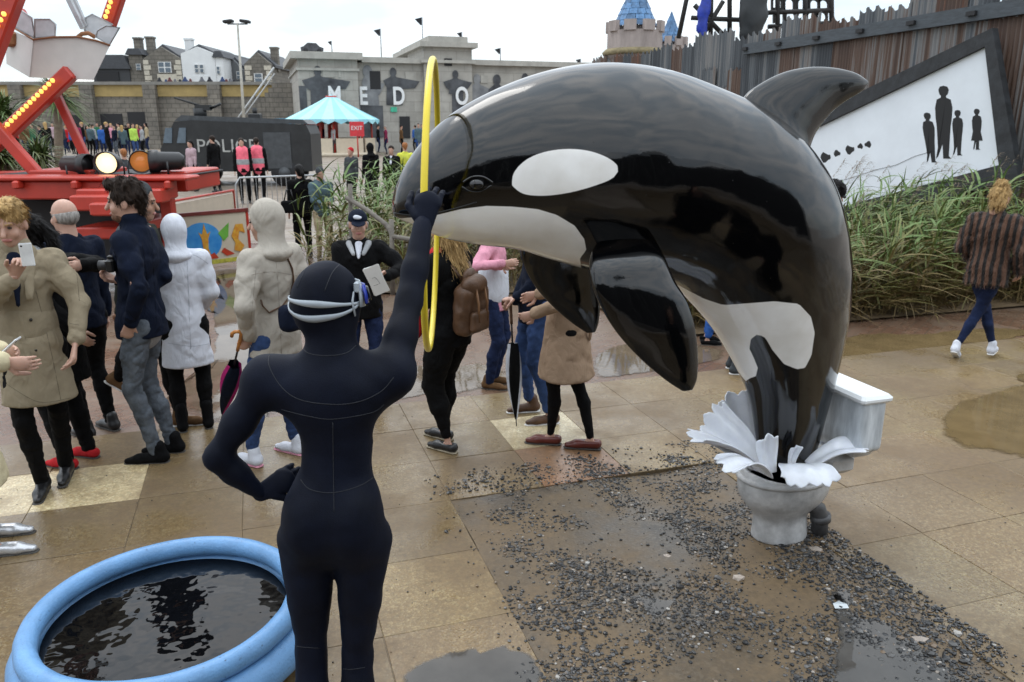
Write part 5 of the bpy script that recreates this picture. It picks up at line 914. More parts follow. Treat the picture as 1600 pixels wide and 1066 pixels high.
band((.1, .1, 1), .03, R(-8), R(120), lambda t: .075, .012, 'mask_skirt', M_STRAP, 30); band((.1, .1, 1), .03, R(0), R(112), lambda t: .055, .022, 'mask_frame', M_BLUE, 30); band((.1, .1, 1), .03, R(12), R(100), lambda t: .04, .029, 'mask_lens', M_GLASS, 24)
h_, _n = hit(BB, 552, 448); h_ = h_ or HC + Vector((.09, -.03, 0)); MB().box(h_ - man.location + Vector((.012, -.008, 0)), (.016, .02, .032), bev=.004).build('strap_buckle', M_STRAP, man)
MB().tube([h_ - man.location + Vector((.004, -.016, -.012)), h_ - man.location + Vector((.0, -.024, -.04)), h_ - man.location + Vector((.006, -.024, -.085))], [.006, .010, .007], 8, flat=.35).build('strap_tail', M_STRAP, man)

# ================================================================ HOOP held by the mannequin
M_YEL = mat('yellow_plastic', (.72, .56, .02), rough=.32, var=.08, bump=.04)
near = at_depth(661, 320, 2.705); c = at_depth(684, 318, 3.87); hv = Vector((c.x - near.x, c.y - near.y, 0)); rad_h = hv.length; hv.normalize(); zt = 2.455; zb = 1.29; rz_ = (zt - zb) / 2; zc = (zt + zb) / 2
rr_ = rz_; cen = Vector((near.x, near.y, 0)) + hv * (rr_ * .985); mb = MB(); nn = 96; v = []; fc = []; nsd = hv.cross(Vector((0, 0, 1)))
lean = Vector((.038, 0, 0))
for i in range(nn):
    a = 2 * PI * i / nn; cdir = hv * math.cos(a) + Vector((0, 0, 1)) * math.sin(a) + lean * math.sin(a)
    for j in range(12):
        q = 2 * PI * j / 12; v.append(cdir * (rr_ + .0128 * math.cos(q)) + nsd * (.0128 * math.sin(q)))
for i in range(nn):
    for j in range(12): fc.append((i * 12 + j, i * 12 + (j + 1) % 12, ((i + 1) % nn) * 12 + (j + 1) % 12, ((i + 1) % nn) * 12 + j))
hoop = mb.add(v, fc, True).build('hoop', M_YEL); hoop.location = (cen.x, cen.y, zc); tag(hoop, 'yellow plastic hoop held up around the orca nose', 'hoop')

# ================================================================ PADDLING POOL
m = mat('scuffed_blue_vinyl', (.125, .275, .50), rough=.42, var=.2, vscale=5, bump=.25, bscale=90, spec=.45); n, l, b = nodes(m); M_VIN = m
z = n.new('ShaderNodeTexNoise'); z.inputs['Scale'].default_value = 70; z.inputs['Detail'].default_value = 6; z.inputs['Roughness'].default_value = .75; tcn = n.new('ShaderNodeTexCoord'); mpn = n.new('ShaderNodeMapping'); mpn.inputs['Scale'].default_value = (1, 1, .5); l.new(tcn.outputs['Object'], mpn.inputs[0]); l.new(mpn.outputs[0], z.inputs[0])
rp = n.new('ShaderNodeMapRange'); rp.inputs['From Min'].default_value = .30; rp.inputs['From Max'].default_value = .39; l.new(z.outputs[0], rp.inputs[0]); mx = n.new('ShaderNodeMix'); mx.data_type = 'RGBA'; l.new(rp.outputs[0], mx.inputs[0]); mx.inputs[6].default_value = (.03, .045, .07, 1)
src = b.inputs['Base Color'].links[0].from_socket; l.new(src, mx.inputs[7]); l.new(mx.outputs[2], b.inputs['Base Color'])
pool = empty('paddling_pool', (-1.437, 2.87, 0), 0, 'blue inflatable paddling pool full of black water', 'pool')
def torus(Rm, r, z, sz=1.0, n=110, k=18, ph=0):
    v = []; fc = []
    for i in range(n):
        a = 2 * PI * i / n; rk = Rm * (1 + .008 * math.sin(2 * a + ph) + .004 * math.sin(5 * a)); pk = 1 + .02 * math.sin(a * 23 + ph)
        for j in range(k): q = 2 * PI * j / k; rr2 = rk + r * pk * math.cos(q); v.append((rr2 * math.cos(a), rr2 * math.sin(a), z + r * sz * math.sin(q)))
    for i in range(n):
        for j in range(k): fc.append((i * k + j, ((i + 1) % n) * k + j, ((i + 1) % n) * k + (j + 1) % k, i * k + (j + 1) % k))
    return MB().add(v, fc, True)
torus(.514, .043, .252, 1.05).build('upper_ring', M_VIN, pool); torus(.535, .064, .135, 1.2, ph=1.3).build('lower_ring', M_VIN, pool)
MB().lathe([(.46, .02), (.475, .1), (.47, .2)], n=60).build('liner', mat('black_liner', (.01, .012, .016), rough=.4), pool)
m = mat('black_water', (.002, .0022, .0028), rough=.02, var=.2, bump=0, spec=.32); n, l, b = nodes(m)
for k in list(b.inputs['Roughness'].links): l.remove(k)
b.inputs['Roughness'].default_value = .015; t = n.new('ShaderNodeTexCoord'); z = n.new('ShaderNodeTexNoise'); z.inputs['Scale'].default_value = 7; z.inputs['Detail'].default_value = 2; l.new(t.outputs['Object'], z.inputs[0]); bp = n.new('ShaderNodeBump'); bp.inputs['Strength'].default_value = .32; bp.inputs['Distance'].default_value = .02; l.new(z.outputs[0], bp.inputs['Height']); l.new(bp.outputs[0], b.inputs['Normal'])
MB().add([(.476 * math.cos(2 * PI * i / 64), .476 * math.sin(2 * PI * i / 64), .205) for i in range(64)], [tuple(range(64))]).build('water', m, pool)
MB().tube([(.30 * math.cos(R(250)) * 1.9, .3 * math.sin(R(250)) * 1.9, .262), (.31 * math.cos(R(250)) * 1.9, .31 * math.sin(R(250)) * 1.9, .262)], .012, 10).build('air_valve', M_VIN, pool)
MB().box((.56 * math.cos(R(262)), .56 * math.sin(R(262)), .262), (.09, .004, .03), rz=R(-8), M=Matrix.Rotation(R(-8), 3, 'Z') @ Matrix.Rotation(R(-55), 3, 'X')).build('warning_patch', mat('orange_print', (.6, .3, .16), rough=.5), pool)
# ================================================================ PEOPLE
SKIN = mat('skin', (.46, .27, .20), rough=.5, var=.08, vscale=30, bump=.06, bscale=180); nodes(SKIN)[2].inputs['Subsurface Weight'].default_value = .12; nodes(SKIN)[2].inputs['Subsurface Radius'].default_value = (.02, .008, .005)
SKIN_D = mat('tanned_skin', (.34, .185, .12), rough=.5, var=.08, vscale=30, bump=.06, bscale=180)
def cloth(name, c, var=.2, rough=.85, bump=.3, bscale=320, vscale=9, sheen=0.0, **k):
    m = mat('cloth_' + name, c, rough=rough, var=var, vscale=vscale, bump=bump, bscale=bscale, spec=.14, sheen=sheen, **k); n, l, b = nodes(m)
    t = n.new('ShaderNodeTexCoord'); mp = n.new('ShaderNodeMapping'); mp.inputs['Scale'].default_value = (1, 1, .55); mp.inputs['Rotation'].default_value = (.35, .5, 0); l.new(t.outputs['Object'], mp.inputs[0]); z = n.new('ShaderNodeTexNoise'); z.inputs['Scale'].default_value = 11; z.inputs['Detail'].default_value = 3; z.inputs['Distortion'].default_value = 1.8; z.inputs['Roughness'].default_value = .45; l.new(mp.outputs[0], z.inputs[0])
    q = b.inputs['Normal'].links[0].from_node; bp = n.new('ShaderNodeBump'); bp.inputs['Strength'].default_value = .5; bp.inputs['Distance'].default_value = .026; l.new(z.outputs[0], bp.inputs['Height']); l.new(bp.outputs[0], q.inputs['Normal']); return m
def hairm(name, c): return mat('hair_' + name, c, rough=.6, var=.5, vscale=60, bump=.6, bscale=160, spec=.15, stretch=(1, 1, .25))
M_EYE = mat('eye_dark', (.012, .01, .009), rough=.2, bump=0); M_LIP = mat('lips', (.36, .14, .12), rough=.45, bump=0); M_LEATHER = mat('black_leather', (.012, .012, .013), rough=.35, bump=.2, bscale=120)
LEN = dict(ua=.285, fa=.255, th=.435, sh=.43)
def ik(a, b, l1, l2, pole):
    a = np.array(a, float); b = np.array(b, float); d = b - a; L = np.linalg.norm(d); mx_ = (l1 + l2) * .999
    if L > mx_: b = a + d / L * mx_; d = b - a; L = mx_
    x = (l1 * l1 - l2 * l2 + L * L) / (2 * L); hgt = math.sqrt(max(l1 * l1 - x * x, 0)); u = d / L; p = np.array(pole, float); p = p - u * (p @ u); p /= max(np.linalg.norm(p), 1e-6)
    return a + u * x + p * hgt, b
def bvh_of2(o, root):
    M_ = Matrix.Translation(root.location) @ Matrix.Rotation(root.rotation_euler.z, 4, 'Z'); return BVHTree.FromPolygons([M_ @ v.co for v in o.data.vertices], [tuple(p.vertices) for p in o.data.polygons])
class Person:
    def __init__(s, label, loc, face, H, group=None, h=.0115, lean=(0, 0), turn=0.0, head=(0, 0), wr=None, ank=None, pole=None, shoulder_w=1.0, detail=True, neckf=(0, 0)):
        loc = Vector(loc); s.root = empty('person', loc, R(face), label, 'person', group); s.k = H / 1.75; s.h = h; s.detail = detail; s.face = R(face); s.loc = loc; s.loose = []
        k = s.k; J = {}; lx, ly = lean
        J['pel'] = np.array([0, 0, .94]); J['wai'] = np.array([lx * .3, ly * .3, 1.09]); J['che'] = np.array([lx * .7, ly * .7, 1.30]); J['nek'] = np.array([lx, ly - .012, 1.475]); J['hed'] = np.array([lx * 1.15 + neckf[0], ly * 1.15 + .025 + neckf[1], 1.635])
        ct, st = math.cos(turn), math.sin(turn)
        for sd_, x in (('R', 1), ('L', -1)):
            J['sh' + sd_] = np.array([lx + x * .175 * shoulder_w * ct, ly + x * .175 * shoulder_w * st, 1.425]); J['hip' + sd_] = np.array([x * .092, 0, .93])
            wv = (wr or {}).get(sd_, (x * .23, .06, .86)); wv = s.local(wv) / k if len(wv) == 4 else np.array(wv, float)
            pl = (pole or {}).get(sd_, (x * .5, -1, -.2)); J['el' + sd_], J['wr' + sd_] = ik(J['sh' + sd_], wv, LEN['ua'], LEN['fa'], pl)
            av = (ank or {}).get(sd_, (x * .10, -.02, .085)); av = s.local(av) / k if len(av) == 4 else np.array(av, float)
            J['kn' + sd_], J['an' + sd_] = ik(J['hip' + sd_], av, LEN['th'], LEN['sh'], (x * .12, 1, .1))
        s.J = {a: b * k for a, b in J.items()}; s.HR = rotm('Z', R(head[0])) @ rotm('X', R(head[1])); s.hand_fields = []; s.toe = {}
    def local(s, q):
        w_ = at_depth(*q[:3]) if q[3] is None else Vector(q[:3]); d = w_ - s.loc; c, n_ = math.cos(-s.face), math.sin(-s.face); return np.array([d.x * c - d.y * n_, d.x * n_ + d.y * c, d.z])
    def world(s, q): c, n_ = math.cos(s.face), math.sin(s.face); return Vector((q[0] * c - q[1] * n_, q[0] * n_ + q[1] * c, q[2])) + s.loc
    def hv(s, *p): return s.J['hed'] + s.HR @ (np.array(p) * s.k)
    def body(s, skin=None, hands=None, jaw=1.0):
        k = s.k; J = s.J; f = Field(); skin = skin or SKIN
        f.cone(J['pel'], J['wai'], .125 * k, .105 * k, .06, .7).cone(J['wai'], J['che'], .105 * k, .135 * k, .06, .66).cone(J['shL'], J['shR'], .05 * k, .05 * k, .06)
        for q in 'RL':
            f.chain([J['sh' + q], J['el' + q], J['wr' + q]], [.045 * k, .036 * k, .025 * k], .03).chain([J['hip' + q], J['kn' + q], J['an' + q]], [.055 * k, .034 * k, .026 * k], .03)
            f.cone(J['an' + q] + np.array([0, -.02, -.05]) * k, J['an' + q] + np.array([0, .12, -.055]) * k, .028 * k, .022 * k, .03)
        f.cone(J['nek'] + np.array([0, 0, -.04]) * k, s.hv(0, -.015, -.05), .06 * k, .052 * k, .03)
        hs = []
        hf = Field(); HRm = s.HR
        hf.ell(s.hv(0, -.012, .035), np.array([.0745, .096, .092]) * k, HRm, .02).ell(s.hv(0, .022, -.04), np.array([.054 * jaw, .066, .078]) * k, HRm, .03).ell(s.hv(0, .05, -.088), np.array([.026, .026, .022]) * k, HRm, .025)
        hf.cone(s.hv(0, -.02, -.05), s.hv(0, -.035, -.14), .05 * k, .055 * k, .03)
        if s.detail:
            hf.cone(s.hv(0, .084, .018), s.hv(0, .108, -.026), .008 * k, .0135 * k, .012).ell(s.hv(0, .078, -.058), np.array([.022, .012, .012]) * k, HRm, .01)
            hf.ell(s.hv(0, .078, .032), np.array([.05, .012, .010]) * k, HRm, .015)
            for x in (-1, 1): hf.ell(s.hv(x * .074, -.01, -.005), np.array([.010, .020, .032]) * k, HRm, .008); hf.cut(s.hv(x * .03, .094, .014), np.array([.015, .014, .010]) * k, HRm, .01); hf.ell(s.hv(x * .04, .06, -.03), np.array([.02, .02, .022]) * k, HRm, .02)
        parts = [f.mesh(max(s.h * 1.4, .02)), hf.mesh(.0065 if s.detail else max(s.h, .014))]
        for q in 'RL':
            hd_ = (hands or {}).get(q); d = J['wr' + q] - J['el' + q]; d /= np.linalg.norm(d); fh = Field()
            if s.detail:
                dr, nrm, curl, th = hd_ if hd_ else (d, (-(1 if q == 'R' else -1), .25, 0), .35, 1 if q == 'R' else -1)
                dr = np.array(dr, float); dr /= np.linalg.norm(dr); hand(fh, J['wr' + q], J['wr' + q] + dr * .078 * k, nrm, curl, s=k, thumb=th, r=.0085); parts.append(fh.mesh(.0055))
            else: fh.cone(J['wr' + q], J['wr' + q] + d * .12 * k, .03 * k, .034 * k, .01, .6, (1, 0, 0)); parts.append(fh.mesh(max(s.h, .012)))
        V = []; F_ = []; o = 0
        for v, fc in parts: V.append(relax_mesh(v, fc, 1)); F_.append(fc + o); o += len(v)
        b = mesh_obj('body', np.concatenate(V), np.concatenate(F_), skin, s.root, True)
        if s.detail:
            for x in (-1, 1):
                field_obj('eye', Field().ell(s.hv(x * .0305, .0815, .0125), np.array([.0125, .008, .0058]) * k, s.HR), .0028, M_EYE, s.root, 0)
        return s
    def brows(s, m):
        for x in (-1, 1): field_obj('eyebrow', Field().cone(s.hv(x * .016, .0895, .031), s.hv(x * .046, .078, .034), .0042 * s.k, .0032 * s.k), .003, m, s.root, 0)
        field_obj('lips', Field().cone(s.hv(-.019, .084, -.058), s.hv(.019, .084, -.058), .0048 * s.k, .0048 * s.k).ell(s.hv(0, .087, -.058), np.array([.016, .006, .007]) * s.k, s.HR), .003, M_LIP, s.root, 0); return s
    def trousers(s, m, w=1.0, hem=.0, cuff=1.0, name='trousers', amp=.006):
        k = s.k; J = s.J; f = Field(); f.cone(J['wai'] - np.array([0, 0, .03]), J['pel'] + np.array([0, 0, -.02]), .116 * k, .136 * k, .05, .74)
        for q in 'RL':
            a = J['an' + q] + (J['kn' + q] - J['an' + q]) * hem; f.chain([J['hip' + q] - np.array([0, .012, .02]), (J['hip' + q] + J['kn' + q]) / 2, J['kn' + q]], [.098 * k * (w * .5 + .5), .080 * k * w, .062 * k * w], .03)
            f.chain([J['kn' + q], J['kn' + q] * .6 + a * .4 + np.array([0, -.015, 0]), a], [.062 * k * w, .060 * k * w, .046 * k * w * cuff], .02)
        f.fold(amp * .5, (11, 11, 14), 2).crease(amp * 1.4, (9, 9, 20), 5, 10).crease(amp * 1.0, (20, 20, 36), 9, 8); field_obj(name, f, s.h, m, s.root); return s
    def shoes(s, m, dirs=None, kind='shoe', sole=None, ln=1.0):
        k = s.k
        for q in 'RL':
            a = s.J['an' + q]; yaw, pit = (dirs or {}).get(q, (0, 0)); Rm = rotm('Z', R(yaw)) @ rotm('X', R(pit)); P = lambda *p: a + Rm @ (np.array(p) * k)
            f = Field().cone(P(0, -.045, -.045), P(0, .10 * ln, -.052), .040 * k, .034 * k, .02, .95, (0, 0, 1)).cone(P(0, .10 * ln, -.055), P(0, .165 * ln, -.064), .038 * k, .025 * k, .02, .75, (0, 0, 1))
            if kind in ('shoe', 'boot'): f.cone(P(0, -.03, -.03), P(0, -.02, .03 if kind == 'shoe' else .12), .042 * k, .040 * k, .02)
            if kind in ('flat',): f.cut(P(0, .0, .012), np.array([.03, .085, .045]) * k, Rm, .008)
            o = field_obj('shoe', f, min(s.h, .009) if s.detail else s.h, m, s.root)
            if s.detail:
                sf = Field().cone(P(0, -.05, -.082), P(0, .165 * ln, -.083), .038 * k, .033 * k, .01, .26, Rm @ np.array((0, 0, 1.0))); field_obj('sole', sf, .0075, sole or M_SOLE, o)
        return s
    def top(s, m, hem=.86, name='jacket', w=1.0, flare=1.0, sleeve=1.0, amp=.008, collar=.0, sl_end=.97, depth=.74, seed=1, arms='RL', skirt_k=.03, cuffm=None):
        k = s.k; J = s.J; f = Field(); P = J['pel']; hz = hem * k; lo = np.array([P[0], P[1], hz])
        f.cone(J['che'] + np.array([0, 0, .02]), J['wai'], .155 * k * w, .132 * k * w, .05, depth)
        if hz < J['wai'][2]:
            md = np.array([P[0], P[1], min(P[2], max(hz, P[2]))]); f.cone(J['wai'], md, .132 * k * w, .156 * k * w, .04, depth + .04)
            if hz < P[2] - .02: f.cone(md, lo - np.array([0, 0, .06]), .158 * k * w, .166 * k * w * flare, skirt_k, depth + .08)
        f.cone(J['shL'] + np.array([0, 0, -.008]), J['shR'] + np.array([0, 0, -.008]), .056 * k * w, .056 * k * w, .07).cone(J['che'] + np.array([0, 0, .03]), J['nek'], .14 * k * w, .075 * k, .06, .75)
        for q in arms:
            e = J['el' + q] + (J['wr' + q] - J['el' + q]) * sl_end; f.chain([J['sh' + q], (J['sh' + q] + J['el' + q]) / 2, J['el' + q]], [.062 * k * sleeve, .058 * k * sleeve, .052 * k * sleeve], .05); f.chain([J['el' + q], e], [.052 * k * sleeve, .046 * k * sleeve], .025)
        if collar: f.cone(J['nek'] + np.array([0, -.0, -.02]), J['nek'] + np.array([0, .01, collar]) * 1.0, .078 * k, .076 * k, .02)
        f.fold(amp * .25, (7, 7, 3), seed).fold(amp * .6, (16, 16, 4.5), seed + 3).fold(amp * .5, (9, 9, 22), seed + 4).fold(amp * .3, (34, 34, 16), seed + 1); f.crease(amp * 1.3, (6, 6, 3.4), seed + 5, 13).crease(amp * 1.0, (5, 5, 13), seed + 8, 11).floor(hz); o = field_obj(name, f, s.h, m, s.root); s.topobj = o
        if cuffm:
            for q in arms:
                e = J['el' + q] + (J['wr' + q] - J['el' + q]) * sl_end; d = (J['wr' + q] - J['el' + q]); d /= np.linalg.norm(d); field_obj('cuff', Field().cone(e - d * .035, e + d * .02, .046 * k * sleeve, .046 * k * sleeve), s.h * .8, cuffm, s.root)
        return s
    def hair(s, m, style='short', amp=.006):
        k = s.k; f = Field(); H_ = s.HR
        if style != 'bald':
            f.ell(s.hv(0, -.02, .05), np.array([.083, .100, .088]) * k, H_, .02).cut(s.hv(0, .12, -.035), np.array([.085, .085, .095]) * k, H_, .015)
        if style == 'short': f.cut(s.hv(0, .02, -.1), np.array([.12, .12, .085]) * k, H_, .02); f.cone(s.hv(0, -.075, .02), s.hv(0, -.07, -.045), .045 * k, .035 * k, .03)
        if style == 'quiff': f.ell(s.hv(.0, .045, .115), np.array([.058, .055, .035]) * k, H_, .03).ell(s.hv(0, -.02, .11), np.array([.06, .07, .035]) * k, H_, .03).cone(s.hv(0, -.075, .02), s.hv(0, -.07, -.05), .045 * k, .032 * k, .03).cut(s.hv(0, .035, -.085), np.array([.12, .11, .085]) * k, H_, .02)
        if style == 'pony':
            f.cone(s.hv(0, -.06, .03), s.hv(0, -.05, -.06), .06 * k, .05 * k, .03).ell(s.hv(0, -.11, .045), np.array([.026, .026, .026]) * k, H_, .02).chain([s.hv(.0, -.12, .04), s.hv(.03, -.15, -.04), s.hv(.05, -.14, -.16), s.hv(.05, -.12, -.26)], [.028 * k, .036 * k, .032 * k, .012 * k], .02)
        if style == 'long':
            f.chain([s.hv(0, -.05, .05), s.hv(0, -.07, -.08), s.hv(0, -.09, -.22), s.hv(0, -.09, -.32)], [.08 * k, .075 * k, .075 * k, .045 * k], .03, .7); f.chain([s.hv(.065, -.01, .03), s.hv(.07, -.0, -.1)], [.03 * k, .03 * k], .03); f.chain([s.hv(-.065, -.01, .03), s.hv(-.07, -.0, -.1)], [.03 * k, .03 * k], .03)
        if style == 'bun': f.cone(s.hv(0, -.06, .02), s.hv(0, -.06, -.07), .062 * k, .05 * k, .03).ell(s.hv(0, -.045, .145), np.array([.05, .05, .042]) * k, H_, .03).ell(s.hv(.03, -.08, -.05), np.array([.05, .04, .05]) * k, H_, .03); amp = .012
        if style == 'curly': f.ell(s.hv(0, -.02, .075), np.array([.10, .115, .085]) * k, H_, .03).cone(s.hv(0, -.07, .02), s.hv(0, -.07, -.05), .06 * k, .045 * k, .03).cut(s.hv(0, .10, -.05), np.array([.1, .085, .085]) * k, H_, .015); amp = .016
        f.fold(amp, (38, 38, 16), 4).fold(amp * .7, (75, 75, 40), 6); ho_ = field_obj('hair', f, .0075 if s.detail else s.h, m, s.root)
        if s.detail: s.strands(ho_, m, {'long': .07, 'pony': .05, 'bun': .035, 'curly': .025, 'quiff': .03}.get(style, .022), 1800)
        return s
    def strands(s, ho_, m, ln, n_):
        me = ho_.data; k_ = len(me.vertices); co = np.zeros(k_ * 3); no = np.zeros(k_ * 3); me.vertices.foreach_get('co', co); me.vertices.foreach_get('normal', no); co = co.reshape(-1, 3); no = no.reshape(-1, 3); i = RNG.integers(0, k_, n_); nm = no[i]; fl = s.HR @ np.array([0, -.45, -.55]); t = fl[None] - nm * (nm @ fl)[:, None]; t += RNG.normal(0, .16, (n_, 3)); d = t + nm * RNG.uniform(.06, .28, (n_, 1)); v, fc = blades(co[i] - nm * .003, d, RNG.uniform(.5, 1.2, n_) * ln, RNG.uniform(.0009, .0019, n_), RNG.uniform(.1, .5, n_), 4, .8); mesh_obj('hair_strands', v, fc, m, ho_)
    def hood(s, m, up=True, amp=.007):
        k = s.k; f = Field()
        if up: f.ell(s.hv(0, -.018, .03), np.array([.096, .116, .124]) * k, s.HR, .03).cone(s.hv(0, -.03, -.05), s.J['nek'] + np.array([0, -.01, -.02]), .078 * k, .088 * k, .04).ell(s.J['nek'] + np.array([0, -.03, -.02]) * k, np.array([.125, .10, .05]) * k, None, .04).cut(s.hv(0, .12, -.01), np.array([.078, .115, .112]) * k, s.HR, .012)
        else: f.cone(s.J['nek'] + np.array([-.06, -.07, .0]) * k, s.J['nek'] + np.array([.06, -.07, .0]) * k, .06 * k, .06 * k, .03)
        f.fold(amp * .6, (13, 13, 7), 3).crease(amp * 1.0, (7, 7, 4), 7, 12); field_obj('hood', f, max(.009, s.h * .8), m, s.root); return s
    def cap(s, m, bill=True, badge=None):
        k = s.k; f = Field().ell(s.hv(0, -.012, .055), np.array([.085, .106, .085]) * k, s.HR, .01).cut(s.hv(0, 0, -.035), np.array([.2, .2, .075]) * k, s.HR, .006); o = field_obj('cap', f, .008, m, s.root)
        if bill: field_obj('peak', Field().ell(s.hv(0, .105, .036), np.array([.066, .075, .009]) * k, s.HR @ rotm('X', R(-14))), .0065, m, o)
        if badge: field_obj('cap_badge', Field().ell(s.hv(0, .089, .082), np.array([.034, .01, .018]) * k, s.HR @ rotm('X', R(35))).ell(s.hv(.02, .089, .09), np.array([.02, .008, .014]) * k, s.HR @ rotm('X', R(35))), .005, badge, o)
        return s
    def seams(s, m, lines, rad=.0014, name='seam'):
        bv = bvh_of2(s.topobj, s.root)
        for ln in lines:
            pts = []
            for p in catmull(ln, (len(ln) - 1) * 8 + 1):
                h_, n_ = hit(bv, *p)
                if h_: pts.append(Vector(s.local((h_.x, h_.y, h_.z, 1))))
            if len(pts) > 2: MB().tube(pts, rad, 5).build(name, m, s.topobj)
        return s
    def part(s, name, f, m, h=None): return field_obj(name, f, h or s.h, m, s.root)
M_SOLE = mat('rubber_sole', (.05, .045, .04), rough=.7); M_WSOLE = mat('white_sole', (.65, .64, .62), rough=.6)
C = dict(black=cloth('black', (.0035, .0035, .004)), navy=cloth('navy', (.005, .0085, .021)), denim=cloth('blue_denim', (.035, .065, .16), bscale=500, var=.4), ddenim=cloth('dark_denim', (.012, .02, .055), bscale=500, var=.4), gdenim=cloth('grey_denim', (.10, .115, .135), bscale=420, var=.45, vscale=14),
         beige=cloth('beige_trench', (.27, .225, .155), var=.1), tan=cloth('tan_trench', (.31, .215, .145), var=.1), cream=cloth('cream_jacket', (.40, .365, .315), var=.07), ycream=cloth('pale_yellow_coat', (.56, .49, .32), var=.07), olive=cloth('olive_dark', (.028, .030, .024)), grey=cloth('dark_grey', (.05, .055, .06)), lgrey=cloth('light_grey', (.32, .33, .34)),
         white=cloth('white', (.60, .62, .68), var=.05), teal=cloth('slate_teal', (.075, .115, .135)), khaki=cloth('khaki', (.38, .31, .20)), pink=cloth('pink', (.62, .28, .36)), mauve=cloth('mauve', (.42, .30, .33)), hivis=cloth('pink_hivis', (.85, .16, .22), rough=.6), red=cloth('red', (.45, .02, .025)), purple=cloth('crimson', (.22, .025, .07)), blue=cloth('royal_blue', (.03, .10, .34)), lime=cloth('lime', (.40, .60, .10)), brown=cloth('brown', (.12, .065, .03)), green=cloth('green', (.03, .12, .06)), yellow=cloth('hivis_yellow', (.6, .62, .08)))
HB = hairm('dark_brown', (.022, .014, .010)); HK = hairm('black', (.008, .007, .007)); HBL = hairm('blond', (.40, .26, .11)); HG = hairm('grey', (.30, .28, .26)); HGI = hairm('ginger', (.30, .12, .045))
def wpt(px, py, z=0.0, lift=.085):
    g = ground(px, py, z); return (g.x, g.y, z + lift, 1)
# --- man in a beige trench coat photographing with a phone
P = Person('man in a beige belted trench coat holding a white phone to his face', ground(88, 768), 200, 1.78, head=(-12, -14), wr={'R': (22, 432, 4.22, None), 'L': (117, 540, 4.38, None)}, ank={'R': wpt(68, 768), 'L': wpt(105, 745)}, pole={'R': (.8, -.3, -1), 'L': (-1, -.6, 0)})
P.body(hands={'R': ((-.45, .2, .85), (-.2, .9, .1), .7, 1)}).brows(HBL).trousers(C['black'], .92).shoes(M_LEATHER).top(C['beige'], .60, 'trench_coat', 1.04, 1.22, 1.10, .007, .05, .82).hair(HBL, 'quiff')
J = P.J; P.part('belt', Field().cone(J['wai'] + np.array([0, 0, -.05]), J['wai'] + np.array([0, 0, -.01]), .158, .156, .01, .80), C['beige'], .01); P.part('belt_end', Field().cone(J['wai'] + np.array([.02, .118, -.04]), J['wai'] + np.array([-.01, .15, -.24]), .02, .02, .01, .35), C['beige'], .009)
for sx_ in (-1, 1): P.part('lapel', Field().cone(J['nek'] + np.array([sx_ * .07, .05, .01]), J['che'] + np.array([sx_ * .06, .142, -.06]), .045, .022, .02, .5), C['beige'], .01)
P.part('shirt_front', Field().cone(J['nek'] + np.array([0, .085, -.02]), J['che'] + np.array([0, .155, -.10]), .04, .012, .01, .5), C['navy'], .01)
for q in (.02, -.16, -.34): P.part('button', Field().ell(J['wai'] + np.array([-.045, .128 - q * .03, q]), (.011, .006, .011)), M_EYE, .005)
def phone(px, py, Y, rz, rx, lab, m):
    o = MB().box((0, 0, 0), (.062, .009, .125), bev=.004).build('phone', m); o.location = at_depth(px, py, Y); o.rotation_euler = (rx, 0, rz); tag(o, lab, 'phone')
    MB().box((0, -.0052, 0), (.054, .001, .10)).build('screen', mat('phone_screen', (.015, .017, .02), rough=.08, bump=0), o); MB().tube([(.018, .005, .048), (.018, .0062, .048)], .005, 10).build('camera_lens', M_EYE, o); return o
M_PHW = mat('white_phone', (.7, .71, .72), rough=.25, bump=0)
DK = cloth('trench_seam', (.12, .10, .07)); P.seams(DK, [[(56, 455), (68, 500), (82, 560), (96, 630)], [(96, 500), (112, 506), (124, 508)], [(112, 395), (120, 430), (124, 470)], [(10, 600), (60, 628), (110, 622)]])  # coat seam lines in a slightly darker cloth colour
phone(42, 398, 4.10, R(200), R(-8), 'white phone held up by the man in the trench coat', M_PHW)
# --- ponytail woman and bald man behind him
P = Person('woman with a dark ponytail and black coat beside the trench coat man', ground(120, 722), 75, 1.66, lean=(-.0, .10), head=(12, -8), wr={'R': (128, 415, 5.05, None), 'L': (120, 520, 4.85, None)})
P.body().trousers(C['black'], 1.1).shoes(C['red'], kind='flat').top(C['black'], .62, 'coat', 1.05, 1.15, 1.05).hair(HK, 'pony').part('scarf', Field().cone(P.J['nek'] + np.array([0, -.03, -.02]), P.J['nek'] + np.array([0, .02, .02]), .085, .075, .02).fold(.01, (20, 20, 20)), C['lgrey'], .011)
P = Person('balding man in a navy jacket behind the ponytail woman', Vector((-3.25, 5.75, COURT)), 60, 1.80, head=(5, 0)); P.body(SKIN).trousers(C['black']).shoes(M_LEATHER).top(C['navy'], .84, w=1.08).part('hair_fringe', Field().ell(P.hv(0, -.018, .012), np.array([.081, .102, .075]) * P.k, P.HR).cut(P.hv(0, .02, .115), np.array([.16, .17, .095]) * P.k, P.HR, .01).cut(P.hv(0, .13, -.02), np.array([.12, .12, .15]) * P.k, P.HR, .01), HG, .007)
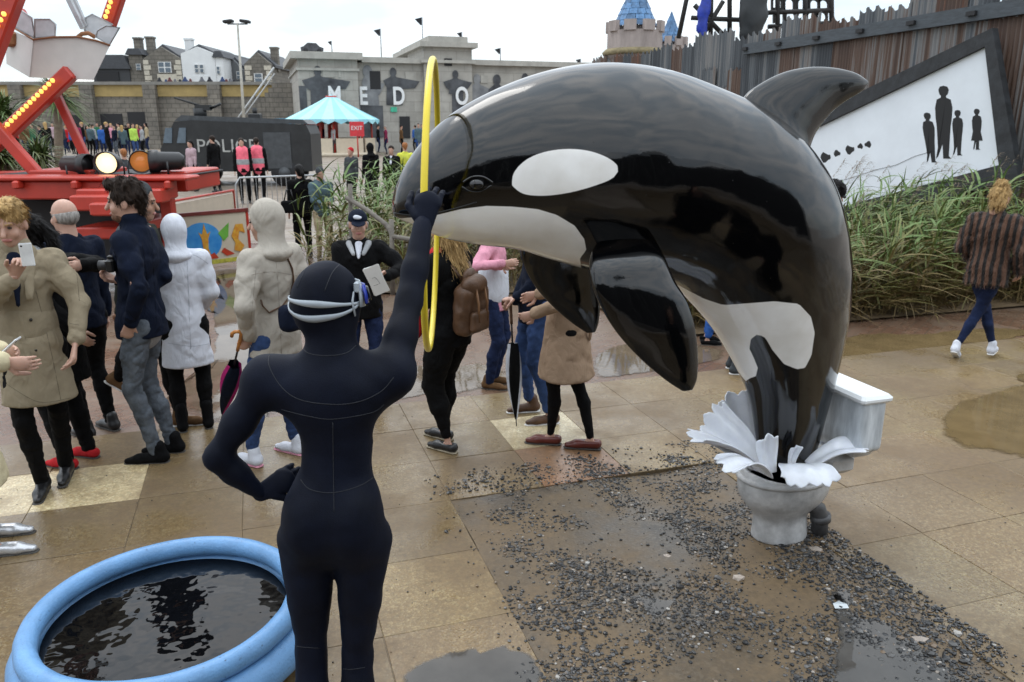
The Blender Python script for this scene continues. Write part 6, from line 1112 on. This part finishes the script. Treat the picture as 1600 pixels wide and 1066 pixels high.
# --- person cropped by the frame, pale coat and silver shoes
P = Person('person in a pale yellow coat and pointed silver shoes holding a phone', ground(-30, 872), -78, 1.72, wr={'R': (4, 566, 3.50, None), 'L': (2, 548, 3.72, None)}, pole={'R': (.4, -1, -.6), 'L': (-.4, -1, -.6)}, ank={'R': wpt(-8, 868), 'L': wpt(-10, 838)})
P.body().trousers(C['black'], .9).shoes(mat('silver_leather', (.55, .56, .58), rough=.3, metal=.6, bump=.2), kind='flat', ln=1.15).top(C['ycream'], .42, 'coat', 1.08, 1.3, 1.1).hair(HB, 'long')
phone(14, 542, 3.58, R(-80), R(-50), 'black and white phone in the hands of the pale coat person', M_PHW)
# --- man in the navy blazer with a camera
P = Person('man in a navy blazer and grey jeans holding a black camera', ground(248, 716), 96, 1.86, lean=(0, -.02), head=(6, -3), wr={'R': (186, 440, 4.98, None), 'L': (203, 505, 4.78, None)}, ank={'L': wpt(245, 722), 'R': wpt(270, 706)}, pole={'L': (-.9, -1, .2), 'R': (.2, -1, -.6)})
P.body(hands={'R': ((0, .8, .4), (-.2, .3, .8), .8, 1)}, jaw=1.02).brows(HB).trousers(C['gdenim'], .93, name='jeans', amp=.008).shoes(C['black'], ln=1.05).top(C['navy'], .83, 'blazer', 1.08, 1.02, 1.05, .010, .05, .93).hair(HB, 'quiff', .012)
P.seams(C['black'], [[(236, 350), (240, 420), (244, 500)], [(222, 380), (230, 440), (226, 490)]])
P.part('beard', Field().ell(P.hv(0, .035, -.075), np.array([.05, .058, .04]) * P.k, P.HR).cut(P.hv(0, .1, -.045), np.array([.03, .03, .03]), P.HR), hairm('stubble', (.16, .085, .055)), .008); P.part('shirt', Field().cone(P.J['pel'] + np.array([0, 0, -.06]), P.J['pel'] + np.array([0, 0, -.01]), .162, .165, .01, .8), C['lgrey'], .012)
cam_o = empty('hand_camera', at_depth(176, 414, 4.86), R(96), 'black compact camera held out by the man in navy', 'camera'); MB().box((0, 0, 0), (.125, .05, .08), bev=.01).build('camera_body', M_LEATHER, cam_o); MB().tube([(.01, .02, -.004), (.01, .085, -.004)], [.034, .031], 16).build('lens', M_PIPE, cam_o); MB().box((0, .0, .05), (.05, .04, .022), bev=.006).build('viewfinder', M_LEATHER, cam_o)
# --- hooded man walking behind him
P = Person('man in a dark jacket with a grey hood up walking past', ground(245, 672), -82, 1.80, lean=(.0, .05), head=(4, -6), wr={'R': (186, 508, 5.42, None), 'L': (300, 500, 5.7, None)}, ank={'R': wpt(186, 640, 0, .16), 'L': wpt(286, 664)}, pole={'R': (.3, -1, 0)})
P.body(SKIN_D).brows(HB).trousers(C['black'], 1.0).shoes(C['brown'], {'R': (0, -35)}, sole=M_WSOLE).top(C['olive'], .80, 'jacket', 1.08).hood(C['grey'])
# --- white poncho
P = Person('person in a white hooded rain poncho seen from behind', ground(306, 668), 25, 1.58, head=(20, 0), wr={'R': (.16, .2, 1.0), 'L': (-.16, .2, 1.0)}); P.body().trousers(C['black'], 1.05).shoes(C['black'], kind='boot').top(C['white'], .56, 'poncho', 1.04, 1.22, 1.2, .006).hood(C['white'], True, .005)
P.seams(cloth('poncho_seam', (.33, .35, .40)), [[(292, 400), (295, 470), (298, 545)], [(262, 536), (300, 541), (332, 536)], [(268, 405), (300, 398), (325, 412)]], .0018)  # poncho seams and hem use a darker cloth tone
# --- hooded woman in the cream jacket
P = Person('woman in a cream hooded jacket and jeans carrying a folded umbrella', ground(446, 728), 62, 1.74, lean=(0, -.02), head=(24, -4), wr={'L': (388, 524, 4.70, None), 'R': (.22, .1, .95)}, ank={'L': wpt(395, 727), 'R': wpt(462, 708)}, pole={'L': (-1, -.7, 0)})
P.body(hands={'L': ((-.1, .5, -.8), (.3, .5, -.2), .9, -1)}).trousers(C['denim'], .95, .12, name='jeans').shoes(C['white'], sole=C['pink']).top(C['cream'], .80, 'jacket', 1.10, 1.06, 1.16, .0065).hood(C['cream'], True, .006)
P.seams(cloth('cream_seam', (.24, .215, .185)), [[(430, 395), (436, 470), (440, 560)], [(392, 430), (425, 425), (470, 432)], [(398, 568), (430, 574), (470, 572)], [(428, 322), (446, 316), (462, 325)], [(400, 420), (396, 460), (392, 500)]])  # jacket and hood seams picked out in darker cream cloth
M_BRN = mat('brown_leather', (.085, .04, .018), rough=.5, var=.3, vscale=14, bump=.35, bscale=90)
bag = empty('shoulder_bag', at_depth(468, 492, 4.62), R(62), 'navy shoulder bag with a brown strap on the cream jacket', 'bag'); field_obj('bag_body', Field().box((0, 0, 0), (.15, .05, .085), .04).fold(.008, (12, 12, 12)), .012, C['navy'], bag)
bb = bvh_of(P.topobj); pts = [hit(bb, x, y) for x, y in ((436, 390), (447, 402), (455, 420), (457, 440), (452, 462), (440, 478), (420, 488), (411, 478), (408, 468))]; pts = [a + (n_ if n_.dot(ray(450, 440)) < 0 else -n_) * .008 - bag.location for a, n_ in pts if a]; Mi = Matrix.Rotation(-R(62), 3, 'Z'); MB().tube([Mi @ p for p in pts], .011, 8, flat=.4).build('strap', M_BRN, bag)
def brolly(handle_px, tip_px, Y, mats, lab, hm):
    a = Vector(at_depth(*handle_px, Y)); b = Vector(ground(*tip_px, 0)); b.z = .01
    if (a - b).length > .95: b = a + (b - a).normalized() * .92
    r = empty('folded_umbrella', b, 0, lab, 'umbrella'); d = a - b; L = d.length; d.normalize(); sdv_ = d.cross(Vector((0, 1, 0))).normalized(); t2 = d.cross(sdv_)
    MB().tube([d * 0, d * .06], .004, 8).build('tip', M_PIPE, r)
    for k in range(6):
        a0, a1 = 2 * PI * k / 6, 2 * PI * (k + 1) / 6; v = []; ns = 14
        for i in range(ns + 1):
            t = i / ns; rad = (.008 + .042 * math.sin(min(t * 1.15, 1) * PI * .62)) * (1 - .25 * max(0, t - .85) / .15)
            for j, q in ((0, 1.0), (1, 1.25), (2, 1.0)): aa = a0 + (a1 - a0) * j / 2 + t * 1.2; v.append(d * (L * (.06 + .64 * t)) + (sdv_ * math.cos(aa) + t2 * math.sin(aa)) * rad * q)
        MB().add(v, [(i * 3 + j, i * 3 + j + 1, i * 3 + j + 4, i * 3 + j + 3) for i in range(ns) for j in (0, 1)], True).build('canopy_panel', mats[k % len(mats)], r)
    MB().tube([d * L * .68, d * (L * .98)], .007, 8).build('shaft', M_PIPE, r); hk = [d * (L * (.86 + .14 * i / 4)) for i in range(5)] + [d * (L + .03 + .035 * math.sin(q)) + Vector((-.03 + .03 * math.cos(q), 0, 0)) for q in (.5, 1.2, 2, 2.8, 3.6)]; MB().tube(hk, .0115, 10).build('handle', hm, r)
M_WOOD = mat('orange_wood', (.45, .17, .035), rough=.35, var=.2, vscale=18)
brolly((376, 528), (338, 690), 4.66, [C['navy'], C['navy'], cloth('magenta', (.45, .02, .16))], 'folded navy and pink umbrella with an orange wooden handle', M_WOOD)
# --- cap man with leaflets
P = Person('older man in a navy cap and dark jacket holding white leaflets', Vector((-1.28, 6.55, COURT)), 187, 1.64, head=(6, -4), wr={'L': (604, 432, 6.30, None), 'R': (545, 480, 6.42, None)}, pole={'L': (-1, -.3, -.4)}); P.body(SKIN, {'L': ((.7, .4, .3), (0, .6, -.3), .8, -1)}).brows(HG).trousers(C['ddenim']).shoes(M_LEATHER).top(C['black'], .80, w=1.14, sleeve=1.12).cap(C['navy'], True, C['white'])
for sx_ in (-1, 1): P.part('collar', Field().cone(P.J['nek'] + np.array([sx_ * .08, .05, .0]), P.J['che'] + np.array([sx_ * .04, .152, .09]), .028, .016, .02, .6), C['lgrey'], .007)
P.part('shirt_front', Field().cone(P.J['nek'] + np.array([0, .075, -.01]), P.J['che'] + np.array([0, .15, .06]), .035, .012, .01, .5), C['white'], .007); P.part('side_hair', Field().cone(P.hv(-.078, -.02, .01), P.hv(-.072, -.03, -.03), .018, .014).cone(P.hv(.078, -.02, .01), P.hv(.072, -.03, -.03), .018, .014), HG, .007)
lf = empty('leaflets', at_depth(588, 438, 6.18), R(5), 'folded white leaflets in the hand of the cap man', 'leaflet'); M_PAP = mat('white_paper', (.72, .72, .70), rough=.7, var=.06)
for k in range(3): mbx = MB(); mbx.box((0, k * .004, 0), (.125, .0025, .25), M=Matrix.Rotation(R(-22 + k * 3), 3, 'Y') @ Matrix.Rotation(R(14), 3, 'X')); mbx.build('sheet', M_PAP, lf)
MB().tube([(-.03, -.03, .02), (-.01, -.03, .03), (.01, -.032, .012), (.03, -.033, -.02), (.01, -.03, -.03), (-.02, -.03, -.04)], .004, 5, flat=.3).build('printed_sketch', C['grey'], lf)
# --- woman with the leather backpack
P = Person('woman in black with a brown leather backpack and ballet flats', ground(706, 702), 58, 1.66, ank={'L': wpt(700, 706), 'R': wpt(694, 686)}, wr={'L': (-.2, .24, 1.0), 'R': (.2, .24, 1.02)}); P.body().trousers(C['black'], 1.28, .10, .62).shoes(M_LEATHER, kind='flat', sole=cloth('rope', (.35, .30, .22))).top(C['black'], .82, w=1.1).hair(HBL, 'long')
P.part('scarf', Field().chain([P.J['nek'] + np.array([-.09, .04, 0]), P.J['che'] + np.array([-.15, .12, -.1]), P.J['wai'] + np.array([-.17, .15, -.16])], [.05, .045, .04], .02).fold(.012, (14, 14, 9)), C['red'], .012)
bp_ = empty('leather_backpack', P.world(P.J['che'] + np.array([-.01, -.17, -.14])), R(50), 'brown leather drawstring backpack worn by the woman in black', 'backpack')
field_obj('pack', Field().box((0, -.02, -.05), (.125, .065, .17), .05).cone((0, -.02, .08), (0, -.02, .16), .10, .07, .04, .6).fold(.012, (11, 11, 7)).fold(.006, (24, 24, 24)), .011, M_BRN, bp_); field_obj('flap', Field().ell((0, -.05, .11), (.105, .065, .075)).fold(.008, (14, 14, 14)), .010, M_BRN, bp_); field_obj('pocket', Field().box((.0, -.095, -.12), (.08, .03, .07), .025).fold(.008, (14, 14, 14)), .010, M_BRN, bp_)
for x in (-.035, .045): MB().tube([(x, -.10, .1), (x, -.125, .0), (x, -.12, -.12)], .011, 8, flat=.35).build('buckle_strap', mat('tan_leather', (.20, .10, .045), rough=.5), bp_)
for x in (-.08, .08): MB().tube([(x * .7, -.0, .15), (x, .07, .24), (x * 1.1, .15, .2), (x * 1.1, .18, .05)], .014, 8, flat=.4).build('shoulder_strap', M_BRN, bp_)
# --- pink jacket, umbrella person, tan trench woman (heads behind the orca)
P = Person('person in a pink and white jacket and jeans standing on the wet court', ground(772, 603, COURT), -105, 1.60, wr={'R': (786, 412, 6.55, None), 'L': (783, 415, 6.7, None)}); P.body().trousers(C['ddenim'], 1.08, name='jeans').shoes(C['brown']).top(C['pink'], .80, w=1.08).hair(HB, 'long'); P.part('jacket_panel', Field().cone(P.J['wai'] + np.array([.0, 0, -.1]), P.J['wai'] + np.array([0, 0, .05]), .172, .166, .02, .80), C['white'], .012)
P = Person('person in navy with jeans and boat shoes leaning on an umbrella', ground(838, 652), 100, 1.74, wr={'L': (808, 466, 5.72, None), 'R': (806, 470, 5.86, None)}, ank={'L': wpt(858, 662), 'R': wpt(828, 643)}); P.body(hands={'L': ((0, .9, -.1), (0, .2, -.9), .9, -1), 'R': ((0, .9, -.1), (0, .2, -.9), .9, 1)}).trousers(C['denim'], .98, .1, name='jeans').shoes(M_BRN, sole=M_WSOLE).top(C['navy'], .78, w=1.08).hair(HB, 'short')
brolly((798, 480), (807, 668), 5.70, [C['black'], C['black'], C['white']], 'folded black and white umbrella leaning beside the navy clad person', M_BRN)
P = Person('woman in a tan belted trench coat, black leggings and burgundy loafers', ground(882, 700), 82, 1.70, ank={'L': wpt(860, 694), 'R': wpt(922, 702)}, wr={'L': (-.2, .2, 1.05), 'R': (.2, .22, 1.1)}); P.body().trousers(C['black'], .80, .0, .8, 'leggings', .003).shoes(mat('burgundy_leather', (.10, .018, .012), rough=.3, var=.3), kind='flat').top(C['tan'], .56, 'trench_coat', 1.12, 1.42, 1.08, .008).hair(HK, 'long')
P.part('belt', Field().cone(P.J['wai'] + np.array([0, 0, -.05]), P.J['wai'] + np.array([0, 0, -.01]), .155, .152, .01, .80), C['tan'], .010); P.part('belt_knot', Field().chain([P.J['wai'] + np.array([-.06, -.12, -.03]), P.J['wai'] + np.array([-.05, -.17, -.09]), P.J['wai'] + np.array([-.04, -.16, -.24])], [.022, .026, .018], .01, .6), C['tan'], .009)
# --- fur coat woman
m = mat('striped_fur', (.06, .028, .016), rough=.8, var=.4, vscale=40, bump=1.0, bscale=140, sheen=.1, stretch=(1, 1, .35)); n, l, b = nodes(m); tcn = n.new('ShaderNodeTexCoord'); wv = n.new('ShaderNodeTexWave'); wv.inputs['Scale'].default_value = 5.2; wv.inputs['Distortion'].default_value = 2.2; wv.inputs['Detail'].default_value = 2; l.new(tcn.outputs['Object'], wv.inputs[0]); rp = n.new('ShaderNodeValToRGB'); rp.color_ramp.elements[0].position = .25; rp.color_ramp.elements[1].position = .75; rp.color_ramp.elements[0].color = (.008, .005, .004, 1); rp.color_ramp.elements[1].color = (.13, .062, .036, 1); l.new(wv.outputs[0], rp.inputs[0]); l.new(rp.outputs[0], b.inputs['Base Color']); M_FUR = m
P = Person('woman in a striped brown fur jacket and white trainers walking away', ground(1520, 562), -42, 1.66, lean=(0, .03), ank={'R': wpt(1492, 560, 0, .12), 'L': wpt(1550, 558)}, wr={'R': (.26, .10, .95), 'L': (-.2, .22, 1.02)}, head=(-8, -12)); P.body().trousers(C['ddenim'], .86, 0, .8, 'jeans', .004).shoes(C['white'], {'R': (0, -28)}, sole=M_WSOLE).top(M_FUR, .80, 'fur_jacket', 1.16, 1.02, 1.25, .010, .07).hair(HBL, 'bun'); P.strands(P.topobj, M_FUR, .04, 7000)
# --- people half hidden by the orca
P = Person('man with curly dark hair and sunglasses behind the orca tail', Vector((3.12, 8.0, COURT)), -75, 1.76, lean=(0, .10), head=(0, -14)); P.body(SKIN_D).trousers(C['black']).shoes(M_LEATHER).top(C['black'], .82).hair(HK, 'curly'); P.part('sunglasses', Field().cone(P.hv(-.05, .09, .014), P.hv(.05, .09, .014), .014, .014).cone(P.hv(.06, .08, .014), P.hv(.075, -.01, .01), .006, .005), M_GLASS, .005)
P = Person('person in bright blue jeans and sandals beyond the orca belly', ground(1106, 536, COURT), -100, 1.50); P.body().trousers(C['blue'], 1.1, .12, name='jeans').shoes(C['black'], kind='flat').top(C['grey'], .80).hair(HB, 'short')
P = Person('person in dark trousers and grey trainers beyond the orca belly', ground(1152, 580), -95, 1.58); P.body().trousers(C['black']).shoes(C['grey'], sole=M_WSOLE).top(C['black'], .80).hair(HB, 'short')
P = Person('person in a long black flared coat at the edge of the gravel', Vector((2.07, 2.32, 0)), 20, 1.70, h=.02, detail=False); P.body().trousers(C['black']).shoes(M_LEATHER).top(C['black'], .16, 'long_coat', 1.05, 1.55).hair(HB, 'long')

# --- middle distance
def fpos(px, Y): z = COURT + far_z(Y); d = Y * CP - (z - CAM_H) * SP; return Vector(((px - 800) / FPX * d, Y, z))
def folk(label, px, Y, face, H, topm, legm, hair=HB, style='short', hem=.84, hood=None, group=None, h=.024, cap=None, shoes=None, **k):
    p = Person(label, fpos(px, Y), face, H, group=group, h=h, detail=False, **k); p.body().trousers(legm).shoes(shoes or M_LEATHER).top(topm, hem)
    if hood: p.hood(hood)
    elif cap: p.hair(cap, 'short', .002)
    else: p.hair(hair, style)
    return p
P = folk('youngster in a slate teal jacket and khaki trousers looking at a phone', 508, 14.1, -150, 1.62, C['teal'], C['khaki'], cap=C['grey'], h=.018, wr={'R': (.08, .30, 1.12), 'L': (-.08, .30, 1.12)}, head=(0, -18)); P.hood(C['teal'], False)
folk('woman in a padded black coat with a black bag by the reeds', 477, 14.3, 25, 1.66, C['black'], C['black'], HK, 'pony', .8, h=.018)
b_ = empty('handbag', fpos(458, 14.0) + Vector((0, 0, .95)), 0, 'black handbag hanging at the padded coat woman', 'bag'); field_obj('bag_body', Field().box((0, 0, 0), (.14, .06, .11), .04), .02, C['black'], b_); MB().tube([(-.08, 0, .1), (-.03, 0, .3), (.05, 0, .3), (.09, 0, .1)], .012, 6).build('strap', M_LEATHER, b_)
for px, Y, fc, lab in ((385, 22.8, 200, 'steward in a pink safety vest facing the court'), (408, 23.2, 10, 'steward in a pink safety vest seen from behind')):
    P = folk(lab, px, Y, fc, 1.80, C['black'], C['black'], HB, 'short', .84, group='stewards in pink vests'); P.part('safety_vest', Field().cone(P.J['che'] + np.array([0, 0, .09]), P.J['pel'] + np.array([0, 0, -.02]), .185, .178, .03, .76).cone(P.J['shL'] * .75 + P.J['shR'] * .25 + np.array([0, 0, .02]), P.J['shR'] * .75 + P.J['shL'] * .25 + np.array([0, 0, .02]), .068, .068, .04), C['hivis'], .024); P.part('reflective_band', Field().cone(P.J['wai'] + np.array([0, 0, .02]), P.J['wai'] + np.array([0, 0, .06]), .19, .19, .01, .76), C['lgrey'], .02)
folk('person in a mauve padded jacket looking towards the black truck', 305, 26.0, 150, 1.60, C['mauve'], C['black'], HK, 'pony', .8)
folk('man in a long black coat next to the mauve jacket person', 340, 25.6, 60, 1.76, C['black'], C['black'], HB, 'short', .6)
folk('person in a red knitted hat and dark grey coat beyond the reeds', 553, 21.5, 150, 1.62, C['grey'], C['black'], cap=C['red'])
folk('person in a black hooded coat beyond the reeds', 583, 21.0, 40, 1.74, C['black'], C['black'], hood=C['black'], hem=.6)
P = folk('man in a dark suit jacket with a pale shirt beyond the reeds', 615, 21.2, 175, 1.68, C['black'], C['black'], HB); P.part('shirt_front', Field().cone(P.J['nek'] + np.array([0, .06, -.02]), P.J['che'] + np.array([0, .13, -.02]), .05, .03, .01, .4), C['white'], .018)
folk('steward in a yellow safety jacket beyond the reeds', 636, 22.0, 20, 1.72, C['yellow'], C['black'], HGI)
folk('ginger haired person behind the ride floodlights', 207, 19.0, 30, 1.72, C['grey'], C['black'], HGI, h=.03); folk('person in a mustard hood behind the ride floodlights', 246, 19.3, 10, 1.66, C['olive'], C['black'], hood=cloth('mustard', (.30, .24, .06)), h=.03)
# far crowd, each person in their own colours
far = [(44, 43, 'brown', 'ddenim'), (68, 44, 'navy', 'black'), (78, 42, 'black', 'gdenim'), (100, 45, 'grey', 'ddenim'), (116, 47, 'blue', 'black'), (134, 46, 'black', 'denim'), (141, 47, 'brown', 'black'), (150, 48, 'lgrey', 'ddenim'), (163, 44, 'blue', 'ddenim'), (172, 42, 'black', 'black'), (184, 43, 'navy', 'gdenim'), (196, 42.5, 'teal', 'ddenim'), (206, 45, 'black', 'ddenim'), (213, 42, 'lime', 'denim'), (226, 44, 'lgrey', 'black'), (30, 46, 'red', 'black'), (56, 48, 'green', 'ddenim'), (88, 49, 'mauve', 'black'), (108, 50, 'red', 'ddenim'), (125, 43, 'purple', 'black'), (157, 51, 'green', 'black'), (178, 50, 'pink', 'ddenim'), (190, 52, 'khaki', 'black'), (201, 51, 'white', 'ddenim'), (219, 50, 'purple', 'ddenim'), (233, 49, 'khaki', 'ddenim'), (146, 44, 'teal', 'black')]
for px, Y, a, b_ in far: folk('distant visitor in %s top and %s trousers before the stone wall' % ({'lgrey': 'a pale grey', 'lime': 'a lime green', 'blue': 'a bright blue', 'teal': 'a slate teal', 'black': 'a black', 'navy': 'a navy', 'grey': 'a charcoal', 'brown': 'a brown', 'red': 'a red', 'green': 'a dark green', 'mauve': 'a mauve', 'purple': 'a crimson', 'pink': 'a pink', 'khaki': 'a khaki', 'white': 'a white'}[a], {'ddenim': 'dark denim', 'denim': 'blue denim', 'gdenim': 'grey denim', 'black': 'black'}[b_]), px, Y, random.uniform(0, 360), random.uniform(1.62, 1.82), C[a], C[b_], random.choice((HB, HK, HBL)), random.choice(('short', 'long', 'short')), random.choice((.84, .7)), h=.045, group='distant visitors before the stone wall')
for px, Y, a, b_, lab, hm in ((505, 45, 'navy', 'ddenim', 'man in navy beside the carousel pay box', HB), (523, 44, 'lgrey', 'grey', 'person in a pale fluffy coat by the carousel', HG), (604, 47, 'purple', 'ddenim', 'person in a crimson coat in front of the mural', HG), (628, 47, 'brown', 'black', 'person in a brown coat in front of the mural', HK), (650, 49, 'blue', 'black', 'person in a blue jacket in front of the mural', HB), (655, 46, 'teal', 'denim', 'person in a teal coat in front of the mural', HB), (660, 50, 'black', 'black', 'person in black by the mural doorway', HB), (592, 50, 'black', 'ddenim', 'person in a black jacket under the green sign', HB)): folk(lab, px, Y, random.uniform(0, 360), random.uniform(1.62, 1.78), C[a], C[b_], hm, 'short', .7, h=.045)
